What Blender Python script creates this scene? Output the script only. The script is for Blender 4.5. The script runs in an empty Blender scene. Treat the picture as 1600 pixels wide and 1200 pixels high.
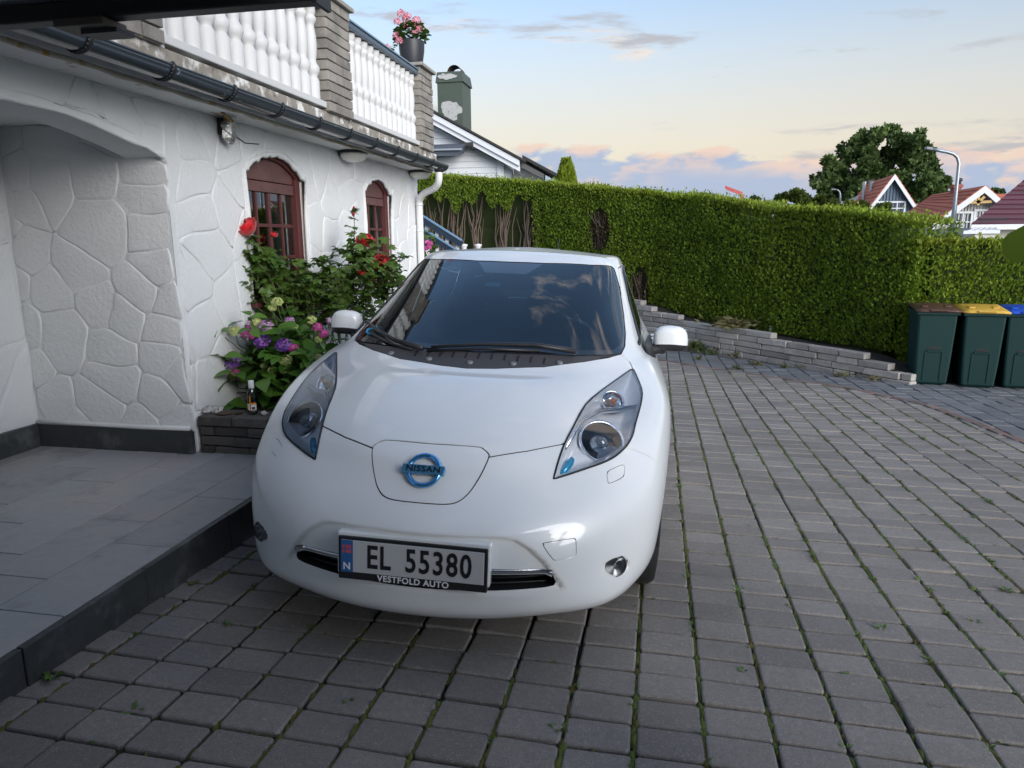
import bpy, math, random
import numpy as np
from mathutils import Vector, Matrix

random.seed(7); RNG = np.random.default_rng(7)
SC = bpy.context.scene
COL = SC.collection
R = math.radians

# ---------------------------------------------------------------- camera, sky, sun, exposure
CAM_Z = 1.42
cam_data = bpy.data.cameras.new('camera')
cam = bpy.data.objects.new('camera', cam_data); COL.objects.link(cam)
cam_data.sensor_width = 36.0; cam_data.lens = 1109/1600*36
cam_data.clip_start = .05; cam_data.clip_end = 5000
def rot_z(a): return Matrix.Rotation(a,4,'Z')
def rot_x(a): return Matrix.Rotation(a,4,'X')
def rot_y(a): return Matrix.Rotation(a,4,'Y')
cam.matrix_world = Matrix.Translation((0,0,CAM_Z)) @ rot_z(R(11.2)) @ rot_x(R(-11.4)) @ rot_y(R(.5)) @ rot_x(R(90))
SC.camera = cam
# survey frame from which positions on the plot were measured (fixed, whatever the camera does later)
SURVEY = Matrix.Translation((0,0,CAM_Z)) @ rot_z(R(11.2)) @ rot_x(R(-11.4)) @ rot_y(R(.5)) @ rot_x(R(90))

SUN_AZ, SUN_EL = -138.0, 13.0      # degrees left of +Y (behind and to the right), above the horizon
world = bpy.data.worlds.new('World'); SC.world = world; world.use_nodes = True
def build_world():
    nt = world.node_tree; N = nt.nodes; L = nt.links
    for n in list(N): N.remove(n)
    out = N.new('ShaderNodeOutputWorld'); bg = N.new('ShaderNodeBackground'); bg.inputs['Strength'].default_value = .10
    sky = N.new('ShaderNodeTexSky'); sky.sky_type = 'NISHITA'; sky.sun_disc = False
    sky.sun_elevation = R(SUN_EL); sky.sun_rotation = R(-SUN_AZ); sky.air_density = 1.0; sky.dust_density = 1.6; sky.ozone_density = 2.2
    tc = N.new('ShaderNodeTexCoord'); sep = N.new('ShaderNodeSeparateXYZ'); L.new(tc.outputs['Generated'], sep.inputs[0])
    def math_(op,a,b=None,c=None,clamp=False):
        n = N.new('ShaderNodeMath'); n.operation = op; n.use_clamp = clamp
        for i,v in enumerate((a,b,c)):
            if v is None: continue
            if isinstance(v,(int,float)): n.inputs[i].default_value = v
            else: L.new(v,n.inputs[i])
        return n.outputs[0]
    def noise(vec,scale,detail,rough=.55,dist=0):
        n = N.new('ShaderNodeTexNoise'); n.inputs['Scale'].default_value = scale; n.inputs['Detail'].default_value = detail
        n.inputs['Roughness'].default_value = rough; n.inputs['Distortion'].default_value = dist; L.new(vec,n.inputs['Vector']); return n.outputs['Fac']
    def ramp(v,a,b):
        n = N.new('ShaderNodeMapRange'); n.interpolation_type = 'SMOOTHSTEP'; L.new(v,n.inputs['Value'])
        n.inputs['From Min'].default_value = a; n.inputs['From Max'].default_value = b; return n.outputs[0]
    def mix(f,a,b):
        n = N.new('ShaderNodeMix'); n.data_type = 'RGBA'
        for s,v in ((n.inputs[0],f),(n.inputs[6],a),(n.inputs[7],b)):
            if isinstance(v,(int,float)): s.default_value = v
            elif isinstance(v,tuple): s.default_value = (*v,1)
            else: L.new(v,s)
        return n.outputs[2]
    z = math_('MAXIMUM',sep.outputs['Z'],.004)
    # thin veil of haze, creamier low down and towards the sunset
    sdir = N.new('ShaderNodeVectorMath'); sdir.operation = 'DOT_PRODUCT'; L.new(tc.outputs['Generated'],sdir.inputs[0]); sdir.inputs[1].default_value = (-math.sin(R(42)),math.cos(R(42)),0)
    veil_c = mix(ramp(sdir.outputs['Value'],-.35,.75),(2.12,2.18,2.32),(3.15,2.62,1.95))
    c = mix(math_('MULTIPLY',ramp(z,.40,.06),.88),sky.outputs['Color'],veil_c)
    # high broken cloud on a plane above the place
    comb = N.new('ShaderNodeCombineXYZ'); zz = math_('ADD',z,.06)
    L.new(math_('DIVIDE',sep.outputs['X'],zz),comb.inputs[0]); L.new(math_('DIVIDE',sep.outputs['Y'],zz),comb.inputs[1])
    mp = N.new('ShaderNodeMapping'); mp.inputs['Scale'].default_value = (1.,1.6,1); mp.inputs['Rotation'].default_value = (0,0,R(25)); mp.inputs['Location'].default_value = (HI_X,HI_Y,0); L.new(comb.outputs[0],mp.inputs[0])
    big = noise(mp.outputs[0],.55,3,.5); fine = noise(mp.outputs[0],3.6,8,.62,.4)
    hi = math_('ADD',math_('MULTIPLY',big,.55),math_('MULTIPLY',fine,.45))
    hi_m = math_('MULTIPLY',ramp(hi,.495,.63),ramp(z,.30,.52))
    # long streaks of cloud at middle height
    comb2 = N.new('ShaderNodeCombineXYZ'); az = math_('ARCTAN2',sep.outputs['X'],sep.outputs['Y'])
    L.new(math_('ADD',math_('MULTIPLY',az,5.2),AZ_OFF),comb2.inputs[0]); L.new(math_('MULTIPLY',sep.outputs['Z'],13),comb2.inputs[1])
    mp2 = N.new('ShaderNodeMapping'); mp2.inputs['Scale'].default_value = (.60,1.30,1); mp2.inputs['Location'].default_value = (ST_X,ST_Y,0); L.new(comb2.outputs[0],mp2.inputs[0])
    st_n = noise(mp2.outputs[0],1.15,8,.60,.25); st = math_('MULTIPLY',ramp(st_n,.56,.68),math_('MULTIPLY',ramp(z,.02,.10),ramp(z,.60,.40)))
    mp3 = N.new('ShaderNodeMapping'); mp3.inputs['Location'].default_value = (0,.28,0); L.new(mp2.outputs[0],mp3.inputs[0]); st_up = noise(mp3.outputs[0],1.15,8,.60,.25)
    # cumulus bank low round the horizon
    bank_n = noise(comb2.outputs[0],1.5,9,.58,.15); wide = noise(comb2.outputs[0],.30,2)
    top = math_('ADD',math_('MULTIPLY',math_('SUBTRACT',bank_n,.5),.16),math_('ADD',math_('MULTIPLY',math_('SUBTRACT',wide,.5),.34),BANK))
    above = math_('SUBTRACT',top,sep.outputs['Z']); bank = ramp(above,-.003,.012)
    mp4 = N.new('ShaderNodeMapping'); mp4.inputs['Location'].default_value = (-.10,.16,0); L.new(comb2.outputs[0],mp4.inputs[0]); bank_l = noise(mp4.outputs[0],1.5,9,.58,.15)
    puff = ramp(math_('SUBTRACT',bank_n,bank_l),-.06,.09)
    # colours of cloud in the low sun
    hi_c = mix(ramp(fine,.44,.60),(3.3,3.5,4.0),(8.6,7.2,6.0))
    st_c = mix(ramp(math_('SUBTRACT',st_n,st_up),-.05,.07),(3.8,2.95,2.2),(1.8,1.78,1.9))
    lit = math_('MULTIPLY',puff,ramp(above,.085,.0))
    bank_c = mix(lit,(1.35,1.76,2.55),(3.25,2.38,1.95))
    c = mix(math_('MULTIPLY',hi_m,.88),c,hi_c)
    c = mix(math_('MULTIPLY',st,.85),c,st_c)
    c = mix(math_('MULTIPLY',bank,.84),c,bank_c)
    L.new(c,bg.inputs['Color']); L.new(bg.outputs[0],out.inputs['Surface'])
HI_X, HI_Y, AZ_OFF, ST_X, ST_Y, BANK = 3.3, 1.7, 5.2, 1.9, .35, .103
build_world()

sun_data = bpy.data.lights.new('sun','SUN'); sun_data.energy = 1.35; sun_data.angle = R(45); sun_data.color = (.98,.985,1.0)
sun = bpy.data.objects.new('sun',sun_data); COL.objects.link(sun)
sd = Vector((-math.sin(R(SUN_AZ))*math.cos(R(SUN_EL)), math.cos(R(SUN_AZ))*math.cos(R(SUN_EL)), math.sin(R(SUN_EL))))
sun.rotation_euler = sd.to_track_quat('Z','Y').to_euler()

vs = SC.view_settings; vs.view_transform = 'Standard'; vs.look = 'None'; vs.gamma = 1.0; vs.use_curve_mapping = False; vs.exposure = 1.5
SC.cycles.use_denoising = True; SC.cycles.max_bounces = 8; SC.cycles.transparent_max_bounces = 16
SC.cycles.caustics_reflective = False; SC.cycles.caustics_refractive = False

# ---------------------------------------------------------------- material helper
MATS = {}
def mat(name, col=(.5,.5,.5), rough=.6, metal=0., spec=.5, coat=0., coat_rough=.05, noise=None, bump=None, tint=None, var=None,
        sheen=0., trans=0., emis=None, sub=0., alpha=None, col2=None, co='Object', wear=None):
    """noise=(scale, amount): value mottling; bump=(scale, strength, distance[m]); tint=(scale, colour2, lo, hi): second colour in patches."""
    if name in MATS: return MATS[name]
    m = bpy.data.materials.new(name); m.use_nodes = True; MATS[name] = m
    nt = m.node_tree; N = nt.nodes; L = nt.links; b = N['Principled BSDF']
    b.inputs['Base Color'].default_value = (*col,1); b.inputs['Roughness'].default_value = rough; b.inputs['Metallic'].default_value = metal
    b.inputs['Specular IOR Level'].default_value = spec; b.inputs['Coat Weight'].default_value = coat; b.inputs['Coat Roughness'].default_value = coat_rough
    b.inputs['Transmission Weight'].default_value = trans; b.inputs['Sheen Weight'].default_value = sheen
    if emis: b.inputs['Emission Color'].default_value = (*emis[0],1); b.inputs['Emission Strength'].default_value = emis[1]
    tc = N.new('ShaderNodeTexCoord'); vec = tc.outputs[co]
    if co == 'World':
        pass
    def nz(scale,detail=6,rough_=.6):
        n = N.new('ShaderNodeTexNoise'); n.inputs['Scale'].default_value = scale; n.inputs['Detail'].default_value = detail; n.inputs['Roughness'].default_value = rough_
        L.new(vec,n.inputs['Vector']); return n.outputs['Fac']
    def mixc(f,a,b_,mode='MIX'):
        n = N.new('ShaderNodeMix'); n.data_type='RGBA'; n.blend_type = mode
        for s,v in ((n.inputs[0],f),(n.inputs[6],a),(n.inputs[7],b_)):
            if isinstance(v,(int,float)): s.default_value = v
            elif isinstance(v,tuple): s.default_value = (*v,1)
            else: L.new(v,s)
        return n.outputs[2]
    def mr(v,a,b_,c=0.,d=1.):
        n = N.new('ShaderNodeMapRange'); L.new(v,n.inputs[0])
        for k,x in zip((1,2,3,4),(a,b_,c,d)): n.inputs[k].default_value = x
        return n.outputs[0]
    c = tuple(col)
    for t in (tint if isinstance(tint,list) else [tint] if tint else []):
        c = mixc(mr(nz(t[0]),t[2],t[3]),c,tuple(t[1]))
    if var:                                              # every object (piece) its own shade
        oi = N.new('ShaderNodeObjectInfo')
        c = mixc(1.,c,mixc(oi.outputs['Random'],tuple([1-var]*3),tuple([1+var]*3)),'MULTIPLY')
    if noise:
        c = mixc(1.,c,mixc(nz(noise[0],8,.7),tuple([1-noise[1]]*3),tuple([1+noise[1]]*3)),'MULTIPLY')
    if not isinstance(c,tuple): L.new(c,b.inputs['Base Color'])
    if bump:
        bm_ = N.new('ShaderNodeBump'); bm_.inputs['Strength'].default_value = bump[1]; bm_.inputs['Distance'].default_value = bump[2]
        L.new(nz(bump[0],8,.65),bm_.inputs['Height']); L.new(bm_.outputs[0],b.inputs['Normal'])
    return m

# ---------------------------------------------------------------- mesh helpers
def new_object(name, data, parent=None):
    o = bpy.data.objects.new(name, data); COL.objects.link(o)
    if parent is not None: o.parent = parent
    return o
def tag(o, label=None, cat=None, group=None, kind=None):
    if label: o['label'] = label
    if cat: o['category'] = cat
    if group: o['group'] = group
    if kind: o['kind'] = kind
    return o
def thing(name, label, cat, loc=(0,0,0), group=None, matrix=None):
    o = new_object(name, None); o.empty_display_size = .1
    if matrix is not None: o.matrix_world = matrix
    else: o.location = loc
    return tag(o,label,cat,group)
def base_of(o):
    v = Vector((0,0,0))
    while o is not None:
        v += o.location; o = o.parent
    return v
class MB:
    """collects shapes in world space (or in the thing's own space) and links them as one mesh"""
    def __init__(s): s.v=[]; s.f=[]; s.m=[]
    def add(s,v,f,mi=0):
        k=len(s.v); s.v.extend([tuple(p) for p in v]); s.f.extend([tuple(i+k for i in q) for q in f]); s.m.extend([mi]*len(f)); return s
    def box(s,a,b,mi=0):
        (x0,y0,z0),(x1,y1,z1)=a,b
        return s.add([(x0,y0,z0),(x1,y0,z0),(x1,y1,z0),(x0,y1,z0),(x0,y0,z1),(x1,y0,z1),(x1,y1,z1),(x0,y1,z1)],
            [(0,3,2,1),(4,5,6,7),(0,1,5,4),(1,2,6,5),(2,3,7,6),(3,0,4,7)],mi)
    def bar(s,p,q,w,h,up=(0,0,1),mi=0):
        p,q,up=Vector(p),Vector(q),Vector(up); d=(q-p).normalized(); r=d.cross(up)
        if r.length<1e-5: r=d.cross(Vector((0,1,0)))
        r.normalize(); u=r.cross(d).normalized(); V=[]
        for c in (p,q):
            for a,b in ((-1,-1),(1,-1),(1,1),(-1,1)): V.append(c+r*(a*w/2)+u*(b*h/2))
        return s.add(V,[(0,1,2,3),(7,6,5,4),(0,4,5,1),(1,5,6,2),(2,6,7,3),(3,7,4,0)],mi)
    def tube(s,path,rad,n=8,cap=True,closed=False,mi=0):
        P=[Vector(p) for p in path]; k=len(P); rad=[rad]*k if isinstance(rad,(int,float)) else list(rad); V=[];F=[]
        ref=None
        for i,p in enumerate(P):
            if closed: d=(P[(i+1)%k]-P[i-1])
            else: d=P[min(i+1,k-1)]-P[max(i-1,0)]
            d.normalize()
            if ref is None:
                ref=d.orthogonal().normalized()
            ref=(ref-d*ref.dot(d)); ref=ref.normalized() if ref.length>1e-6 else d.orthogonal().normalized()
            b=d.cross(ref)
            for j in range(n):
                a=2*math.pi*j/n; V.append(p+(ref*math.cos(a)+b*math.sin(a))*rad[i])
        for i in range(k if closed else k-1):
            i2=(i+1)%k
            for j in range(n): F.append((i*n+j,i*n+(j+1)%n,i2*n+(j+1)%n,i2*n+j))
        if cap and not closed: F.append(tuple(range(n))[::-1]); F.append(tuple((k-1)*n+j for j in range(n)))
        return s.add(V,F,mi)
    def lathe(s,prof,c=(0,0,0),n=16,ax=None,mi=0,cap=True):
        """prof: (r, h) pairs; axis +Z at c, or ax = (axis vector)"""
        c=Vector(c); V=[];F=[]; k=len(prof)
        if ax is None: X,Y,Z=Vector((1,0,0)),Vector((0,1,0)),Vector((0,0,1))
        else: Z=Vector(ax).normalized(); X=Z.orthogonal().normalized(); Y=Z.cross(X)
        for r,h in prof:
            for j in range(n):
                a=2*math.pi*j/n; V.append(c+X*(r*math.cos(a))+Y*(r*math.sin(a))+Z*h)
        for i in range(k-1):
            for j in range(n): F.append((i*n+j,i*n+(j+1)%n,(i+1)*n+(j+1)%n,(i+1)*n+j))
        if cap and prof[0][0]>1e-4: F.append(tuple(range(n))[::-1])
        if cap and prof[-1][0]>1e-4: F.append(tuple((k-1)*n+j for j in range(n)))
        return s.add(V,F,mi)
    def prism(s,poly,vec,mi=0):
        """closed polygon (3d points) pushed along vec"""
        P=[Vector(p) for p in poly]; vec=Vector(vec); k=len(P)
        F=[tuple(range(k))[::-1],tuple(range(k,2*k))]+[(i,(i+1)%k,k+(i+1)%k,k+i) for i in range(k)]
        return s.add(P+[p+vec for p in P],F,mi)
    def quad(s,a,b,c,d,mi=0): return s.add([a,b,c,d],[(0,1,2,3)],mi)
    def build(s,name,m,parent=None,smooth=False,local=False,bevel=0,angle=None,merge=False):
        me=bpy.data.meshes.new(name); off=Vector((0,0,0)) if (local or parent is None) else base_of(parent)
        me.from_pydata([(p[0]-off[0],p[1]-off[1],p[2]-off[2]) for p in s.v],[],s.f)
        ms=m if isinstance(m,(list,tuple)) else [m]
        for q in ms: me.materials.append(q)
        if len(ms)>1: me.polygons.foreach_set('material_index',s.m)
        if smooth: me.polygons.foreach_set('use_smooth',[True]*len(s.f))
        me.update(); o=new_object(name,me,parent)
        if angle is not None: me.set_sharp_from_angle(angle=R(angle))
        if bevel:
            b=o.modifiers.new('bevel','BEVEL'); b.width=bevel; b.segments=2; b.limit_method='ANGLE'; b.angle_limit=R(35); b.harden_normals=False
        return o
def raw(name,V,F,m,parent=None,smooth=True,normals=None):
    """numpy arrays straight to a mesh object (no offset)"""
    me=bpy.data.meshes.new(name); V=np.asarray(V,float)
    me.from_pydata(V.tolist(),[],np.asarray(F).tolist() if not isinstance(F,list) else F)
    for q in (m if isinstance(m,(list,tuple)) else [m]): me.materials.append(q)
    if smooth: me.polygons.foreach_set('use_smooth',[True]*len(me.polygons))
    me.update(); o=new_object(name,me,parent)
    if normals is not None: me.normals_split_custom_set_from_vertices(np.asarray(normals).tolist())
    return o
def text_mesh(name,body,size,m,parent,matrix,extrude=.0008,bold=0.0,sx=1.,space=1.):
    cu=bpy.data.curves.new(name,'FONT'); cu.body=body; cu.size=size; cu.extrude=extrude; cu.align_x='CENTER'; cu.align_y='CENTER'; cu.offset=bold; cu.space_character=space; cu.resolution_u=3
    t=bpy.data.objects.new(name,cu); COL.objects.link(t)
    dg=bpy.context.evaluated_depsgraph_get(); dg.update()
    me=bpy.data.meshes.new_from_object(t.evaluated_get(dg)); bpy.data.objects.remove(t)
    me.transform(matrix@Matrix.Diagonal((sx,1,1,1))); me.materials.clear(); me.materials.append(m)
    return new_object(name,me,parent)
def lerp(a,b,t): return a+(b-a)*t
def smooth01(t): t=np.clip(t,0,1); return t*t*(3-2*t)
# the lie of the land: a driveway that falls gently away from the camera and towards the right
GN = (0.0133,0.0403)
def ground_z(x,y): return CAM_Z-1.4207-GN[0]*x-GN[1]*y
def glass_mat(name, tint, clear, ior=1.62):
    """thin glass: tinted see-through with a fresnel mirror on top"""
    if name in MATS: return MATS[name]
    m=bpy.data.materials.new(name); m.use_nodes=True; MATS[name]=m; nt=m.node_tree; N=nt.nodes; L=nt.links
    for n in list(N): N.remove(n)
    out=N.new('ShaderNodeOutputMaterial'); tr=N.new('ShaderNodeBsdfTransparent'); tr.inputs[0].default_value=(*[c*clear for c in tint],1)
    gl=N.new('ShaderNodeBsdfGlossy'); gl.inputs['Roughness'].default_value=.01; gl.inputs['Color'].default_value=(.95,.98,1,1)
    fr=N.new('ShaderNodeFresnel'); fr.inputs['IOR'].default_value=ior; mx=N.new('ShaderNodeMixShader')
    L.new(fr.outputs[0],mx.inputs[0]); L.new(tr.outputs[0],mx.inputs[1]); L.new(gl.outputs[0],mx.inputs[2]); L.new(mx.outputs[0],out.inputs['Surface'])
    return m
CAR_INV=Matrix(((.999,-.040,.038,-.803),(.038,.998,.041,2.168),(-.039,-.040,.998,-1.472+CAM_Z),(0,0,0,1))).inverted()
# ---------------------------------------------------------------- land and driveway
def fnoise(p,s=1.):
    from mathutils import noise as mn
    return mn.noise(Vector(p)*s)
def cell_mat(name, base, cw, cl, rough=.85, red=None, spread=.17):
    """stone-grey concrete, every paver its own shade, with grit, lichen and damp"""
    if name in MATS: return MATS[name]
    m=bpy.data.materials.new(name); m.use_nodes=True; MATS[name]=m; nt=m.node_tree; N=nt.nodes; L=nt.links; b=N['Principled BSDF']
    geo=N.new('ShaderNodeNewGeometry'); mp=N.new('ShaderNodeMapping'); mp.vector_type='POINT'
    mp.inputs['Rotation'].default_value=(0,0,R(.37)); mp.inputs['Scale'].default_value=(1/cw,1/cl,0); L.new(geo.outputs['Position'],mp.inputs[0])
    ofs=N.new('ShaderNodeVectorMath'); ofs.operation='ADD'; ofs.inputs[1].default_value=(-PAV_U0/cw,-PAV_V0/cl,0); L.new(mp.outputs[0],ofs.inputs[0])
    fl=N.new('ShaderNodeVectorMath'); fl.operation='FLOOR'; L.new(ofs.outputs[0],fl.inputs[0])
    wn=N.new('ShaderNodeTexWhiteNoise'); wn.noise_dimensions='2D'; L.new(fl.outputs[0],wn.inputs['Vector'])
    def nz(scale,detail=6,rg=.6):
        n=N.new('ShaderNodeTexNoise'); n.inputs['Scale'].default_value=scale; n.inputs['Detail'].default_value=detail; n.inputs['Roughness'].default_value=rg; L.new(geo.outputs['Position'],n.inputs['Vector']); return n.outputs['Fac']
    def mr(v,a,c,d=0.,e=1.):
        n=N.new('ShaderNodeMapRange'); L.new(v,n.inputs[0])
        for k,x in zip((1,2,3,4),(a,c,d,e)): n.inputs[k].default_value=x
        return n.outputs[0]
    def mix(f,a,c,mode='MIX'):
        n=N.new('ShaderNodeMix'); n.data_type='RGBA'; n.blend_type=mode
        for s,v in ((n.inputs[0],f),(n.inputs[6],a),(n.inputs[7],c)):
            if isinstance(v,(int,float)): s.default_value=v
            elif isinstance(v,tuple): s.default_value=(*v,1)
            else: L.new(v,s)
        return n.outputs[2]
    c=mix(mr(wn.outputs['Value'],0,1),tuple(q*(1-spread) for q in base),tuple(q*(1+spread) for q in base))
    c=mix(mr(wn.outputs['Color'],.75,1.,0,.35) if False else mr(nz(.9,4),.5,.75,0,.35),c,(.105,.088,.068))
    c=mix(mr(nz(3.2,5),.58,.72,0,.22),c,(.08,.095,.05))
    g=N.new('ShaderNodeTexVoronoi'); g.inputs['Scale'].default_value=210; L.new(geo.outputs['Position'],g.inputs['Vector'])
    c=mix(mr(g.outputs['Color'],.74,.98,0,.35),c,tuple(min(1,q*2.6) for q in base)); c=mix(mr(nz(300,3),.52,.72,0,.75),c,tuple(q*.35 for q in base))
    c=mix(mr(nz(11,6,.7),.66,.74,0,.45),c,(.24,.25,.24)); c=mix(mr(nz(45,5,.75),.40,.62,0,.35),c,tuple(q*.55 for q in base)); c=mix(mr(nz(.55,5,.6),.52,.68,0,.38),c,tuple(q*.5 for q in base))
    L.new(c,b.inputs['Base Color']); b.inputs['Roughness'].default_value=rough; b.inputs['Specular IOR Level'].default_value=.35
    bp=N.new('ShaderNodeBump'); bp.inputs['Strength'].default_value=.9; bp.inputs['Distance'].default_value=.006; L.new(nz(170,5,.75),bp.inputs['Height']); L.new(bp.outputs[0],b.inputs['Normal'])
    return m
PAV_W,PAV_L=.2125,.1485; PAV_U0,PAV_V0=.183,3.065; TILT=.0065
BORDER=[(-2.2,12.6),(-1.0,12.1),(.14,11.46),(.78,10.72),(1.585,10.03),(2.39,9.33),(2.98,8.27),(3.09,7.39),(3.17,6.62),(3.25,5.5),(3.3,2.5),(3.3,-4)]
def border_side(x,y):
    """signed distance to the red border line, negative on the near field"""
    P=np.array([[x,y]]); d=seg_dist(P,BORDER,closed=False)[0]
    return -d if inside_field(x,y) else d
def inside_field(x,y):
    poly=BORDER+[(-9,-4),(-9,12.6)]; ins=False
    for (ax,ay),(bx,by) in zip(poly,poly[1:]+poly[:1]):
        if (ay>y)!=(by>y) and x<(bx-ax)*(y-ay)/(by-ay)+ax: ins=not ins
    return ins
def paver_verts(w,l,r=.008,ch=.006,gap=.0115):
    """chamfered stone with cut corners, top at z=0"""
    hw,hl=(w-gap)/2,(l-gap)/2; V=[];F=[]
    def ring(i,z):
        a,b=hw-i,hl-i; q=r
        return [(-a+q,-b,z),(a-q,-b,z),(a,-b+q,z),(a,b-q,z),(a-q,b,z),(-a+q,b,z),(-a,b-q,z),(-a,-b+q,z)]
    for i,z in ((0,-.04),(0,-ch*1.1),(ch*.45,-ch*.28),(ch*1.3,0)): V+=ring(i,z)
    for k in range(3):
        for j in range(8): F.append((k*8+j,k*8+(j+1)%8,(k+1)*8+(j+1)%8,(k+1)*8+j))
    F.append(tuple(24+j for j in range(8))); return V,F
def build_ground():
    # far land: one sheet to the horizon, rising a little behind the hedge
    land=mat('land_grass',(.055,.075,.03),.9,noise=(.4,.35),tint=(.05,(.09,.09,.05),.45,.6))
    n=56; V=[];F=[]
    xs=[math.copysign(abs(t)**2.6,t)*1500 for t in np.linspace(-1,1,n)]; ys=[-60+abs(t)**2.6*2600 for t in np.linspace(0,1,n)]
    for y in ys:
        for x in xs:
            near=max(0,1-math.hypot(x,y-4)/26); V.append((x,y,-1.2-.5*near))
    for j in range(n-1):
        for i in range(n-1): F.append((j*n+i,j*n+i+1,(j+1)*n+i+1,(j+1)*n+i))
    g=raw('ground',V,F,land); tag(g,kind='structure')
    # driveway bed: soil and moss that shows in the joints
    bed=mat('joint_soil_and_moss',(.022,.020,.015),.95,noise=(40,.5),tint=[(3.,(.040,.055,.014),.45,.62),(1.4,(.09,.045,.022),.60,.68)],bump=(60,.8,.006))
    V=[];F=[]; nx,ny=44,70; 
    for j in range(ny):
        for i in range(nx):
            x=-2.2+13.2*i/(nx-1); y=-5+20*j/(ny-1); V.append((x,y,ground_z(x,y)-.014))
    for j in range(ny-1):
        for i in range(nx-1): F.append((j*nx+i,j*nx+i+1,(j+1)*nx+i+1,(j+1)*nx+i))
    drive=raw('driveway',V,F,bed); tag(drive,kind='structure')
    m1=cell_mat('grey_paver',(.285,.262,.243),PAV_W,PAV_L); m2=cell_mat('blue_grey_paver',(.19,.197,.208),.2125,.2125)
    m3=mat('red_brick_paver',(.22,.125,.095),.9,noise=(120,.4),var=.25,tint=(5,(.15,.13,.12),.42,.6),bump=(200,.4,.003))
    Mi=SURVEY.inverted(); f=1109/1600
    def pix(x,y,z):
        q=Mi@Vector((x,y,z)); 
        return (.5+f*q.x/-q.z,.375-f*q.y/-q.z,-q.z) if q.z<-.1 else None
    def under_car(x,y):
        q=CAR_INV@Vector((x,y,ground_z(x,y))); return abs(q.x)<.80 and .25<q.y<4.2
    cells=[]
    for i in range(-13,16):
        for j in range(-30,72):
            u=PAV_U0+(i+.5)*PAV_W; v=PAV_V0+(j+.5)*PAV_L; x=u+TILT*v; y=v-TILT*u
            if x<-2.05-.03*max(0,y-2) and y<4.3: continue
            if x<-2.1 or not inside_field(x,y) or border_side(x,y)>.02: continue
            if under_car(x,y) and .6<y<6.0 and (CAR_INV@Vector((x,y,0))).y>.6: pass
            cells.append((x,y,PAV_W,PAV_L,0))
    for i in range(-10,32):
        for j in range(-12,58):
            u=PAV_U0+(i+.5)*.2125; v=PAV_V0+(j+.5)*.2125; x=u+TILT*v; y=v-TILT*u
            if inside_field(x,y) or y<1.5: continue
            if y>13.9-1.23*(x+.0) +.35 and x<3.3: continue
            if y>10.1 and x>=3.3: continue
            if x<-2.1: continue
            cells.append((x,y,.2125,.2125,1))
    score=[]
    for c in cells:
        p=pix(c[0],c[1],ground_z(c[0],c[1])); s=0
        if p and -.02<p[0]<1.02 and -.02<p[1]<.77 and not under_car(c[0],c[1]): s=c[2]*c[3]*(CAM_Z-ground_z(c[0],c[1]))/p[2]**3
        score.append(s)
    order=sorted(range(len(cells)),key=lambda i:-score[i]); single=set(order[:300])
    protos={}
    for k,(w,l) in enumerate(((PAV_W,PAV_L),(.2125,.2125))):
        V,F=paver_verts(w,l); me=bpy.data.meshes.new('paver'); me.from_pydata(V,[],F); me.materials.append((m1,m2)[k]); protos[k]=me
    sv=[[],[]]; sf=[[],[]]
    for idx,(x,y,w,l,k) in enumerate(cells):
        r=random.Random(idx*7+1); e=.02
        ax=(ground_z(x,y+e)-ground_z(x,y-e))/(2*e)+r.gauss(0,.014); ay=(ground_z(x+e,y)-ground_z(x-e,y))/(2*e)+r.gauss(0,.010)
        z=ground_z(x,y)+r.gauss(0,.0028)+.008*fnoise((x,y,0),.55); dx,dy=r.gauss(0,.0016),r.gauss(0,.0016); rz=-TILT+r.gauss(0,.008)
        if idx in single:
            o=new_object('paver',protos[k],drive); o.location=(x+dx,y+dy,z); o.rotation_euler=(ax,-ay,rz)
        else:
            V,F=paver_verts(w,l); b0=len(sv[k]); c,s=math.cos(rz),math.sin(rz)
            sv[k]+=[(x+dx+c*a-s*b,y+dy+s*a+c*b,z+h+a*ay+b*ax) for a,b,h in V]; sf[k]+=[tuple(q+b0 for q in f_) for f_ in F]
    for k in (0,1): tag(raw('pavers',sv[k],sf[k],(m1,m2)[k],drive,smooth=False),kind='stuff')
    # red border course
    me=None; pts=[Vector((*p,0)) for p in BORDER]; d=0; V,F=paver_verts(.20,.10,.006,.005,.006); me=bpy.data.meshes.new('border_brick'); me.from_pydata(V,[],F); me.materials.append(m3)
    for a,b in zip(pts,pts[1:]):
        L_=(b-a).length; t=(b-a)/L_; n_=max(1,int(L_/.203)); an=math.atan2(t.y,t.x)
        for k in range(n_):
            c=a+t*((k+.5)*L_/n_)
            if c.x<-1.6 or c.y<2.0: continue
            o=new_object('border_brick',me,drive); o.location=(c.x,c.y,ground_z(c.x,c.y)+.006); o.rotation_euler=(-GN[1],GN[0],an)
    # moss cushions and small weeds rooted in the joints
    moss=mat('moss',(.085,.115,.018),.95,noise=(25,.5),tint=(6,(.12,.085,.02),.5,.62)); weed=mat('joint_weed',(.085,.150,.030),.6,noise=(12,.35))
    V=[];F=[]; W=[];G=[]; r=random.Random(5)
    def blob(x,y,s,h):
        z=ground_z(x,y)-.012; k=len(V); m_=6
        for i in range(m_):
            a=2*math.pi*i/m_+r.random(); q=s*r.uniform(.6,1.2); V.append((x+q*math.cos(a)*.5,y+q*math.sin(a)*1.2,z))
        V.append((x,y,z+h)); 
        for i in range(m_): F.append((k+i,k+(i+1)%m_,k+m_))
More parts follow.
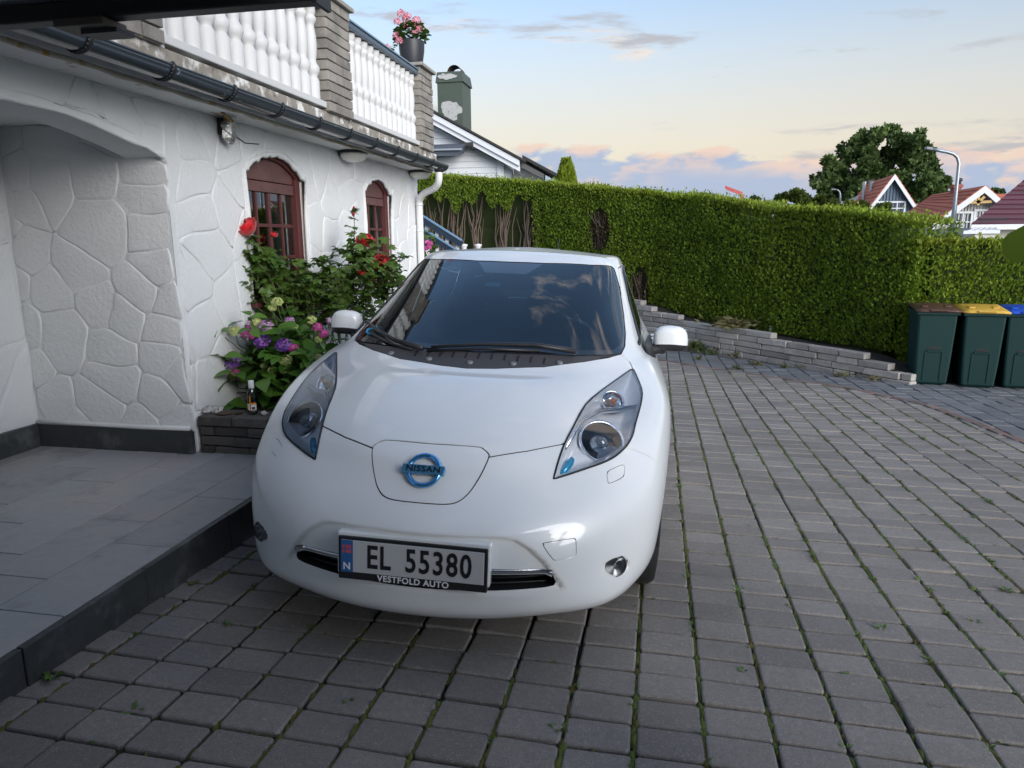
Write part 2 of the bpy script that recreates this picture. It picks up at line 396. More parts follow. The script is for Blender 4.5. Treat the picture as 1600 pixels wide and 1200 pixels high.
    def tuft(x,y,s,n_):
        z=ground_z(x,y)-.004
        for _ in range(n_):
            a=r.uniform(0,6.28); d=Vector((math.cos(a),math.sin(a),0)); t=d.cross(Vector((0,0,1)))*s*r.uniform(.12,.28); L_=s*r.uniform(.6,1.2); up=r.uniform(.25,.9)
            k=len(W); p=Vector((x,y,z)); q=p+d*L_*.55+Vector((0,0,L_*up*.6)); e=p+d*L_+Vector((0,0,L_*up*.55))
            W.extend([tuple(p),tuple(q+t),tuple(e),tuple(q-t)]); G.append((k,k+1,k+2,k+3))
    for i in range(-11,17):
        u=PAV_U0+i*PAV_W
        dens=.5+.5*fnoise((i*3.1,0,4.))
        v=.8
        while v<11.5:
            v+=r.uniform(.010,.035); x=u+TILT*v+r.gauss(0,.003); y=v
            if x<-2.0 or not inside_field(x,y) or (under_car(x,y)): continue
            d_=fnoise((x*1.3,y*.8,2.))*.9+.45+.25*dens-(.35 if x<-.2 else 0)+(.15 if .9<x<2.6 else 0)
            if y>7.5: d_-=.25
            if r.random()<d_*1.25: blob(x,y,r.uniform(.018,.036),r.uniform(.013,.019))
            if r.random()<d_*.16: tuft(x,y,r.uniform(.012,.030),r.randint(3,8))
    for _ in range(900):
        x=r.uniform(-1.9,2.6); j=r.randint(-16,30); y=PAV_V0+j*PAV_L-TILT*x
        if under_car(x,y) or not inside_field(x,y): continue
        if fnoise((x*1.1,y*1.1,7.))+.2<r.random()*.6: continue
        blob(x,y,r.uniform(.010,.018),.012) if r.random()<.8 else tuft(x,y,.02,4)
    for x,y,s,n_ in ((-1.62,2.32,.05,9),(-2.00,1.86,.09,8),(-1.98,2.62,.06,7),(-1.60,1.75,.06,6),(-.25,1.95,.05,8),(-.95,1.95,.04,7),(.72,2.45,.045,8),(.36,2.42,.04,8),(.95,2.85,.06,9),(1.35,3.0,.05,9),(1.62,3.35,.06,10),(1.9,3.2,.07,12)): tuft(x,y,s*.6,n_)
    tag(raw('moss',V,F,moss),'moss cushions growing in the joints of the driveway','moss',kind='stuff')
    tag(raw('weeds',W,G,weed,smooth=False),'small green weeds sprouting from the paver joints','weeds',kind='stuff')
# ---------------------------------------------------------------- the white house on the left
WX=-2.87; PZ=.097                                            # wall face, porch floor level
def clip_poly(poly,a,n):
    out=[]
    for i in range(len(poly)):
        p,q=poly[i],poly[(i+1)%len(poly)]; dp=(p[0]-a[0])*n[0]+(p[1]-a[1])*n[1]; dq=(q[0]-a[0])*n[0]+(q[1]-a[1])*n[1]
        if dp<=0: out.append(p)
        if (dp<0<dq) or (dq<0<dp): t=dp/(dp-dq); out.append((p[0]+(q[0]-p[0])*t,p[1]+(q[1]-p[1])*t))
    return out
def cells_of(seeds,rect):
    x0,y0,x1,y1=rect; res=[]
    for i,s in enumerate(seeds):
        poly=[(x0,y0),(x1,y0),(x1,y1),(x0,y1)]
        for k,t in enumerate(seeds):
            if k==i or math.hypot(t[0]-s[0],t[1]-s[1])>1.6: continue
            poly=clip_poly(poly,((s[0]+t[0])/2,(s[1]+t[1])/2),(t[0]-s[0],t[1]-s[1]))
            if len(poly)<3: break
        if len(poly)>=3: res.append(poly)
    return res
def relief_stone(poly,to3d,m,parent,h,seed,gap=.006,avoid=None,soft=.022):
    """one plaster 'stone': a pillow that stands proud of the wall"""
    r=random.Random(seed); P=[]
    n=len(poly)
    for i in range(n):
        p,q=poly[i],poly[(i+1)%n]; L_=math.hypot(q[0]-p[0],q[1]-p[1]); k=max(1,int(L_/.05))
        for j in range(k): t=j/k; P.append((lerp(p[0],q[0],t),lerp(p[1],q[1],t)))
    def warp(p): return (p[0]+.055*fnoise((p[0]*2.6,p[1]*2.6,3.1))+.010*fnoise((p[0]*9,p[1]*9,1.)),p[1]+.055*fnoise((p[0]*2.6,p[1]*2.6,9.7))+.010*fnoise((p[0]*9,p[1]*9,5.)))
    P=[warp(p) for p in P]
    for _ in range(1): P=[c for i in range(len(P)) for c in (( .75*P[i][0]+.25*P[(i+1)%len(P)][0],.75*P[i][1]+.25*P[(i+1)%len(P)][1]),(.25*P[i][0]+.75*P[(i+1)%len(P)][0],.25*P[i][1]+.75*P[(i+1)%len(P)][1]))][::2]
    if avoid is not None:
        A=np.array(P); d=avoid(A); e=1e-3; gx=(avoid(A+[e,0])-d)/e; gy=(avoid(A+[0,e])-d)/e; mv=np.maximum(0,.035-d); A[:,0]+=gx*mv; A[:,1]+=gy*mv; P=[tuple(a) for a in A]
        if (d<-.05).mean()>.6: return
        B=np.roll(A,-1,0); C_=np.vstack([A*(1-t)+B*t for t in (.25,.5,.75)]+[(A+A.mean(0))/2]); 
        if avoid(C_).min()<-.004: return
    cx=sum(p[0] for p in P)/len(P); cy=sum(p[1] for p in P)/len(P)
    area=abs(sum(P[i][0]*P[(i+1)%len(P)][1]-P[(i+1)%len(P)][0]*P[i][1] for i in range(len(P))))/2
    if area<.004: return
    V=[];F=[]; k=len(P); tilt=(r.gauss(0,.020),r.gauss(0,.020))
    for ins,hh in ((gap,-.004),(gap+soft*.22,h*.45),(gap+soft*.6,h*.85),(gap+soft*1.5,h)):
        for p in P:
            d=math.hypot(p[0]-cx,p[1]-cy) or 1; s=max(.1,1-ins/d); q=(cx+(p[0]-cx)*s,cy+(p[1]-cy)*s)
            hz=hh+(0 if hh<=0 else (q[0]-cx)*tilt[0]+(q[1]-cy)*tilt[1]+.0025*fnoise((q[0]*7,q[1]*7,seed)))
            V.append(to3d(q[0],q[1],hz))
    V.append(to3d(cx,cy,h*1.03))
    for a in range(3):
        for j in range(k): F.append((a*k+j,a*k+(j+1)%k,(a+1)*k+(j+1)%k,(a+1)*k+j))
    for j in range(k): F.append((3*k+j,3*k+(j+1)%k,4*k))
    b=MB(); b.add(V,F); return b.build('plaster_stone',m,parent,True)
def plate_with_holes(name,rect,step,holes,to3d,m,parent,depth=None):
    """flat wall sheet with openings cut out; depth = vector of the reveals"""
    x0,y0,x1,y1=rect; nx=max(2,int((x1-x0)/step)+1); ny=max(2,int((y1-y0)/step)+1)
    X,Y=np.meshgrid(np.linspace(x0,x1,nx),np.linspace(y0,y1,ny)); V=np.stack([X.ravel(),Y.ravel(),0*X.ravel()],1)
    I=np.arange(nx*ny).reshape(ny,nx); T=np.concatenate([np.stack([I[:-1,:-1],I[:-1,1:],I[1:,1:]],-1).reshape(-1,3),np.stack([I[:-1,:-1],I[1:,1:],I[1:,:-1]],-1).reshape(-1,3)])
    M=(V,np.tile([0,0,1.],(len(V),1)),T); rev=[]
    for h in holes:
        ins,M=cut(M,sdf(M[0][:,:2],h)); rev.append(h)
    o=raw(name,[to3d(*p) for p in M[0]],M[2],m,parent)
    return o
def arch_poly(a,b,z0,zs,zt,n=14):
    """opening from a to b, sill z0, springing zs, crown zt"""
    P=[(a,z0),(b,z0)]
    for i in range(n+1):
        c=math.cos(math.pi*i/n); P.append(((a+b)/2+(b-a)/2*c,zs+(zt-zs)*(1-abs(c)**2.1)))
    return P
def build_house():
    plaster=mat('white_plaster',(.78,.79,.79),.8,noise=(3,.05),bump=(38,.8,.010),tint=[(1.6,(.72,.73,.72),.52,.72),(.7,(.66,.67,.68),.60,.75)])
    slate=mat('slate_skirting',(.045,.050,.052),.5,noise=(9,.45),bump=(14,.5,.01),tint=(4,(.10,.11,.115),.55,.68))
    house=thing('white_house','white plastered house with stone relief walls, arched openings and roof terrace','house',(WX,4,PZ))
    # front wall, facing the driveway
    arch=arch_poly(1.72,3.92,PZ-.05,1.925,2.068,18); w1=arch_poly(4.77,5.66,1.0,1.93,2.085); w2=arch_poly(6.93,7.68,1.0,1.93,2.08)
    f3=lambda y,z,d: (WX+d,y,z)
    wall=plate_with_holes('front_wall',(.2,-.5,8.62,2.30),.03,[arch,w1,w2],lambda y,z,d:(WX+d,y,z),plaster,house)
    V=np.array([v.co for v in wall.data.vertices])
    off=np.array(base_of(house)); wall.data.vertices.foreach_set('co',(V-off).ravel()); wall.data.update()
    b=MB(); b.quad((WX,8.62,-.5),(-7,8.62,-.5),(-7,8.62,2.3),(WX,8.62,2.3)); b.quad((WX,.2,-.5),(-7,.2,-.5),(-7,.2,2.3),(WX,.2,2.3)); b.build('end_wall',plaster,house)
    for poly,dp,nm in ((arch,.26,'arch_soffit'),(w1,.12,'window_reveal'),(w2,.12,'window_reveal')):
        b=MB(); P=poly[2:] if nm=='arch_soffit' else poly
        seg=list(zip(P,P[1:]+([] if nm=='arch_soffit' else P[:1])))
        if nm=='arch_soffit': seg=seg+[(P[-1],(1.72,PZ-.05))]
        for p,q in seg: b.quad((WX+.002,p[0],p[1]),(WX+.002,q[0],q[1]),(WX-dp,q[0],q[1]),(WX-dp,p[0],p[1]))
        b.build(nm,plaster,house,True,angle=40,)
    # thick uneven rim of plaster round each opening
    for poly in (w1,w2):
        pts=[(WX+.002,p[0],p[1]) for p in poly[1:]]+[(WX+.002,poly[0][0],poly[0][1])]; r=random.Random(3)
        P2=[]
        for a_,b_ in zip(pts,pts[1:]):
            for k in range(3): P2.append(Vector(a_).lerp(Vector(b_),k/3)+Vector((0,r.gauss(0,.004),r.gauss(0,.004))))
        b=MB(); b.tube(P2,[.020+r.uniform(-.006,.006) for _ in P2],8); b.build('plaster_rim',plaster,house,True)
    r=random.Random(12); P2=[]
    for p in arch[2:]: P2.append(Vector((WX-.004,p[0]+r.gauss(0,.004),p[1]+r.gauss(0,.004))))
    b=MB(); b.tube(P2,[.013+r.uniform(-.004,.004) for _ in P2],8); b.build('plaster_rim',plaster,house,True)
    # stones of the relief, front wall
    def scatter(x0,y0,x1,y1,n,seed,sy=1.):
        r=random.Random(seed); S=[]; tries=0
        while len(S)<n and tries<9000:
            tries+=1; p=(r.uniform(x0,x1),r.uniform(y0,y1))
            if all(math.hypot(p[0]-q[0],(p[1]-q[1])*sy)>math.sqrt((x1-x0)*(y1-y0)/n)*.62 for q in S): S.append(p)
        return S
    arch_deep=[(y,z if z>PZ else -3.) for y,z in arch]
    avoid=lambda A: np.minimum(np.minimum(sdf(A,arch_deep),sdf(A,w1)),sdf(A,w2))
    for k,c in enumerate(cells_of(scatter(2.3,.02,8.6,2.20,135,4),(2.2,-.1,8.61,2.24))): relief_stone(c,f3,plaster,house,.0055,k,gap=.004,avoid=avoid,soft=.013)
    # porch: side wall towards the camera, back wall, ceiling
    YS=3.92
    b=MB(); b.quad((-7,YS,-.3),(WX-.002,YS,-.3),(WX-.002,YS,2.3),(-7,YS,2.3)); b.build('porch_wall',plaster,house)
    b=MB(); b.quad((-4.02,0,-.3),(-4.02,YS,-.3),(-4.02,YS,2.3),(-4.02,0,2.3)); b.build('porch_wall',plaster,house)
    b=MB(); b.quad((-7,0,2.14),(WX-.26,0,2.14),(WX-.26,YS,2.14),(-7,YS,2.14)); b.quad((WX-.26,0,2.14),(WX-.26,0,1.9),(WX-.26,1.72,1.9),(WX-.26,1.72,2.14)); b.build('porch_ceiling',plaster,house)
    seeds=[(300,230),(450,230),(140,270),(455,320),(320,430),(470,440),(490,540),(75,490),(260,560),(450,610),(530,640),(170,630),(300,650),(395,700),(525,750),(60,740),(200,750),(360,800),(520,840),(85,860),(370,900),(175,985),(330,985),(500,960),(30,600),(450,1040),(250,1060),(90,1050),(60,350),(20,440),(-60,300),(-80,520),(-70,700),(-60,900),(-70,1050),(560,1040),(575,900),(30,230),(520,130),(330,120),(160,130),(0,120)]
    Minv=SURVEY.to_3x3()
    def on_wall(zx,zy):
        px,py=zx*.492,150+zy*.492; d=Minv@Vector(((px-800)/1109,(600-py)/1109,-1)); t=YS/d.y; return (d.x*t,CAM_Z+d.z*t)
    p3=lambda x,z,d:(x,YS-d,z)
    S=[on_wall(*s) for s in seeds]; S=[s for s in S if -4.3<s[0]<WX+.05]
    for k,c in enumerate(cells_of(S,(-4.02,PZ+.15,WX+.002,2.14))): relief_stone(c,p3,plaster,house,.006,200+k,gap=.0015,soft=.012)
    q3=lambda y,z,d:(-4.02+d,y,z)
    for k,c in enumerate(cells_of(scatter(2.6,PZ+.1,3.9,2.1,16,9),(2.5,PZ+.15,3.91,2.14))): relief_stone(c,q3,plaster,house,.012,300+k)
    # slate skirting, tile by tile
    x=-4.02
    while x<WX-.05:
        x2=min(x+.60,WX+.012); b=MB(); b.box((x+.002,YS-.030,PZ-.02),(x2-.002,YS+.01,PZ+.158)); b.build('skirting_tile',slate,house,bevel=.003); x=x2
    b=MB(); b.box((-4.03,2.4,PZ-.02),(-3.99,YS-.032,PZ+.158)); b.build('skirting_tile',slate,house,bevel=.003)
    b=MB(); P=[(-4.02,YS-.02,PZ+.165),(-3.6,YS-.022,PZ+.168),(-3.2,YS-.02,PZ+.163),(WX+.004,YS-.022,PZ+.168)]; b.tube(P,.016,8); b.build('plaster_edge',plaster,house,True)
    # terrace slab, weathered edge, soffit
    slab=mat('weathered_slab_edge',(.30,.27,.23),.9,noise=(14,.5),tint=[(7,(.72,.71,.68),.50,.62),(11,(.10,.075,.055),.56,.68)],bump=(40,.6,.006))
    b=MB(); b.box((-7,.2,2.305),(-2.56,8.44,2.43)); b.build('terrace_slab',slab,house)
    b=MB(); b.box((-7,.21,2.245),(-2.575,8.42,2.302)); b.build('soffit',mat('soffit_paint',(.78,.78,.77),.7,noise=(5,.08),tint=(9,(.45,.36,.22),.63,.70)),house)
    r=random.Random(1); b=MB(); N_=60; P=[(-2.60+r.gauss(0,.004),.3+8.1*i/N_,2.236+r.gauss(0,.004)) for i in range(N_+1)]; b.tube(P,.014,6); b.build('drip_edge',mat('rusty_drip_edge',(.50,.46,.38),.8,tint=(12,(.42,.24,.08),.55,.66)),house,True)
    b=MB(); b.quad((-2.555,.3,2.345),(-2.555,8.42,2.345),(-2.47,8.42,2.315),(-2.47,.3,2.315)); b.quad((-2.47,.3,2.3145),(-2.47,8.42,2.3145),(-2.555,8.42,2.3445),(-2.555,.3,2.3445)); b.build('flashing',mat('zinc_flashing',(.25,.33,.42),.35,.8,tint=(30,(.8,.82,.85),.64,.68)),house)
    # brick pillars of the balustrade
    bm=mat('pillar_brick',(.29,.265,.235),.9,noise=(18,.35),var=.22,tint=(5,(.20,.19,.17),.45,.62),bump=(70,.6,.006)); mort=mat('pillar_mortar',(.27,.24,.20),.95,noise=(30,.2))
    cols=[(3.10,3.54),(5.50,5.95),(7.80,8.24)]
    for y0,y1 in cols:
        top=3.27; n_=11; h=(top-2.43)/n_
        b=MB(); b.box((-2.83,y0+.014,2.43),(-2.536,y1-.014,top)); b.build('pillar_core',mort,house)
        for k in range(n_):
            z0=2.43+k*h; r=random.Random(int(y0*100)+k); j=lambda: r.uniform(-.006,.006)
            s=k%2; ym=y0+(y1-y0)*(.36 if s else .64)
            for a,c in ((y0,ym-.003),(ym+.003,y1)):
                b=MB(); b.box((-2.835+j(),a+(j() if a==y0 else 0),z0+.005),(-2.522+j(),c+(j() if c==y1 else 0),z0+h-.004)); b.build('pillar_brick',bm,house,bevel=.005)
        b=MB(); b.box((-2.87,y0-.035,top+.001),(-2.485,y1+.035,top+.035)); b.build('pillar_cap',mat('cap_slab',(.30,.28,.25),.85,noise=(20,.3)),house,bevel=.006)
    # balustrades
    white=mat('white_paint_baluster',(.62,.62,.61),.55,noise=(6,.04))
    prof=[(.050,0),(.050,.15),(.040,.165),(.036,.18),(.048,.20),(.057,.225),(.055,.25),(.040,.275),(.034,.29),(.036,.31),(.043,.36),(.046,.42),(.043,.48),(.036,.53),(.033,.555),(.038,.57),(.050,.59),(.052,.61),(.040,.63),(.048,.645),(.048,.69)]
    k_=(3.175-2.505)/.69
    bal=MB(); bal.lathe([(r_*1.06,h*k_) for r_,h in prof],(0,0,0),14); bo=bal.build('baluster',white,None,True,angle=50); bme=bo.data; bpy.data.objects.remove(bo)
    for a,c in ((.95,3.10),(3.54,5.50),(5.95,7.80)):
        rail=MB(); rail.box((-2.70,a+.005,2.452),(-2.545,c-.005,2.50)); rail.box((-2.675,a+.02,2.43),(-2.565,a+.06,2.452)); rail.build('bottom_rail',white,house,bevel=.006)
        n_=int((c-a)/.142); st=(c-a)/n_
        for i in range(n_): o=new_object('baluster',bme,house); o.location=Vector((-2.622,a+(i+.5)*st,2.50))-base_of(house)
        b=MB(); b.box((-2.70,a+.004,3.176),(-2.545,c-.004,3.225)); b.build('top_rail',mat('dark_blue_rail',(.055,.085,.12),.4,coat=.3),house,bevel=.008)
        b=MB(); b.box((-2.71,a+.004,3.2265),(-2.535,c-.004,3.240)); b.build('rail_cover',mat('rail_metal',(.28,.38,.47),.35,.7),house)
    # gutter with brackets, downpipe
    gm=mat('black_gutter',(.035,.045,.058),.28,.1,.6,.5,tint=(20,(.30,.36,.42),.66,.72)); blk=mat('gutter_bracket',(.012,.014,.017),.45)
    g=MB(); V=[];F=[]; ya,yb=.6,8.30; n=14; rr=.066; cx,cz=-2.445,2.300
    for y in (ya,yb):
        for rad in (rr,rr-.004):
            for i in range(n+1): t=math.pi*i/n; V.append((cx-rad*math.cos(t),y,cz-rad*math.sin(t)+(.0 if y==ya else -.012)))
    m_=n+1
    for i in range(n): F+=[(i,i+1,2*m_+i+1,2*m_+i),(m_+i+1,m_+i,3*m_+i,3*m_+i+1)]
    F+=[(n,m_+n,3*m_+n,2*m_+n),(0,2*m_,3*m_,m_)]; g.add(V,F); go=g.build('gutter',gm,house,True)
    b=MB(); b.prism([(cx-rr*1.02*math.cos(math.pi*i/n),yb-.003,cz-.012-rr*1.02*math.sin(math.pi*i/n)) for i in range(n+1)],(0,.02,0)); b.build('end_cap',blk,go)
    b=MB(); b.tube([(cx+rr-.002,ya,cz),(cx+rr-.002,yb,cz-.012)],.007,8); b.build('gutter_bead',gm,go,True)
    y=2.30
    while y<8.2:
        b=MB(); z=cz-.012*(y-ya)/(yb-ya); P=[(cx-(rr+.005)*math.cos(math.pi*i/12),y,z-(rr+.005)*math.sin(math.pi*i/12)) for i in range(13)]+[(cx+rr-.002,y,z+.012)]
        for p,q in zip(P,P[1:]): b.bar(p,q,.028,.006,(0,1,0) if False else (0,0,1))
        b.tube(P,.008,6); b.build('gutter_bracket',blk,house,True); y+=.545
    pm=mat('white_downpipe',(.74,.75,.75),.4,noise=(9,.06)); r_=.040
    pth=[(cx,8.14,2.235),(cx,8.14,2.15),(cx-.02,8.17,2.08),(cx-.09,8.24,2.03),(cx-.25,8.38,1.99),(WX+.085,8.47,1.94),(WX+.060,8.50,1.87),(WX+.060,8.50,1.6),(WX+.060,8.50,.0)]
    P=[]
    for i in range(len(pth)-1):
        p0,p1,p2,p3_=[Vector(pth[max(0,min(len(pth)-1,i+k))]) for k in (-1,0,1,2)]
        for t in (0,.33,.66):
            if i>=6: P.append(p1.lerp(p2,t)); continue
            P.append(.5*((2*p1)+(-p0+p2)*t+(2*p0-5*p1+4*p2-p3_)*t*t+(-p0+3*p1-3*p2+p3_)*t**3))
    P.append(Vector(pth[-1])); b=MB(); b.tube(P,r_,14); dp=b.build('downpipe',pm,house,True)
    for z in (1.86,1.55): b=MB(); b.tube([(WX+.060,8.50,z-.012),(WX+.060,8.50,z+.012)],r_+.004,14); b.build('pipe_joint',pm,dp,True)
    b=MB(); b.lathe([(.052,0),(.052,.05),(.040,.06)],(cx,8.14,2.20),14); b.build('pipe_outlet',blk,dp,True)
    for p in (P[8],): b=MB(); b.tube([p-Vector((.0,.0,.0)),p+Vector((-.012,.008,-.004))],r_+.003,14); b.build('pipe_joint',pm,dp,True)
    # windows
    wood=mat('red_brown_wood',(.105,.030,.029),.45,noise=(16,.3),bump=(40,.25,.003)); board=mat('arch_board',(.155,.072,.066),.55,noise=(5,.3),bump=(30,.5,.004),tint=(9,(.12,.06,.055),.45,.6))
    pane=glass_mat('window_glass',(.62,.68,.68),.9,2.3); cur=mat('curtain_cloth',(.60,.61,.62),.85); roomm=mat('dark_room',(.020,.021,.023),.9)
    for (a,c,mull,poly) in ((4.77,5.66,3,w1),(6.93,7.68,2,w2)):
        X=WX-.062; w=thing('x','x','x') if False else None
        fr=MB(); t=.055; zt=1.80
        inner=arch_poly(a+.010,c-.010,1.012,1.925,2.075)
        # arched head boards
        head=[(y,z) for y,z in inner if z>1.9]; head=sorted(head,key=lambda p:p[0])
        b=MB(); b.prism([(X,y,z) for y,z in [(a+.01,1.885)]+head+[(c-.01,1.885)]],(-.03,0,0)); win_o=b.build('window',board,house,bevel=.004)
        b=MB(); b.box((X-.03,a+.01,zt),(X+.006,c-.01,1.878)); b.build('head_board',board,win_o,bevel=.005)
        b=MB(); b.box((X-.04,c-.01-t*1.3,1.02),(X+.03,c-.01,1.93)); b.build('frame_post',wood,win_o,bevel=.004)
        b=MB(); b.box((X-.04,a+.01,1.02),(X+.03,a+.01+t,1.93)); b.build('frame_post',wood,win_o,bevel=.004)
        b=MB(); b.tube([(X+.014,y,z-.012) for y,z in head],.018,8); b.build('arch_trim',wood,win_o,True)
        b=MB(); b.box((X-.04,a+.01,1.005),(X+.035,c-.01,1.06)); b.build('frame_rail',wood,win_o,bevel=.004)
        b=MB(); b.box((X-.01,a-.06,.955),(WX+.06,c+.06,.995)); b.build('window_sill',wood,win_o,bevel=.006)
        y0,y1=a+.01+t,c-.01-t*1.3
        for k in range(1,mull+1):
            y=y0+(y1-y0)*k/(mull+1); wd=.040 if (mull==3 and k==2) or (mull==2 and k==1) else .022
            b=MB(); b.box((X-.035,y-wd*.42,1.06),(X-.004,y+wd*.42,zt)); b.build('mullion',wood,win_o,bevel=.003)
        for k in (1,2): z=1.06+(zt-1.06)*k/3; b=MB(); b.box((X-.033,y0,z-.013),(X-.006,y1,z+.013)); b.build('glazing_bar',wood,win_o,bevel=.003)
        for k in range(mull+1):
            ya_,yb_=y0+(y1-y0)*k/(mull+1),y0+(y1-y0)*(k+1)/(mull+1)
            for q in range(3):
                za,zb=1.06+(zt-1.06)*q/3,1.06+(zt-1.06)*(q+1)/3; b=MB(); b.quad((X-.02,ya_,za),(X-.02,yb_,za),(X-.02,yb_,zb),(X-.02,ya_,zb)); b.build('pane',pane,win_o)
        for ya_,yb_ in ((y0-.02,y0+.10),(y1-.22,y1+.03)):
            V=[];F=[];n=26
            for i in range(n+1):
                y=lerp(ya_,yb_,i/n); x=X-.10+.018*math.sin(i*1.5)+.006*math.sin(i*4.1); V+=[(x,y,1.0),(x,y,1.86)]
            for i in range(n): F.append((2*i,2*i+2,2*i+3,2*i+1))
            b=MB(); b.add(V,F); b.build('curtain',cur,win_o,True)
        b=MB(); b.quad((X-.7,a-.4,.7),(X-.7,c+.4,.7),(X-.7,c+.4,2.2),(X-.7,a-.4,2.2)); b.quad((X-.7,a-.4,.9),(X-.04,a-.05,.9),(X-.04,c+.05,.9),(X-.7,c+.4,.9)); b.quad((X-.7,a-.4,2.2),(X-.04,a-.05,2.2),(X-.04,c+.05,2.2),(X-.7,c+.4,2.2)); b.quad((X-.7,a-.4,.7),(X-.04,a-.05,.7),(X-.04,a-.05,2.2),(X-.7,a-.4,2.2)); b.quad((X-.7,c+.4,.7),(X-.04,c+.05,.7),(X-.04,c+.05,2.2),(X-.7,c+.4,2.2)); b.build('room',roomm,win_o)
    # lamps under the soffit, a foil-wrapped sensor, loose wires
    opal=mat('opal_glass',(.70,.68,.62),.3,coat=.4)
    for y,lab in ((6.42,'round opal ceiling lamp under the soffit between the two arched windows'),(8.36,'round opal ceiling lamp under the soffit beside the white downpipe')):
        l=thing('soffit_lamp',lab,'lamp',(-2.74,y,2.245),'lamps under the terrace soffit')
        b=MB(); b.lathe([(.135,0),(.135,-.022),(.128,-.026)],(-2.74,y,2.244),24); b.build('lamp_base',blk,l,True,angle=40)
        b=MB(); b.lathe([(.126,-.026),(.122,-.05),(.10,-.078),(.06,-.095),(0,-.10)],(-2.74,y,2.244),24); b.build('lamp_shade',opal,l,True)
    fo=thing('foil_wrapped_sensor','crumpled foil-wrapped sensor box on the white wall under the soffit','sensor',(WX,4.50,2.17))
    b=MB(); b.box((WX+.012,4.475,2.13),(WX+.04,4.535,2.235)); b.build('bracket',blk,fo)
    V=[];F=[];n=10;r=random.Random(8)
    for j in range(n+1):
        for i in range(n): 
            t=2*math.pi*i/n; ph=math.pi*j/n; s=1+r.gauss(0,.13); V.append((WX+.075+.045*s*math.sin(ph)*math.cos(t),4.51+.062*s*math.sin(ph)*math.sin(t),2.155+.082*s*math.cos(ph)))
    for j in range(n):
        for i in range(n): F.append((j*n+i,(j+1)*n+i,(j+1)*n+(i+1)%n,j*n+(i+1)%n))
    b=MB(); b.add(V,F); b.build('foil',mat('crumpled_foil',(.72,.72,.70),.16,1.,bump=(60,.8,.01)),fo)
    def wire(name,lab,P): b=MB(); b.tube(P,.0035,5); tag(b.build(name,blk,None,True),lab,'wire')
    wire('loose_wire','thin dark wire sagging along the wall right of the foil-wrapped sensor',[(WX+.03,4.56,2.22),(WX+.012,4.66,2.15),(WX+.012,4.80,2.115),(WX+.012,4.98,2.13)])
    b=MB(); b.tube([(-2.74,4.35,2.242),(-2.72,4.43,2.20),(-2.80,4.47,2.225)],.010,6); tag(b.build('bare_bulb_holder',mat('old_brass',(.35,.22,.09),.5,.6),None,True),'small rusty fitting on the soffit above the foil-wrapped sensor','fitting')
    # porch floor of slate tiles, with its step
    patio=MB(); patio.box((-6.5,-2,-.35),(-2.07,4.35,PZ-.006)); po=patio.build('porch_floor',mat('tile_grout',(.20,.185,.17),.9,noise=(40,.3)),None); tag(po,kind='structure')
    tile=mat('slate_tile',(.33,.335,.345),.5,noise=(26,.18),var=.12,tint=[(2.2,(.36,.345,.335),.48,.66),(5,(.25,.258,.265),.55,.7)],bump=(16,.35,.006))
    row=0; y=4.34; 
    # courses run towards the wall, joints staggered
    tw=.30; tl=.60
    for i in range(15):
        x1=-2.062-i*tw; x0=x1-tw; sh=(.0,.24,.42,.12,.33)[i%5]; yy=-1.0+sh
        while yy<4.34:
            y1=min(yy+tl,4.345)
            if y1-yy>.06:
                r=random.Random(i*50+int(yy*10)); b=MB(); g_=.003; z=PZ+r.gauss(0,.0012); b.box((x0+g_,yy+g_,z-.012),(x1-g_,y1-g_,z)); b.build('floor_tile',tile,po,bevel=.0025)
            yy+=tl
    y=-.6
    while y<4.3:
        y2=min(y+.60,4.34); r=random.Random(int(y*77)); x=-2.050-.0*(y); b=MB(); b.box((x-.02,y+.002,ground_z(-2.05,y)-.06),(x+.012+r.gauss(0,.002),y2-.002,PZ-.004)); b.build('step_riser',slate,po,bevel=.004); y=y2
    return house
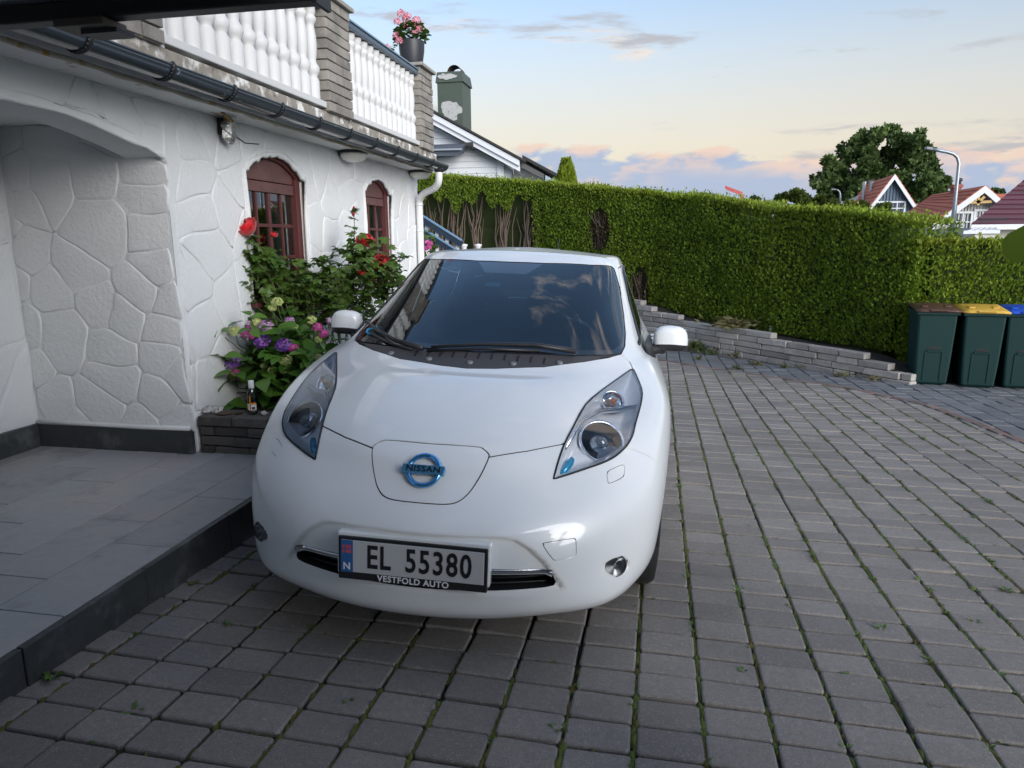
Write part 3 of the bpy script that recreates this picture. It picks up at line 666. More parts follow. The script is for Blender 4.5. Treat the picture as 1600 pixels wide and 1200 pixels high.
# ---------------------------------------------------------------- the car: body surface
CAR_RINGS = [
 # each ring runs from the front centre round the left flank to the rear centre (x, y back from the plate, z up)
 [(0,.075,.150),(.24,.10,.150),(.44,.17,.153),(.62,.28,.158),(.725,.43,.168),(.765,.62,.185),(.79,.93,.20),(.80,1.35,.20),(.80,2.0,.20),(.80,2.7,.20),(.80,3.2,.21),(.79,3.63,.22),(.76,4.0,.23),(.65,4.24,.24),(.36,4.34,.24),(0,4.36,.24)],
 [(0,-.010,.203),(.25,.020,.203),(.465,.095,.205),(.65,.23,.212),(.755,.40,.228),(.81,.60,.24),(.835,.93,.26),(.84,1.35,.26),(.84,2.0,.26),(.84,2.7,.26),(.84,3.2,.27),(.835,3.63,.28),(.805,4.0,.29),(.69,4.27,.30),(.38,4.385,.30),(0,4.41,.30)],
 [(0,-.03,.32),(.25,.0,.32),(.47,.078,.32),(.655,.228,.322),(.775,.40,.328),(.83,.60,.34),(.858,.93,.36),(.865,1.35,.36),(.867,2.0,.36),(.867,2.7,.36),(.867,3.2,.37),(.863,3.63,.38),(.83,4.0,.39),(.71,4.285,.40),(.39,4.41,.40),(0,4.435,.40)],
 [(0,-.03,.455),(.25,.005,.455),(.47,.085,.455),(.655,.235,.457),(.78,.405,.46),(.84,.61,.465),(.872,.93,.475),(.88,1.35,.475),(.880,2.0,.475),(.880,2.7,.475),(.880,3.2,.48),(.878,3.63,.49),(.842,4.0,.50),(.715,4.28,.51),(.395,4.42,.51),(0,4.445,.51)],
 [(0,.052,.57),(.25,.082,.57),(.47,.150,.57),(.655,.285,.57),(.78,.435,.572),(.842,.63,.575),(.877,.93,.58),(.885,1.35,.58),(.885,2.0,.58),(.885,2.7,.58),(.885,3.2,.585),(.882,3.63,.60),(.845,4.0,.61),(.715,4.27,.62),(.395,4.40,.62),(0,4.425,.62)],
 [(0,.125,.663),(.245,.158,.663),(.465,.238,.663),(.65,.365,.665),(.772,.505,.67),(.838,.68,.675),(.876,.96,.68),(.886,1.36,.68),(.887,2.0,.68),(.887,2.7,.685),(.887,3.2,.69),(.882,3.63,.71),(.84,4.0,.72),(.71,4.25,.73),(.39,4.365,.73),(0,4.39,.73)],
 [(0,.212,.752),(.24,.240,.752),(.455,.335,.754),(.635,.475,.758),(.755,.625,.768),(.825,.78,.782),(.868,1.01,.79),(.881,1.38,.79),(.884,2.0,.785),(.884,2.7,.79),(.884,3.2,.80),(.876,3.63,.82),(.83,4.0,.84),(.70,4.225,.85),(.38,4.33,.85),(0,4.355,.85)],
 [(0,.435,.858),(.24,.455,.857),(.445,.535,.852),(.605,.665,.848),(.72,.80,.851),(.79,.93,.864),(.84,1.10,.880),(.862,1.42,.885),(.870,2.0,.88),(.870,2.7,.89),(.868,3.2,.91),(.855,3.63,.935),(.80,4.0,.955),(.67,4.205,.96),(.36,4.30,.955),(0,4.325,.95)],
 [(0,.665,.932),(.235,.68,.931),(.43,.75,.928),(.57,.862,.926),(.672,.98,.932),(.742,1.10,.945),(.79,1.25,.958),(.824,1.48,.962),(.843,2.0,.96),(.846,2.7,.975),(.84,3.2,1.0),(.815,3.62,1.03),(.75,3.98,1.04),(.62,4.19,1.03),(.33,4.285,1.02),(0,4.31,1.01)],
 [(0,.885,.981),(.22,.90,.982),(.40,.955,.986),(.535,1.035,.991),(.625,1.12,.998),(.69,1.22,1.008),(.745,1.37,1.012),(.783,1.58,1.008),(.806,2.0,1.005),(.812,2.7,1.035),(.80,3.2,1.07),(.765,3.6,1.10),(.70,3.93,1.11),(.57,4.13,1.10),(.3,4.23,1.09),(0,4.255,1.085)],
 [(0,1.46,1.240),(.2,1.465,1.239),(.375,1.505,1.233),(.50,1.56,1.226),(.585,1.63,1.220),(.645,1.72,1.214),(.69,1.85,1.212),(.715,2.02,1.214),(.728,2.34,1.222),(.732,2.8,1.245),(.715,3.25,1.265),(.675,3.6,1.28),(.605,3.86,1.285),(.475,4.03,1.28),(.25,4.11,1.28),(0,4.13,1.28)],
 [(0,2.045,1.462),(.195,2.05,1.460),(.37,2.072,1.453),(.49,2.105,1.444),(.563,2.15,1.436),(.603,2.205,1.430),(.626,2.29,1.433),(.637,2.42,1.444),(.642,2.62,1.456),(.642,2.9,1.462),(.627,3.25,1.456),(.595,3.55,1.44),(.53,3.78,1.425),(.42,3.93,1.422),(.22,4.02,1.43),(0,4.04,1.435)],
 [(0,2.26,1.504),(.15,2.263,1.503),(.285,2.28,1.499),(.385,2.31,1.495),(.445,2.36,1.493),(.478,2.42,1.493),(.494,2.49,1.496),(.502,2.59,1.501),(.505,2.73,1.507),(.505,2.95,1.510),(.495,3.25,1.503),(.47,3.47,1.49),(.42,3.65,1.478),(.33,3.78,1.472),(.17,3.85,1.472),(0,3.87,1.472)],
 [(0,2.60,1.535)]+[(0,2.60+.02*i,1.535+.0008*min(i,8)) for i in range(1,5)]+[(0,2.72+.04*i,1.5395) for i in range(0,7)]+[(0,3.05+.05*i,1.5375-.002*i) for i in range(0,4)],
]
def car_surface(su, sv):
    """C2 cubic surface through the rings, sampled su[i] times per station span and sv[j] per ring span."""
    D = np.array(CAR_RINGS, float)                       # rings, stations, 3
    lo = np.clip((.99-D[...,2])/.15,0,1)
    D[...,0] *= 1+.045*np.clip((D[...,0]-.45)/.35,0,1)*lo  # full flanks and bumper corners
    D[...,1] -= .02*np.clip((D[...,0]-.5)/.2,0,1)*np.clip((.5-D[...,1])/.2,0,1)*lo
    ns = D.shape[1]; mir = np.array([-1,1,1.])
    full = np.concatenate([D[:,:0:-1]*mir, D], 1)        # stations -15..15
    def ext(P):
        a = np.concatenate([P[:,-2:-1]*mir, P, P[:,1:2]*mir], 1)   # closed round the rear centre
        lo = 2*a[:1]-a[1:2]; hi = a[-2:-1,::-1]                    # crosses the roof spine to the other side
        return np.concatenate([lo, a, hi], 0)
    P = full.copy()
    for _ in range(25):
        e = ext(P)
        S = (e[:-2]+4*e[1:-1]+e[2:])/6; S = (S[:,:-2]+4*S[:,1:-1]+S[:,2:])/6
        P = P + .8*(full-S)
    e = ext(P)
    def basis(t): return np.stack([(1-t)**3,3*t**3-6*t**2+4,-3*t**3+3*t**2+3*t+1,t**3],-1)/6
    def axis(ns_):
        idx=[];t=[]
        for i,k in enumerate(ns_):
            for j in range(k): idx.append(i); t.append(j/k)
        idx.append(len(ns_)-1); t.append(1.)
        return np.array(idx), basis(np.array(t))
    iu,bu = axis(list(su[::-1])+list(su)); iv,bv = axis(sv)
    G = sum(e[iv+k]*bv[:,k,None,None] for k in range(4))
    G = sum(G[:,iu+k]*bu[None,:,k,None] for k in range(4))
    return G                                             # (nv, nu, 3)
def grid_normals(G):
    du = np.gradient(G,axis=1); dv = np.gradient(G,axis=0)
    n = np.cross(du,dv); l = np.linalg.norm(n,axis=2,keepdims=True)
    return n/np.maximum(l,1e-9)
def seg_dist(P,poly,closed=True):
    """distance of 2d points to a polyline"""
    A=np.asarray(poly,float); B=np.roll(A,-1,0)
    if not closed: A,B=A[:-1],B[:-1]
    best=np.full(len(P),1e9)
    for a,b in zip(A,B):
        ab=b-a; t=np.clip(((P-a)@ab)/max(ab@ab,1e-12),0,1); d=np.hypot(*(P-a-t[:,None]*ab).T); best=np.minimum(best,d)
    return best
def sdf(P,poly):
    """signed distance to a closed 2d polygon, negative inside"""
    A=np.asarray(poly,float); B=np.roll(A,-1,0); ins=np.zeros(len(P),bool); x,y=P[:,0],P[:,1]
    for a,b in zip(A,B):
        c=(a[1]>y)!=(b[1]>y); xi=(b[0]-a[0])*(y-a[1])/((b[1]-a[1]) if b[1]!=a[1] else 1e-12)+a[0]; ins^=c&(x<xi)
    d=seg_dist(P,poly); return np.where(ins,-d,d)
def compact(V,N,T):
    if len(T)==0: return np.zeros((0,3)),np.zeros((0,3)),np.zeros((0,3),int)
    u,inv=np.unique(T.ravel(),return_inverse=True); return V[u],N[u],inv.reshape(-1,3)
def cut(M,g):
    """split a triangle mesh (V, N, T) along g = 0; returns (g<0 part, g>0 part)"""
    V,N,T=M
    if len(T)==0: return M,M
    g=np.where(abs(g)<1e-9,1e-9,g); s=g[T]<0; k=s.sum(1); ins=[T[k==3]]; out=[T[k==0]]
    nv=[];nn=[];cache={};base=len(V);A=[];B=[]
    def mid(i,j):
        key=(i,j) if i<j else (j,i)
        if key not in cache:
            t=g[i]/(g[i]-g[j]); nv.append(V[i]+(V[j]-V[i])*t); n=N[i]+(N[j]-N[i])*t; nn.append(n/np.linalg.norm(n)); cache[key]=base+len(nv)-1
        return cache[key]
    for t,q in zip(T[(k==1)|(k==2)],s[(k==1)|(k==2)]):
        lone=int(np.argmax(q)) if q.sum()==1 else int(np.argmin(q))
        a,b,c=t[lone],t[(lone+1)%3],t[(lone+2)%3]; ab,ac=mid(a,b),mid(a,c)
        one,two=(A,B) if q.sum()==1 else (B,A)
        one.append((a,ab,ac)); two.append((ab,b,c)); two.append((ab,c,ac))
    V2=np.vstack([V]+([np.array(nv)] if nv else [])); N2=np.vstack([N]+([np.array(nn)] if nn else []))
    f=lambda L,X: np.vstack(L+([np.array(X)] if X else []))
    return compact(V2,N2,f(ins,A)),compact(V2,N2,f(out,B))
def boundary(T):
    e=np.vstack([T[:,[0,1]],T[:,[1,2]],T[:,[2,0]]]); k=np.sort(e,1); u,i,c=np.unique(k,axis=0,return_index=True,return_counts=True); return e[i[c==1]]
def skirt(M,off):
    """a strip from the open edges of M, moved by off (vector or per-vertex array)"""
    V,N,T=M; e=boundary(T); W=V+off; nV=np.vstack([V,W]); F=[(a,b,b+len(V),a+len(V)) for a,b in e]; return nV,F
def both(poly): return list(poly)+[(-p[0],*p[1:]) for p in reversed(poly)]
def FD(V): return np.stack([V[:,0],.52*V[:,1]+.85*V[:,2]],1)          # seen from in front and above
def FDp(poly): return [(p[0],.52*p[1]+.85*p[2]) for p in poly]
def XZ(V): return V[:,[0,2]]
def YZ(V): return V[:,[1,2]]
def flip(poly): return [(-p[0],*p[1:]) for p in poly]

HL=[(.456,.224,.653),(.465,.275,.702),(.481,.351,.755),(.503,.446,.797),(.54,.622,.857),(.599,.779,.893),(.664,.937,.923),(.732,1.102,.953),(.758,.999,.911),(.774,.911,.876),(.768,.794,.84),(.746,.63,.789),(.734,.544,.755),(.704,.462,.724),(.646,.375,.696),(.533,.277,.67)]
LID=[(.0,.213,.753),(.169,.224,.752),(.194,.22,.746),(.214,.21,.735),(.22,.199,.723),(.207,.162,.682),(.182,.121,.632),(.16,.094,.604),(.131,.074,.585),(.087,.064,.578),(.0,.06,.577)]
COWL_F=[(0,.80,.953),(.128,.819,.957),(.334,.883,.967),(.506,1.002,.985),(.613,1.106,.997),(.672,1.19,1.008)]
HOOD=LID[:5]+[(.354,.264,.74)]+HL[2:8]+[(.715,1.15,.985)]+COWL_F[::-1]
GLASS=[(0,1.955,1.43),(.20,1.965,1.431),(.472,2.057,1.43),(.585,2.165,1.425),(.606,2.16,1.41),(.647,1.968,1.302),(.677,1.683,1.172),(.691,1.458,1.087),(.69,1.299,1.037),(.672,1.19,1.008)]
COWL_R=[(0,.95,1.008),(.212,.962,1.01),(.452,1.025,1.006),(.60,1.115,1.004),(.672,1.19,1.008)]
WASH=[(.646,.33,.657),(.652,.344,.666),(.701,.398,.678),(.709,.397,.671),(.711,.373,.65),(.701,.353,.639),(.66,.31,.628),(.651,.308,.633)]
TOW=[(.443,.073,.459),(.448,.077,.466),(.542,.127,.471),(.553,.131,.459),(.557,.127,.416),(.551,.122,.409),(.492,.088,.402),(.478,.081,.409)]
MOUTH=[(0,.500),(.283,.497),(.354,.488),(.409,.456),(.46,.406),(.505,.341),(.530,.300),(.528,.270),(.49,.255),(.3,.245),(0,.24)]
HOLE=[(0,.372),(.276,.369),(.462,.360),(.478,.335),(.494,.302),(.487,.292),(.454,.287),(.27,.284),(0,.284)]
FOG=[(.628,.334),(.638,.358),(.672,.374),(.714,.376),(.746,.352),(.758,.317),(.743,.286),(.708,.274),(.662,.282),(.634,.305)]
def smooth_loop(P,keep=(),k=5):
    """closed outline rounded through its points, sharp at the kept ones"""
    P=[np.array(p,float) for p in P]; n=len(P); out=[]
    for i in range(n):
        p0,p1,p2,p3=P[i-1],P[i],P[(i+1)%n],P[(i+2)%n]
        if i in keep: p0=p1
        if (i+1)%n in keep: p3=p2
        for j in range(k): t=j/k; out.append(tuple(.5*((2*p1)+(p2-p0)*t+(2*p0-5*p1+4*p2-p3)*t*t+(-p0+3*p1-3*p2+p3)*t**3)))
    return out
HL_IN=list(HL[2:8]); HL=smooth_loop(HL,(0,7)); LIDS=smooth_loop(LID[1:10]+[(.0,.06,.577)]+[(-p[0],*p[1:]) for p in LID[9:0:-1]]+[LID[0]],(),4); WASH=smooth_loop(WASH,(),3); TOW=smooth_loop(TOW,(),3); FOG=smooth_loop([(p[0],p[1]) for p in FOG],(),3)
CAR_M=Matrix(((.999,-.040,.038,-.803),(.038,.998,.041,2.168),(-.039,-.040,.998,-1.472+CAM_Z),(0,0,0,1)))

def build_car():
    paint=mat('pearl_white_paint',(.79,.81,.82),.30,0,.5,.75,.03,tint=[(420,(.50,.48,.45),.735,.76),(3.,(.76,.785,.80),.45,.65)])
    gapm=mat('panel_gap_black',(.012,.012,.013),.6)
    blackp=mat('black_plastic',(.02,.021,.023),.42,noise=(300,.2))
    cowlm=mat('cowl_grey_plastic',(.055,.052,.052),.5,noise=(220,.25))
    rubber=mat('tyre_rubber',(.016,.016,.017),.75,bump=(90,.3,.002))
    chrome=mat('chrome',(.82,.84,.86),.07,1.)
    bluechrome=mat('blue_chrome',(.16,.50,.92),.14,.85)
    dark=mat('dark_void',(.006,.006,.007),.8)
    glass=glass_mat('windscreen_glass',(.42,.62,.68),.97,1.85)
    tint=glass_mat('tinted_side_glass',(.10,.12,.13),1.)
    lensm=glass_mat('clear_lens',(.97,.985,1.),.98,1.45)
    reflect=mat('silver_reflector',(.93,.95,.98),.20,.12)
    car=thing('electric_hatchback','pearl white electric hatchback parked nose-on on the paved driveway','car',matrix=CAR_M)
    SU=[20,18,18,16,14,12,8,7,7,7,7,7,6,5,5]; SV=[6,10,16,14,12,12,14,14,12,16,16,8,5]
    G=car_surface(SU,SV); nv,nu=G.shape[:2]
    # recesses pressed into the bumper
    P=G.reshape(-1,3); front=(P[:,1]<.62)&(P[:,2]<.60)
    def press(poly,depth,width,vec=(0,1,0)):
        d=sdf(XZ(P),poly); a=depth*smooth01(-d/width)*front
        P[:]+=a[:,None]*np.array(vec)
    press(both(MOUTH),.034,.030)
    for q in (FOG,flip(FOG)): press(q,.052,.034,(0,1,0))
    # shallow crease lines along the bonnet
    hood_y=(P[:,1]>.25)&(P[:,1]<1.2)&(P[:,2]>.7)
    cx=.30+.16*np.clip((P[:,1]-.25)/.75,0,1)
    P[:,2]-=.0*smooth01((abs(P[:,0])-cx+.03)/.06)*hood_y*smooth01((P[:,1]-.25)/.12)*smooth01((1.0-P[:,1])/.12)
    Nn=grid_normals(G).reshape(-1,3)
    I=np.arange(nv*nu).reshape(nv,nu)
    T=np.concatenate([np.stack([I[:-1,:-1],I[:-1,1:],I[1:,1:]],-1).reshape(-1,3),np.stack([I[:-1,:-1],I[1:,1:],I[1:,:-1]],-1).reshape(-1,3)])
    fine=(P.copy(),Nn,T)
    fV=[];fF=[]
    def surf_point(x,q,mode='FD',ymax=1.7):
        """point and normal of the body straight under (x, q) of a projection"""
        V,N,TT=fine; Q=FD(V) if mode=='FD' else XZ(V)
        a,b,c=Q[TT[:,0]],Q[TT[:,1]],Q[TT[:,2]]; p=np.array([x,q])
        den=(b[:,1]-c[:,1])*(a[:,0]-c[:,0])+(c[:,0]-b[:,0])*(a[:,1]-c[:,1]); den=np.where(abs(den)<1e-12,1e-12,den)
        l1=((b[:,1]-c[:,1])*(p[0]-c[:,0])+(c[:,0]-b[:,0])*(p[1]-c[:,1]))/den
        l2=((c[:,1]-a[:,1])*(p[0]-c[:,0])+(a[:,0]-c[:,0])*(p[1]-c[:,1]))/den; l3=1-l1-l2
        ok=(l1>-1e-6)&(l2>-1e-6)&(l3>-1e-6); best=None
        for i in np.where(ok)[0]:
            t=TT[i]; w=np.array([l1[i],l2[i],l3[i]]); X=w@V[t]
            if best is None or X[1]<best[0][1]: best=(X,w@N[t])
        return best
    def on(p,mode='FD'):
        q=.52*p[1]+.85*p[2] if mode=='FD' else p[2]
        return surf_point(p[0],q,mode)
    GAP=.0045; gaps=[]
    body=fine
    def panel(M,fn,gap=GAP):
        """take the region fn(V)<0 out of M, leaving a dark recessed gap"""
        a,b=cut(M,fn(M[0])+gap/2)
        strip,b=cut(b,fn(b[0])-gap/2)
        if len(strip[2]): gaps.append((strip[0]-strip[1]*.007,strip[1],strip[2]))
        return a,b
    lim=lambda V,cond,g: np.where(cond,g,1.)
    def put(name,M,m,parent=car,thick=.004):
        V,N,Tt=M; e=boundary(Tt); k=len(V); ring=np.unique(e)
        mp={v:k+i for i,v in enumerate(ring)}; V2=np.vstack([V,V[ring]-N[ring]*thick]); N2=np.vstack([N,N[ring]])
        F=Tt.tolist()+[(int(b),int(a),mp[a],mp[b]) for a,b in e] if thick else Tt.tolist()
        return raw(name,V2 if thick else V,F,m,parent,normals=N2 if thick else N)
    fr=lambda V:(V[:,1]<1.75)&(V[:,2]>.5)
    gpoly=FDp(both(GLASS+COWL_R[-2::-1])); wfn=lambda V: lim(V,(V[:,1]<2.4)&(V[:,1]>.8),sdf(FD(V),gpoly))
    ws,body=panel(body,wfn,.006)
    cpoly=FDp(both(COWL_F+COWL_R[-2::-1])); cowl,body=panel(body,lambda V: lim(V,fr(V),sdf(FD(V),cpoly)),.004)
    lpoly=FDp(LIDS); lid,body=panel(body,lambda V: lim(V,fr(V),sdf(FD(V),lpoly)),.005)
    hpoly=FDp(both(HOOD)); hood,body=panel(body,lambda V: lim(V,fr(V),sdf(FD(V),hpoly)),.006)
    lamps=[]
    for s in (1,-1):
        hp=FDp(HL if s>0 else flip(HL)); a,body=panel(body,lambda V: lim(V,fr(V),sdf(FD(V),hp)),.007); lamps.append((s,a,hp))
    caps=[]
    for s in (1,-1):
        wp=FDp(WASH if s>0 else flip(WASH)); a,body=panel(body,lambda V: lim(V,fr(V),sdf(FD(V),wp)),.0025); caps.append(a)
    tp=[(p[0],p[2]) for p in TOW]; tow,body=panel(body,lambda V: lim(V,V[:,1]<.5,sdf(XZ(V),tp)),.0025)
    hole,body=cut(body,lim(body[0],body[0][:,1]<.5,sdf(XZ(body[0]),both(HOLE))))
    for cy in (.93,3.63):
        arch=lambda V: np.where(abs(V[:,0])>.55,np.maximum(np.hypot(V[:,1]-cy,V[:,2]-.316)-.352,V[:,2]-.80),1.)
        a,body=cut(body,arch(body[0]))
    bump_poly=[(-1,-1),(-1,2),(.44,2),(.455,.745),(.479,.723),(.501,.705),(.529,.682),(.57,.628),(.60,.56),(.605,-1)]
    bumper,body=panel(body,lambda V: lim(V,V[:,2]<.76,sdf(YZ(V),bump_poly)),.004)
    rear_poly=[(9,-1),(9,.70),(4.12,.70),(3.99,.62),(3.96,-1)]
    rbump,body=panel(body,lambda V: sdf(YZ(V),rear_poly),.004)
    win=[(1.62,1.045),(1.95,1.225),(2.28,1.385),(2.5,1.418),(3.1,1.425),(3.45,1.395),(3.58,1.15),(3.0,1.085),(2.3,1.05)]
    dfr=[(1.33,.30),(1.31,.60),(1.36,.90),(1.44,1.01),(1.62,1.115),(1.97,1.30),(2.25,1.42),(2.62,1.445),(2.62,.9),(2.56,.26),(1.38,.26)]
    drr=[(2.62,.26),(2.67,.9),(2.67,1.448),(3.1,1.447),(3.42,1.425),(3.55,1.20),(3.50,.95),(3.30,.72),(3.22,.45),(3.16,.26)]
    doors=[];glz=[]
    for s in (1,-1):
        side=lambda V: (V[:,0]*s>.5)&(V[:,1]>1.2)&(V[:,1]<3.9)
        fd,body=panel(body,lambda V: lim(V,side(V),sdf(YZ(V),dfr)),.005); rd,body=panel(body,lambda V: lim(V,side(V),sdf(YZ(V),drr)),.005)
        gw,fd=cut(fd,sdf(YZ(fd[0]),win)); gr,rd=cut(rd,sdf(YZ(rd[0]),win))
        doors.append((s,fd,rd,gw,gr))
    rw=[(-.50,1.12),(.50,1.12),(.44,1.40),(-.44,1.40)]
    rglass,body=panel(body,lambda V: lim(V,V[:,1]>3.8,sdf(XZ(V),rw)),.006)
    tails=[]
    for s in (1,-1):
        tl=[(.56*s,.80),(.72*s,.80),(.74*s,1.0),(.62*s,1.30),(.50*s,1.33),(.60*s,1.05)]; a,body=panel(body,lambda V: lim(V,V[:,1]>3.7,sdf(XZ(V),tl)),.004); tails.append(a)
    put('body',body,paint)
    put('front_bumper',bumper,paint); put('rear_bumper',rbump,paint); hd=put('bonnet',hood,paint); ld=put('charge_port_lid',lid,paint)
    cw=put('cowl_panel',cowl,cowlm)
    gV=[];gN=[];gT=[];k=0
    for V,N,Tt in gaps: gV.append(V);gN.append(N);gT.append(Tt+k);k+=len(V)
    raw('panel_gap',np.vstack(gV),np.vstack(gT),gapm,car,normals=np.vstack(gN))
    for a in caps: put('washer_cap',a,paint)
    put('tow_eye_cover',tow,paint)
    raw('rear_window',rglass[0],rglass[2],tint,car,normals=rglass[1])
    for a in tails: put('tail_light',a,mat('red_tail_lens',(.35,.01,.01),.15,coat=1.))
    for s,fd,rd,gw,gr in doors:
        d1=put('front_door',fd,paint); d2=put('rear_door',rd,paint)
        raw('door_window',gw[0],gw[2],tint,d1,normals=gw[1]); raw('door_window',gr[0],gr[2],tint,d2,normals=gr[1])
        for d,y in ((d1,2.42),(d2,3.32)):
            b=MB(); x=.935*s; b.tube([(x-.03*s,y-.09,.905),(x,y-.07,.908),(x+.006*s,y,.91),(x,y+.07,.912),(x-.03*s,y+.09,.913)],[.008,.012,.013,.012,.008],8); b.build('handle',chrome,d,True,True)
        b=MB(); Q=[(1.50,1.03),(1.63,1.045),(1.96,1.228),(2.30,1.392),(2.52,1.428),(3.1,1.436)]
        pts=[]
        for y,z in Q:
            V=fine[0]; m=(V[:,0]*s>.4); i=np.where(m)[0][((V[m][:,1]-y)**2+(V[m][:,2]-z)**2).argmin()]; pts.append(Vector((V[i,0]+.004*s,y,z)))
        b.tube(pts,.009,6); b.build('window_trim',blackp,d1,True,True)
    # windscreen: black ceramic border, then clear glass
    tz=FDp(both([(0,1.96,1.432),(.20,1.965,1.432),(.12,1.78,1.362),(0,1.78,1.363)]))
    def frit(V):
        Q=FD(V); e=sdf(Q,gpoly); low=np.clip((.52*1.35+.85*1.05-Q[:,1])/.12,0,1)
        g=-(e+.012+.030*low); t=sdf(Q,tz); return np.maximum(e+.003,-np.maximum(g,-t)) if False else np.where(True,np.minimum(g,1),1)
    # signed: negative where clear
    def clear(V):
        Q=FD(V); e=sdf(Q,gpoly); low=np.clip((.52*1.35+.85*1.05-Q[:,1])/.12,0,1)
        return np.maximum(e+.012+.028*low,-sdf(Q,tz))
    cl,fr_=cut(ws,clear(ws[0]))
    wo=raw('windscreen',cl[0],cl[2],glass,car,normals=cl[1])
    put('ceramic_border',fr_,mat('ceramic_black',(.009,.010,.012),.12,coat=1.),wo,.003)
    gv,gf=skirt((ws[0]+ws[1]*.003,ws[1],ws[2]),-ws[1]*.02); raw('windscreen_seal',gv,gf,blackp,wo)
    # mouth: dark opening, chrome blade, white number plate carrier
    raw('grille_opening',*(lambda v,f:(v,f))(*skirt(hole,np.array([0,.11,0]))),dark,car,smooth=False)
    raw('grille_backing',hole[0]+np.array([0,.10,0]),hole[2],dark,car)
    b=MB(); top=[];bot=[]
    xs=np.linspace(-.478,.478,41); ch=[]
    for x in xs:
        h=surf_point(float(np.clip(x,-.47,.47)),.372,'XZ'); ch.append(h[0][1])
    rows=[]
    for x,y in zip(xs,ch):
        zt=.372-.010*(abs(x)/.47)**2
        rows.append([(x,y+.016,zt),(x,y+.004,zt-.003),(x,y+.002,zt-.014),(x,y+.008,zt-.029),(x,y+.03,zt-.030)])
    V=[p for r_ in rows for p in r_]; F=[(i*5+j,(i+1)*5+j,(i+1)*5+j+1,i*5+j+1) for i in range(40) for j in range(4)]
    raw('chrome_blade',V,F,mat('smoked_chrome',(.70,.72,.74),.15,1.),car)
    b=MB()
    for i in range(4):
        z=.335-.021*i; b=MB(); b.tube([(x,y+.055,z) for x,y in zip(xs,ch) if abs(x)<.455-.0*i],.0045,6); b.build('grille_slat',blackp,car,True,True)
    # headlights
    for s,M,hp in lamps:
        V,N,Tt=M; e=-sdf(FD(V),hp); bulge=.004+.016*smooth01(e/.05)
        lamp=put('headlight',(V+N*bulge[:,None],N,Tt),lensm,car,.018)
        dep=.006+.052*smooth01(e/.05)
        raw('reflector_bowl',V-N*dep[:,None],Tt,reflect,lamp,normals=None)
        def spot(p):
            X,n=on((p[0]*s,p[1],p[2])); return Vector(X),Vector(n).normalized()
        # main projector, indicator, blue accent, chrome rim
        c,n=spot((.625,.47,.765)); ax=(Vector((.15*s,-.96,.22)).normalized()*.45+n*.55).normalized(); c0=c-n*.030
        b=MB(); b.lathe([(.088,-.02),(.093,.0),(.089,.012),(.082,.008)],c0,32,ax,cap=False); b.build('projector_ring',chrome,lamp,True,True)
        b=MB(); b.lathe([(.084,.004),(.072,-.010),(.048,-.022),(.0,-.026)],c0,32,ax); b.build('projector_bowl',mat('lamp_dark_chrome',(.48,.52,.60),.10,1.),lamp,True,True)
        b=MB(); b.lathe([(.032,-.022),(.030,-.004),(.023,.008),(.012,.015),(0,.017)],c0,24,ax); b.build('projector_lens',mat('projector_glass',(.10,.14,.18),.03,0,.8,1.),lamp,True,True)
        c,n=spot((.655,.77,.872)); ax2=(Vector((.25*s,-.75,.60))).normalized(); c1=c-n*.030
        b=MB(); b.lathe([(.050,0),(.052,.012),(.047,.016),(.044,.006),(.030,-.012),(.012,-.016),(.0,-.016)],c1,24,ax2); b.build('indicator_bowl',chrome,lamp,True,True)
        b=MB(); b.lathe([(.016,-.012),(.017,.010),(.011,.022),(0,.025)],c1,14,ax2); b.build('indicator_bulb',mat('amber_bulb',(.75,.22,.03),.15,0,.6,1.),lamp,True,True)
        blue=[(.478,.245,.672),(.503,.262,.676),(.528,.305,.700),(.530,.330,.716),(.515,.340,.722),(.495,.30,.705)]
        bp=FDp(blue if s>0 else flip(blue)); a,_=cut((V,N,Tt),sdf(FD(V),bp)); ee=-sdf(FD(a[0]),bp)
        raw('blue_accent',a[0]-a[1]*(.022-.016*smooth01(ee/.012))[:,None],a[2],mat('blue_lamp_fin',(.03,.42,.72),.12,.3,.6,1.),lamp)
        # chrome divider between the two bowls and a ridge down the lamp
        pts=[]
        for p in ((.485,.34,.745),(.53,.53,.81),(.60,.66,.835),(.68,.72,.84),(.755,.80,.845)):
            c,n=spot(p); pts.append(c-n*.018)
        b=MB(); b.tube(pts,[.008,.012,.014,.012,.008],8); b.build('lamp_bridge',chrome,lamp,True,True)
        b=MB(); q=(HL if s>0 else flip(HL))[::2]; pts=[]
        for p in q: c,n=on(p)if on(p) else (None,None); pts.append(Vector(c)+Vector(n)*.002) if c is not None else None
        b.tube(pts,.0035,6,closed=True); b.build('lamp_seal',gapm,lamp,True,True)
        # fog lamp in its scoop
        fp=surf_point(.692*s,.328,'XZ')[0]; fx=Vector((.22*s,-.97,.06)).normalized(); c2=Vector((fp[0],fp[1]-.019,fp[2]+.003))
        fo=MB(); fo.lathe([(.046,-.040),(.047,.004),(.044,.009),(.041,.006)],c2,28,fx,cap=False); fl=fo.build('fog_lamp',blackp,car,True,True)
        fo=MB(); fo.lathe([(.0415,.005),(.034,.001),(.020,-.003),(.010,-.004),(.0,-.004)],c2,28,fx); fo.build('fog_bowl',mat('fog_reflector',(.75,.76,.78),.25,.7),fl,True,True)
        fo=MB(); fo.lathe([(.042,.007),(.030,.012),(.014,.014),(.0,.0145)],c2,28,fx); fo.build('fog_lens',lensm,fl,True,True)
    # badge
    c,n=on((0,.132,.671)); c=Vector(c); n=Vector(n).normalized(); ex=Vector((1,0,0)); ey=n.cross(ex).normalized()
    ring=[c+n*.010+ex*(.058*math.cos(a))+ey*(.056*math.sin(a)) for a in np.linspace(0,2*math.pi,40,endpoint=False)]
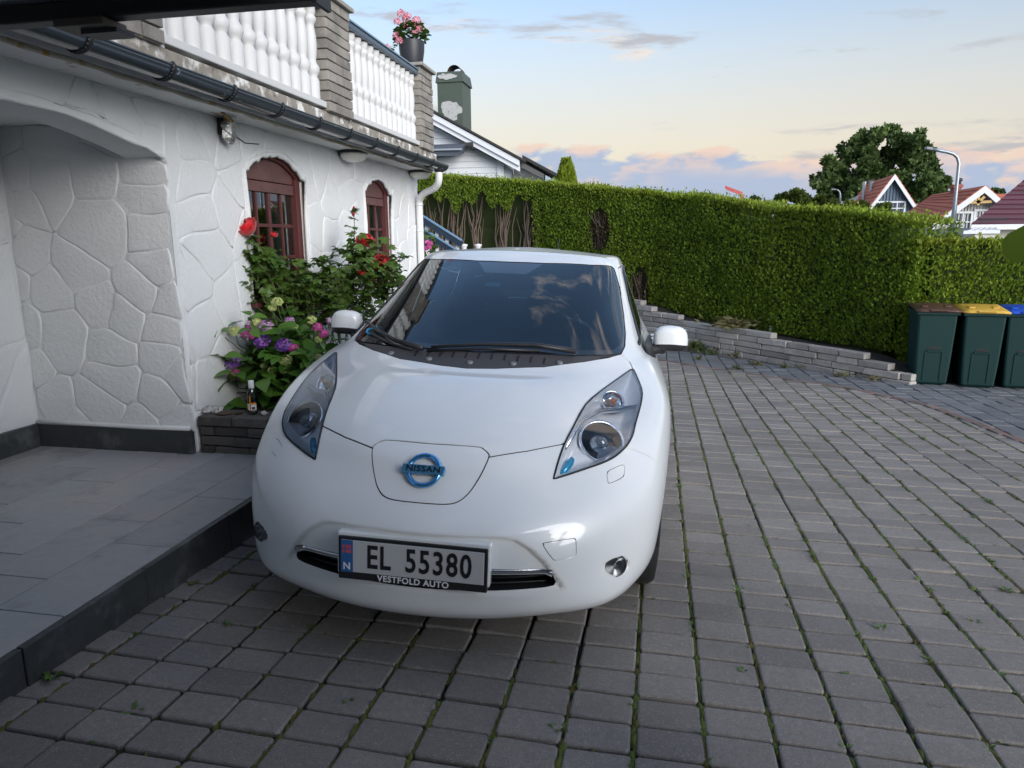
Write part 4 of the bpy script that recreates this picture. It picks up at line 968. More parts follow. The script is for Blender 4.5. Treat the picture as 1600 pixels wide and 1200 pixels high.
    b=MB(); b.tube(ring,.0095,8,closed=True); bd=b.build('badge',bluechrome,car,True,True)
    b=MB(); h=.0165; w=.077
    b.prism([c+n*.008+ex*x+ey*y for x,y in ((-w,-h),(w,-h),(w+.003,0),(w,h),(-w,h),(-w-.003,0))],n*.016); b.build('badge_bar',mat('blue_bar',(.12,.36,.60),.25,.6),bd,False,True,bevel=.002)
    Mx=Matrix((( *ex,0),(*ey,0),(*n,0),(0,0,0,1))).transposed(); Mx.translation=c+n*.0245
    text_mesh('badge_lettering','NISSAN',.030,mat('badge_text',(.008,.012,.02),.3),bd,Mx,.0008,.0006,1.18,1.08)
    # number plate
    py=-.022; plate=MB(); plate.box((-.266,py+.006,.302),(.266,py+.030,.460)); plate_o=plate.build('number_plate',mat('plate_frame_black',(.012,.012,.013),.35,coat=.5),car,local=True,bevel=.004)
    b=MB(); b.box((-.273,py+.014,.318),(.273,py+.052,.473)); b.build('plate_carrier',paint,plate_o,local=True,bevel=.006)
    b=MB(); b.box((-.2545,py+.003,.331),(.2545,py+.0075,.448)); b.build('plate_sheet',mat('plate_grey',(.50,.505,.515),.4,noise=(8,.06)),plate_o,local=True,bevel=.002)
    b=MB(); b.box((-.2545,py+.0015,.331),(-.211,py+.0028,.448)); b.build('country_band',mat('plate_blue',(.03,.12,.32),.4),plate_o,local=True)
    F=Matrix(((1,0,0,0),(0,0,-1,0),(0,1,0,0),(0,0,0,1)))
    def at(x,z,d=.0): M=F.copy(); M.translation=Vector((x,py+d,z)); return M
    ink=mat('plate_ink',(.010,.010,.012),.45)
    text_mesh('plate_letters','EL',.118,ink,plate_o,at(-.118,.389,.002),.0006,.0022,.72,1.10)
    text_mesh('plate_digits','55380',.118,ink,plate_o,at(.095,.389,.002),.0006,.0022,.72,1.14)
    pw=mat('plate_white',(.75,.76,.78),.5)
    text_mesh('country_letter','N',.036,pw,plate_o,at(-.233,.352,.001),.0004,.0008)
    text_mesh('dealer_lettering','VESTFOLD AUTO',.031,pw,plate_o,at(.005,.3160,.005),.0006,.0007,1.0,1.08)
    fr2=MB(); fr2.box((-.249,py+.0005,.402),(-.217,py+.0012,.431)); fr2.build('flag_field',mat('flag_red',(.55,.09,.12),.5),plate_o,local=True)
    fr2=MB(); fr2.box((-.2405,py-.0002,.402),(-.2365,py+.0004,.431)); fr2.box((-.249,py-.0002,.4145),(-.217,py+.0003,.4185)); fr2.build('flag_cross',mat('plate_blue'),plate_o,local=True)
    # mirrors
    for s in (1,-1):
        V=[];F=[];nu_,nv_=28,16; cx,cy,cz=.940*s,1.76,1.035
        for j in range(nv_+1):
            ph=-math.pi/2+math.pi*j/nv_
            for i in range(nu_):
                th=2*math.pi*i/nu_; e=.55
                sg=lambda v: math.copysign(abs(v)**e,v)
                x=.098*sg(math.cos(ph))*sg(math.cos(th)); y=.066*sg(math.cos(ph))*sg(math.sin(th)); z=.070*sg(math.sin(ph))
                y=y*(1.0 if y<0 else .45); z+=.010*(1-(x*s/.108)**2); y+=.035*max(0,x*s/.108)**2; 
                x*=1-.12*max(0,z/.078)
                V.append((cx+x,cy+y,cz+z))
        for j in range(nv_):
            for i in range(nu_): F.append((j*nu_+i,j*nu_+(i+1)%nu_,(j+1)*nu_+(i+1)%nu_,(j+1)*nu_+i))
        F=[f if s>0 else f for f in F]
        lo=[f for f in F if np.mean([V[i][2] for i in f])<cz-.022]; hi=[f for f in F if f not in set(lo)]
        mo=raw('door_mirror',V,hi,paint,car); raw('mirror_base',V,lo,blackp,mo)
        b=MB(); b.tube([(cx-.04*s,cy+.0,cz-.062),(.87*s,1.72,.985),(.80*s,1.68,.965)],[.022,.026,.034],10); b.prism([(.835*s,1.52,.93),(.855*s,1.73,.94),(.815*s,1.73,1.06),(.79*s,1.56,1.02)],(.012*s,0,0)); b.build('mirror_arm',blackp,mo,True,True,angle=40)
        b=MB(); b.box((cx-.085,cy+.030,cz-.055),(cx+.085,cy+.0345,cz+.06)); b.build('mirror_glass',chrome,mo,local=True,bevel=.01)
    # wipers and cowl details
    def wiper(path,lift,r):
        pts=[]
        for p in path: X,n=on(p); pts.append(Vector(X)+Vector(n).normalized()*lift)
        return pts
    b=MB(); L1=wiper([(-.655,1.36,1.07),(-.54,1.17,1.05),(-.40,1.02,1.02),(-.24,.93,1.0)],.022,0); b.tube(L1,[.007,.009,.012,.014],8)
    L1b=wiper([(-.60,1.20,1.05),(-.42,1.00,1.02),(-.30,.945,1.0)],.010,0); b.tube(L1b,.007,6); b.build('wiper',blackp,car,True,True)
    b=MB(); L2=wiper([(-.20,.945,1.0),(.04,.985,1.022),(.28,1.02,1.025),(.46,1.03,1.01)],.024,0); b.tube(L2,[.007,.009,.012,.014],8)
    L3=wiper([(-.22,.925,1.0),(.05,.965,1.018),(.30,.995,1.018)],.010,0); b.tube(L3,.007,6); b.build('wiper',blackp,car,True,True)
    for x,y,z in ((-.398,.945,.979),(-.195,.88,.971),(0,.862,.968),(.195,.88,.971),(.398,.945,.979)):
        X,n=on((x,y,z)); b=MB(); b.lathe([(.017,-.004),(.016,.004),(.009,.008),(0,.009)],X,14,n); b.build('cowl_cap',mat('cap_grey',(.16,.17,.18),.35),cw,True,True)
    for i in range(11):
        x=-.27+.06*i; a=on((x,.90,.985)); c=on((x,.95,1.0)); b=MB(); b.bar(Vector(a[0])+Vector(a[1])*.001,Vector(c[0])+Vector(c[1])*.001,.006,.006); b.build('cowl_rib',gapm,cw,local=True)
    # underbody, arches, wheels
    b=MB(); b.box((-.56,.42,.17),(.56,4.2,.24)); b.box((-.80,1.4,.19),(.80,3.1,.24)); b.box((-.40,.22,.17),(.40,.42,.22)); b.build('underbody',dark,car,local=True)
    for cy in (.93,3.63):
        for s in (1,-1):
            b=MB(); V=[];F=[]
            for i in range(17):
                a=math.pi*(i/16*1.04-.02); 
                for x in (.870,.58): V.append((x*s,cy-.358*math.cos(a),.316+.358*math.sin(a)))
            for i in range(16): F.append((2*i,2*i+1,2*i+3,2*i+2))
            F.append(tuple(2*i+1 for i in range(17))); b.add(V,F); b.build('wheel_arch',dark,car,local=True)
            wx=.775*s; prof=[(.21,-.10),(.255,-.108),(.30,-.10),(.316,-.075),(.316,.075),(.30,.10),(.255,.108),(.21,.10)]
            b=MB(); b.lathe([(r,h) for r,h in prof],(wx,cy,.314),40,(s,0,0),cap=False); wh=b.build('wheel',rubber,car,True,True,angle=40)
            b=MB(); b.lathe([(.21,-.09),(.205,.06),(.215,.104),(.218,.108)],(wx,cy,.314),40,(s,0,0),cap=False); b.build('rim_barrel',mat('alloy',(.45,.46,.48),.3,1.),wh,True,True)
            b=MB()
            for k in range(5):
                a=2*math.pi*k/5+.3; d=Vector((0,math.cos(a),math.sin(a))); c=Vector((wx+.085*s,cy,.314)); b.bar(c+d*.03,c+d*.212,.055,.022,(s,0,0))
            b.lathe([(.055,-.02),(.055,.008),(.03,.014),(0,.014)],(wx+.085*s,cy,.314),20,(s,0,0)); b.build('rim_spokes',mat('alloy'),wh,local=True,bevel=.004)
            b=MB(); b.lathe([(.14,-.02),(.14,.0)],(wx+.02*s,cy,.314),24,(s,0,0)); b.build('brake_disc',mat('alloy'),wh,local=True)
    # cabin
    trim=mat('cabin_trim',(.030,.032,.036),.65,noise=(60,.15)); seatm=mat('seat_cloth',(.035,.037,.042),.9,sheen=.2)
    V=[];F=[]; xs=np.linspace(-.70,.70,29)
    for x in xs:
        hump=.045*math.exp(-((x-.36)/.20)**2)
        for y,z in ((.98,.90),(1.03,.975),(1.25,1.0),(1.48,1.0+hump*.7),(1.64,.995+hump),(1.72,.96+hump*.6),(1.74,.86),(1.70,.60)):
            yy=y+.28*max(0,abs(x)-.30)**1.2*(1 if y<1.3 else .3); V.append((x,yy,z-.015*(abs(x)/.7)**2))
    for i in range(28):
        for j in range(7): F.append((i*8+j,(i+1)*8+j,(i+1)*8+j+1,i*8+j+1))
    raw('dashboard',V,F,trim,car)
    b=MB(); b.box((-.74,1.2,.22),(.74,4.0,.26)); b.build('cabin_floor',trim,car,local=True)
    cst=Vector((.36,1.86,.955)); ax=Vector((0,.90,.42)).normalized(); e1=Vector((1,0,0)); e2=ax.cross(e1).normalized()
    b=MB(); b.tube([cst+e1*(.185*math.cos(a))+e2*(.185*math.sin(a)) for a in np.linspace(0,2*math.pi,32,endpoint=False)],.0145,8,closed=True)
    sw=b.build('steering_wheel',mat('wheel_leather',(.05,.055,.06),.4),car,True,True)
    b=MB(); b.lathe([(.06,-.02),(.065,.01),(.04,.03),(0,.035)],cst,16,-ax); b.bar(cst-e1*.18,cst+e1*.18,.03,.02,ax); b.bar(cst,cst-e2*.18*(1 if e2.z>0 else -1),.03,.02,ax); b.build('wheel_hub',trim,sw,local=True)
    for x in (-.37,.37):
        prof=[(2.15,.30),(2.15,.50),(2.35,.54),(2.62,.50),(2.70,.62),(2.80,1.02),(2.86,1.10),(2.93,1.08),(2.90,.75),(2.80,.30)]
        b=MB(); b.prism([(x-.25,y,z) for y,z in prof],(.50,0,0)); st=b.build('front_seat',seatm,car,False,True,bevel=.05)
        b=MB(); b.box((x-.13,2.86,1.14),(x+.13,2.96,1.30)); b.build('headrest',seatm,st,local=True,bevel=.035)
        
        for q in (-.05,.05): b=MB(); b.tube([(x+q,2.90,1.06),(x+q,2.90,1.16)],.007,6); b.build('headrest_post',chrome,st,local=True)
    b=MB(); b.prism([(-.64,y,z) for y,z in ((3.0,.30),(3.0,.55),(3.45,.52),(3.62,1.02),(3.72,1.02),(3.7,.3))],(1.28,0,0)); rs=b.build('rear_seat',seatm,car,False,True,bevel=.05)
    for x in (-.40,0,.40): b=MB(); b.box((x-.12,3.62,1.03),(x+.12,3.71,1.16)); b.build('headrest',seatm,rs,local=True,bevel=.03)
    X,n=on((0,1.80,1.37)); c=Vector(X)-Vector(n).normalized()*.07; b=MB(); b.box((c.x-.12,c.y-.015,c.z-.035),(c.x+.12,c.y+.02,c.z+.035)); b.tube([c+Vector((0,-.01,.02)),Vector(X)-Vector(n)*.01],.012,8); b.build('rear_view_mirror',trim,car,False,True,bevel=.012)
    X,n=on((-.045,1.63,1.305)); n=Vector(n).normalized(); c=Vector(X)-n*.004; ey=n.cross(Vector((1,0,0))).normalized(); b=MB()
    b.quad(*(c+Vector((1,0,0))*x+ey*y for x,y in ((-.042,-.028),(.042,-.028),(.042,.028),(-.042,.028)))); b.build('toll_tag',mat('tag_pale',(.55,.66,.72),.4),car,local=True)
    X,n=on((-.575,1.22,1.06)); n=Vector(n).normalized(); c=Vector(X)-n*.004; ey=n.cross(Vector((1,0,0))).normalized(); b=MB()
    b.tube([c+Vector((1,0,0))*(.045*math.cos(a))+ey*(.040*math.sin(a)) for a in np.linspace(0,2*math.pi,20,endpoint=False)],.005,6,closed=True); b.build('blue_ring_sticker',mat('sticker_blue',(.05,.40,.75),.4),car,local=True)
    b=MB(); b.tube([(.10,3.75,1.485),(.10,3.80,1.52),(.10,3.98,1.66)],[.010,.006,.0025],6); b.build('aerial',blackp,car,True,True)
    return car
# ---------------------------------------------------------------- hedge, retaining wall, bins, neighbours
CAM3=SURVEY.to_3x3()
def ray(px,py): return CAM3@Vector(((px-800)/1109,(600-py)/1109,-1))
def at(px,py,Y):
    """point of the place seen at a photo position, at the distance y = Y"""
    d=ray(px,py); return Vector((0,0,CAM_Z))+d*(Y/d.y)
def pxof(p):
    q=CAM3.transposed()@(Vector(p)-Vector((0,0,CAM_Z))); return 800+1109*q.x/-q.z,600-1109*q.y/-q.z
def leaf_mat(name,col,col2,rough=.55,trans=.25,scale=.8):
    """leaf green that varies leaf by leaf and in drifts, a little light passing through"""
    if name in MATS: return MATS[name]
    m=bpy.data.materials.new(name); m.use_nodes=True; MATS[name]=m; nt=m.node_tree; N=nt.nodes; L=nt.links; b=N['Principled BSDF']
    geo=N.new('ShaderNodeNewGeometry'); nz=N.new('ShaderNodeTexNoise'); nz.inputs['Scale'].default_value=scale; nz.inputs['Detail'].default_value=4; L.new(geo.outputs['Position'],nz.inputs['Vector'])
    def mix(f,a,c):
        n=N.new('ShaderNodeMix'); n.data_type='RGBA'
        for s,v in ((n.inputs[0],f),(n.inputs[6],a),(n.inputs[7],c)):
            if isinstance(v,(int,float)): s.default_value=v
            elif isinstance(v,tuple): s.default_value=(*v,1)
            else: L.new(v,s)
        return n.outputs[2]
    mr=N.new('ShaderNodeMapRange'); L.new(nz.outputs['Fac'],mr.inputs[0]); mr.inputs[1].default_value=.35; mr.inputs[2].default_value=.65
    c1=mix(geo.outputs['Random Per Island'],tuple(q*.6 for q in col),tuple(q*1.35 for q in col)); c2=mix(geo.outputs['Random Per Island'],tuple(q*.6 for q in col2),tuple(q*1.35 for q in col2))
    c=mix(mr.outputs[0],c1,c2); L.new(c,b.inputs['Base Color']); b.inputs['Roughness'].default_value=rough; b.inputs['Specular IOR Level'].default_value=.3
    tl=N.new('ShaderNodeBsdfTranslucent'); L.new(c,tl.inputs[0]); mx=N.new('ShaderNodeMixShader'); mx.inputs[0].default_value=trans; out=N['Material Output']
    L.new(b.outputs[0],mx.inputs[1]); L.new(tl.outputs[0],mx.inputs[2]); L.new(mx.outputs[0],out.inputs['Surface']); return m
def sprays(P,D,size,rng,width=.33,fans=3,face=None):
    """arrays of points and directions -> small forked sprays (islands of leaf faces)"""
    n=len(P); V=[];F=[]; k=0
    D=D/np.maximum(np.linalg.norm(D,axis=1,keepdims=True),1e-9); A=rng.normal(size=(n,3)); A=A if face is None else face+A*.45; S=np.cross(D,A); S/=np.maximum(np.linalg.norm(S,axis=1,keepdims=True),1e-9)
    sz=size*rng.uniform(.6,1.35,n)[:,None]
    parts=[]
    tip=P+D*sz; w=S*sz*width
    verts=[P, P+D*sz*.45+w, tip, P+D*sz*.45-w]
    if fans>=3: verts+=[P+D*sz*.75+w*1.9, P+D*sz*.75-w*1.9]
    V=np.stack(verts,1).reshape(-1,3); c=len(verts); idx=np.arange(n)*c
    F=np.stack([idx,idx+1,idx+2,idx+3],1).tolist()
    if fans>=3: F+=np.stack([idx,idx+4,idx+1],1).tolist()+np.stack([idx,idx+3,idx+5],1).tolist()
    return V,F
def build_hedges():
    rng=np.random.default_rng(3)
    fol=leaf_mat('thuja_green',(.135,.215,.016),(.160,.235,.018),.6,.30,.7); tipm=leaf_mat('thuja_fresh_tips',(.20,.28,.022),(.22,.275,.028),.6,.3,1.2)
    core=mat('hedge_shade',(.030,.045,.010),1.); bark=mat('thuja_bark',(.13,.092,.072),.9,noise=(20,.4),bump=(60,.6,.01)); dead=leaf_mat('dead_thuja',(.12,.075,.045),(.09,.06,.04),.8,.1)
    TOP=[(400,252),(560,258),(655,264),(700,270),(760,274),(860,281),(1000,294),(1100,304),(1165,311),(1180,317),(1190,318),(1250,316),(1310,321),(1400,331),(1432,340),(1446,356),(1456,366)]
    LOW=[(1440,367),(1520,369),(1600,371),(1800,374),(2200,380)]
    PATH=[(-9.5,18.6),(-6.5,17.6),(-2.5,16.3),(.05,14.45),(1.62,12.55),(3.42,10.35)]; PATH2=[(3.42,10.40),(5.5,10.35),(9.5,10.5)]
    def interp(tab,px): return float(np.interp(px,[t[0] for t in tab],[t[1] for t in tab]))
    def walk(path,step):
        out=[];s=0
        for a,b in zip(path,path[1:]):
            a=Vector((*a,0));b=Vector((*b,0));L_=(b-a).length;n=max(1,int(L_/step)); t=(b-a)/L_; nr=Vector((t.y,-t.x,0))
            if nr.y>0: nr=-nr
            for i in range(n): out.append((a+t*(L_*i/n),t,nr))
        return out
    def topz(p,tab):
        px,_=pxof((p.x,p.y,1.4)); py=interp(tab,px)+(5 if px<1190 else 8); d=ray(px,py); return CAM_Z+d.z*(math.hypot(p.x,p.y)/math.hypot(d.x,d.y))
    def basez(p): return float(np.interp(p.x,[-9,-2.5,0,1.0,1.9,2.6,3.4],[.9,.55,.15,-.05,-.10,-.12,-.15]))
    def bare(px,py):
        """1 where the foliage has died back"""
        h=0
        edge=318+10*math.sin(px*.09)+8*math.sin(px*.23+1)
        if px<838 and py>edge: h=1 if not (832<px) else .5
        for cx,cy,rx,ry in ((938,360,15,34),(1000,452,14,34),(693,300,0,0)):
            if rx and ((px-cx)/rx)**2+((py-cy)/ry)**2<1: h=.97
        return h
    def section(name,label,path,tab,base,lo,hi,tipdepth=.10):
        W=walk(path,.055); W=[w for w in W if lo<=pxof((w[0].x,w[0].y,1.4))[0]<hi]
        hed=thing(name,label,'hedge',(W[len(W)//2][0].x,W[len(W)//2][0].y,base(W[len(W)//2][0])))
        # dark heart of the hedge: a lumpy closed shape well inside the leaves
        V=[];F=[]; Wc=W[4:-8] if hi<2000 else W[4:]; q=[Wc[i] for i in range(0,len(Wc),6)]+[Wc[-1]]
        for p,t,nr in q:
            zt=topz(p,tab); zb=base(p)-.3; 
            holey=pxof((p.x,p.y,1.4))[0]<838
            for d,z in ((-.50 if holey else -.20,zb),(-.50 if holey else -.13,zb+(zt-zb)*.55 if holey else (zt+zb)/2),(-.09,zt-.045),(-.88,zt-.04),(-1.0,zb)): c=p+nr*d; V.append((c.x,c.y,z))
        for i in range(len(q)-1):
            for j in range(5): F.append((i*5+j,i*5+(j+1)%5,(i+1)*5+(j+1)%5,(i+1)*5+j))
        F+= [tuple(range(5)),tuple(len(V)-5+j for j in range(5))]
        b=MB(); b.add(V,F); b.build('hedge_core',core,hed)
        P=[];D=[];TP=[];TD=[];XP=[];XD=[];FN=[]
        for p,t,nr in W:
            zt=topz(p,tab); zb=base(p); n=int((zt-zb)*120)
            for _ in range(n):
                z=zb+(zt-zb)*rng.random(); lump=.11*fnoise((p.x*.9,p.y*.9,z*.9))+.07*fnoise((p.x*2.7,p.y*2.7,z*2.7)); inn=abs(rng.normal(0,.020))
                c=p+nr*(lump-inn)+t*rng.normal(0,.05); px,py=pxof((c.x,c.y,z)); h=bare(px,py)
                dirn=(nr*rng.uniform(.3,1.0)+Vector((0,0,rng.uniform(.2,1.1)))+t*rng.normal(0,.55))
                if rng.random()<h:
                    if h<1 and rng.random()<.5: XP.append((c.x-nr.x*.12,c.y-nr.y*.12,z));XD.append(tuple(dirn))
                    continue
                near_top=zt-z
                if near_top<tipdepth*rng.uniform(.3,1.6): TP.append((c.x,c.y,z));TD.append(tuple(dirn+Vector((0,0,.6))))
                else: P.append((c.x,c.y,z));D.append(tuple(dirn+Vector((0,0,.5))));FN.append((nr.x,nr.y,.35))
            for _ in range(75):
                c=p-nr*(rng.random()**1.3*.95-.03)+t*rng.normal(0,.05); z=zt-.03+.05*fnoise((c.x*1.6,c.y*1.6,1.))+rng.normal(0,.022)+(rng.random()<.05)*rng.uniform(.02,.10)
                TP.append((c.x,c.y,z));TD.append((rng.normal(0,.4),rng.normal(0,.4),1.))
        for p,t,sg in ((W[-1][0],W[-1][1],1),(W[0][0],W[0][1],-1)):          # leaves on the two ends
            nr=W[-1][2] if sg>0 else W[0][2]; zt=topz(p,tab); zb=base(p)
            for _ in range(int((zt-zb)*1500)):
                z=zb+(zt-zb)*rng.random(); c=p-nr*(rng.random()*1.0)+t*sg*(.03*fnoise((p.x*3,z*3,1.))-abs(rng.normal(0,.05))); P.append((c.x,c.y,z)); D.append(tuple(t*sg*rng.uniform(.3,1)+Vector((0,0,rng.uniform(.2,1.))) +nr*rng.normal(0,.5))); FN.append((t.x*sg,t.y*sg,.3))
        v,f=sprays(np.array(P),np.array(D),.046,rng,.34,face=np.array(FN)); off=np.array(base_of(hed)); tag(raw('foliage',v-off,f,fol,hed,smooth=False),kind='stuff')
        v,f=sprays(np.array(TP),np.array(TD),.048,rng,.28); tag(raw('fresh_tips',v-off,f,tipm,hed,smooth=False),kind='stuff')
        if XP: v,f=sprays(np.array(XP),np.array(XD),.09,rng,.12); tag(raw('dead_twigs',v-off,f,dead,hed,smooth=False),kind='stuff')
        return hed
    h1=section('thuja_hedge','tall clipped green thuja hedge with bare brown stems low down behind the car',PATH,TOP,basez,380,1181)
    section('thuja_hedge','dense tall thuja hedge block above the retaining wall, ending beside the bins',PATH,TOP,basez,1185,1460)
    section('thuja_hedge','lower clipped thuja hedge behind the three wheeled bins',PATH2,LOW,lambda p:-.5,1430,2300,.13)
    # bare multi-stemmed trunks showing under the died-back foliage
    W=walk(PATH,.05); r=random.Random(4)
    for px in (664,684,706,738,772,783,815,826):
        p,t,nr=min(W,key=lambda w:abs(pxof((w[0].x,w[0].y,1.4))[0]-px)); zb=basez(p)-.1; b=MB(); c=p-nr*.22
        for k in range(r.randint(7,11)):
            a=r.gauss(0,.09); e=r.gauss(0,.15); z1=zb+r.uniform(1.3,2.0); P=[Vector((c.x+t.x*a*.6,c.y+t.y*a*.6,zb)),Vector((c.x+t.x*(a+e*.25),c.y+t.y*(a+e*.25)-.05,lerp(zb,z1,.4))),Vector((c.x+t.x*(a+e*.6),c.y+t.y*(a+e*.6)-.03,lerp(zb,z1,.75))),Vector((c.x+t.x*(a+e),c.y+t.y*(a+e),z1))]
            q_=r.uniform(.45,1.1); P=[P[0]]+[v_+Vector((r.gauss(0,.03),r.gauss(0,.03),0)) for v_ in (P[0].lerp(P[1],.5),P[1],P[1].lerp(P[2],.5),P[2])]+[P[3]]; b.tube(P,[.030*q_,.027*q_,.023*q_,.020*q_,.016*q_,.008*q_],6)
        b.build('stem',bark,h1,True)
    for px,y0,y1 in ((938,395,330),(1000,485,425),(928,392,335),(946,395,340)):
        p,t,nr=min(W,key=lambda w:abs(pxof((w[0].x,w[0].y,1.4))[0]-px)); b=MB()
        for k in range(9):
            c=p-nr*.10+t*r.gauss(0,.10); d=math.hypot(c.x,c.y); zz=lambda py:CAM_Z+ray(px,py).z*d/math.hypot(*ray(px,py).xy)
            b.tube([(c.x,c.y,zz(y0)),(c.x+r.gauss(0,.06),c.y,zz((y0+y1)/2)),(c.x+r.gauss(0,.14),c.y-.03,zz(y1))],[.016,.011,.005],5)
        b.build('stem',bark,h1,True)
    # pointed conifer rising behind the hedge
    t=thing('pointed_conifer','small pointed green conifer rising above the hedge left of the cloud bank','tree',at(885,300,19.5))
    c0=at(885,300,19.5); P=[];D=[]
    hgt=at(885,249,19.5).z-c0.z+.9; b=MB(); b.tube([c0-Vector((0,0,2.5)),c0+Vector((0,0,hgt-1.2))],[.07,.02],6); b.build('trunk',bark,t)
    for _ in range(5200):
        u=rng.random()**.7; z=c0.z-.9+hgt*(1-u); rad=.05+.47*u**.8*(1-.25*u); a=rng.uniform(0,6.283); q=rad*(1-abs(rng.normal(0,.12))); P.append((c0.x+q*math.cos(a),c0.y+q*math.sin(a),z)); D.append((math.cos(a)*.6,math.sin(a)*.6,.9))
    v,f=sprays(np.array(P),np.array(D),.10,rng); tag(raw('crown',v-np.array(c0),f,tipm,t,smooth=False),kind=None)
def build_retaining_wall():
    m=mat('wall_block',(.42,.39,.36),.9,noise=(16,.35),var=.22,tint=(3,(.34,.32,.30),.45,.62),bump=(50,.9,.012)); m2=mat('new_wall_block',(.42,.41,.39),.9,noise=(20,.2),bump=(60,.8,.008))
    A=Vector((-.35,14.25,0)); B=Vector((3.27,9.80,0)); L_=(B-A).length; t=(B-A)/L_; nr=Vector((t.y,-t.x,0)); nr=nr if nr.y<0 else -nr
    w=thing('retaining_wall','low retaining wall of rough grey blocks under the hedge, stepping down to the bins','wall',(A+B)/2-Vector((0,0,.55)))
    tops=[(0,.25),(.45,.20),(.85,.10),(1.3,.06),(1.75,.03),(2.35,-.02),(3.2,-.02),(4.0,-.06),(4.6,-.06),(5.05,-.10),(5.40,-.17),(5.75,-.27)]
    h=.095; r=random.Random(6); ang=math.atan2(t.y,t.x)
    b=MB(); P=[]
    for s,z in tops: P.append((A+t*s-nr*.03,z-.03))
    V=[];F=[]
    for p,z in P: V+=[(p.x,p.y,-.9),(p.x,p.y,z-.07),(p.x-nr.x*.5,p.y-nr.y*.5,z-.07)]
    for i in range(len(P)-1): F+=[(3*i,3*i+3,3*i+4,3*i+1),(3*i+1,3*i+4,3*i+5,3*i+2)]
    b.add(V,F); b.build('backing_soil',mat('dark_soil',(.03,.025,.02),1.),w)
    for k in range(11):
        z0=-.68+k*h; s=-r.uniform(0,.4)
        while s<L_:
            l=r.choice((.40,.46,.52,.58,.34)); e=min(s+l,L_+.05); mid=(s+e)/2; top=float(np.interp(mid,[q[0] for q in tops],[q[1] for q in tops])); c=A+t*mid
            if z0+h<=top+.03 and z0+h>ground_z(c.x,c.y)-.02 and e-s>.12:
                last=z0+2*h>top+.03; b=MB(); hw=(e-s)/2-.006; d=r.gauss(0,.008); V=[]
                for a,y,z in ((-hw,-.14,0),(hw,-.14,0),(hw,0,0),(-hw,0,0),(-hw,-.14,h-.008),(hw,-.14,h-.008),(hw,0,h-.008),(-hw,0,h-.008)):
                    q=c+t*(a+r.gauss(0,.003))+nr*(y+d+.03+r.gauss(0,.004)); V.append((q.x,q.y,z0+z+r.gauss(0,.002)))
                b.add(V,[(0,3,2,1),(4,5,6,7),(0,1,5,4),(1,2,6,5),(2,3,7,6),(3,0,4,7)]); b.build('wall_block',m2 if last and 1.6<mid<3.0 and r.random()<.6 else m,w,bevel=.009)
            s=e
    b=MB(); p=at(1398,580,10.5); k0=Vector((3.10,10.55,ground_z(3.1,10.5)+.03)); k1=Vector((3.40,9.96,ground_z(3.4,9.96)+.03)); b.bar(k0,k1,.06,.08); tag(b.build('kerb_stone',mat('pale_kerb',(.40,.39,.37),.85,noise=(20,.25)),bevel=.008),'short pale kerb stone on the ground between the wall end and the brown-lidded bin','kerb stone')
    # tufts at the foot and on top of the wall
    grs=leaf_mat('verge_weed',(.07,.12,.03),(.13,.12,.05),.6,.2,3.); dry=leaf_mat('dry_plant',(.19,.15,.07),(.14,.14,.06),.7,.2,3.); rng=np.random.default_rng(9)
    def tuft(name,label,c,n,size,m_,spread,up=1.):
        P=np.array(c)+rng.normal(0,1,(n,3))*np.array([spread,spread*.5,.012]); D=np.stack([rng.normal(0,.6,n),rng.normal(0,.5,n),rng.uniform(.3,1.,n)*up],1); P[:,2]=c[2]+abs(rng.normal(0,.35*size,n)); v,f=sprays(P,D,size,rng,.12)
        tag(raw(name,v,f,m_,None,smooth=False),label,'weed','weeds along the retaining wall')
    def foot(s,o=.12): c=A+t*s+nr*o; return (c.x,c.y,ground_z(c.x,c.y))
    tuft('wall_weed','tall green weed climbing the wall face under the dry plant',foot(1.98),70,.16,grs,.10); tuft('wall_weed','short weed at the wall foot next to the door mirror',foot(.75),30,.12,grs,.05)
    tuft('wall_weed','small green weed at the wall foot below the pale new blocks',foot(2.35),30,.10,grs,.07); tuft('wall_weed','low weed at the wall foot nearest the bins',foot(4.95),26,.07,grs,.09); tuft('wall_weed','thin weed at the wall foot right of the dry plant',foot(2.85),20,.12,grs,.04)
    tuft('wall_weed','flat weed at the wall foot halfway to the bins',foot(4.1),18,.06,grs,.06)
    c=A+t*2.62+nr*.03; tuft('dry_plant','yellowed dry trailing plant hanging over the wall top',(c.x,c.y,-.02),150,.17,dry,.20,.15)
    for i,(x,y) in enumerate(((.75,11.6),(1.55,11.2),(1.62,11.15),(1.95,10.95),(2.55,10.2),(1.25,10.55),(2.9,9.95))):
        tuft('paving_weed',('weed in the paving behind the car mirror','leafy weed in the dark paving strip before the wall','yellow weed in the middle of the dark paving strip','small weed in the dark paving strip right of the yellow one','tiny weed on the red border course','weed on the border course close behind the car','weed in the paving near the wall end')[i],(x,y,ground_z(x,y)),34,.07,(grs,grs,dry,grs,dry,grs,dry)[i],.035,.4)
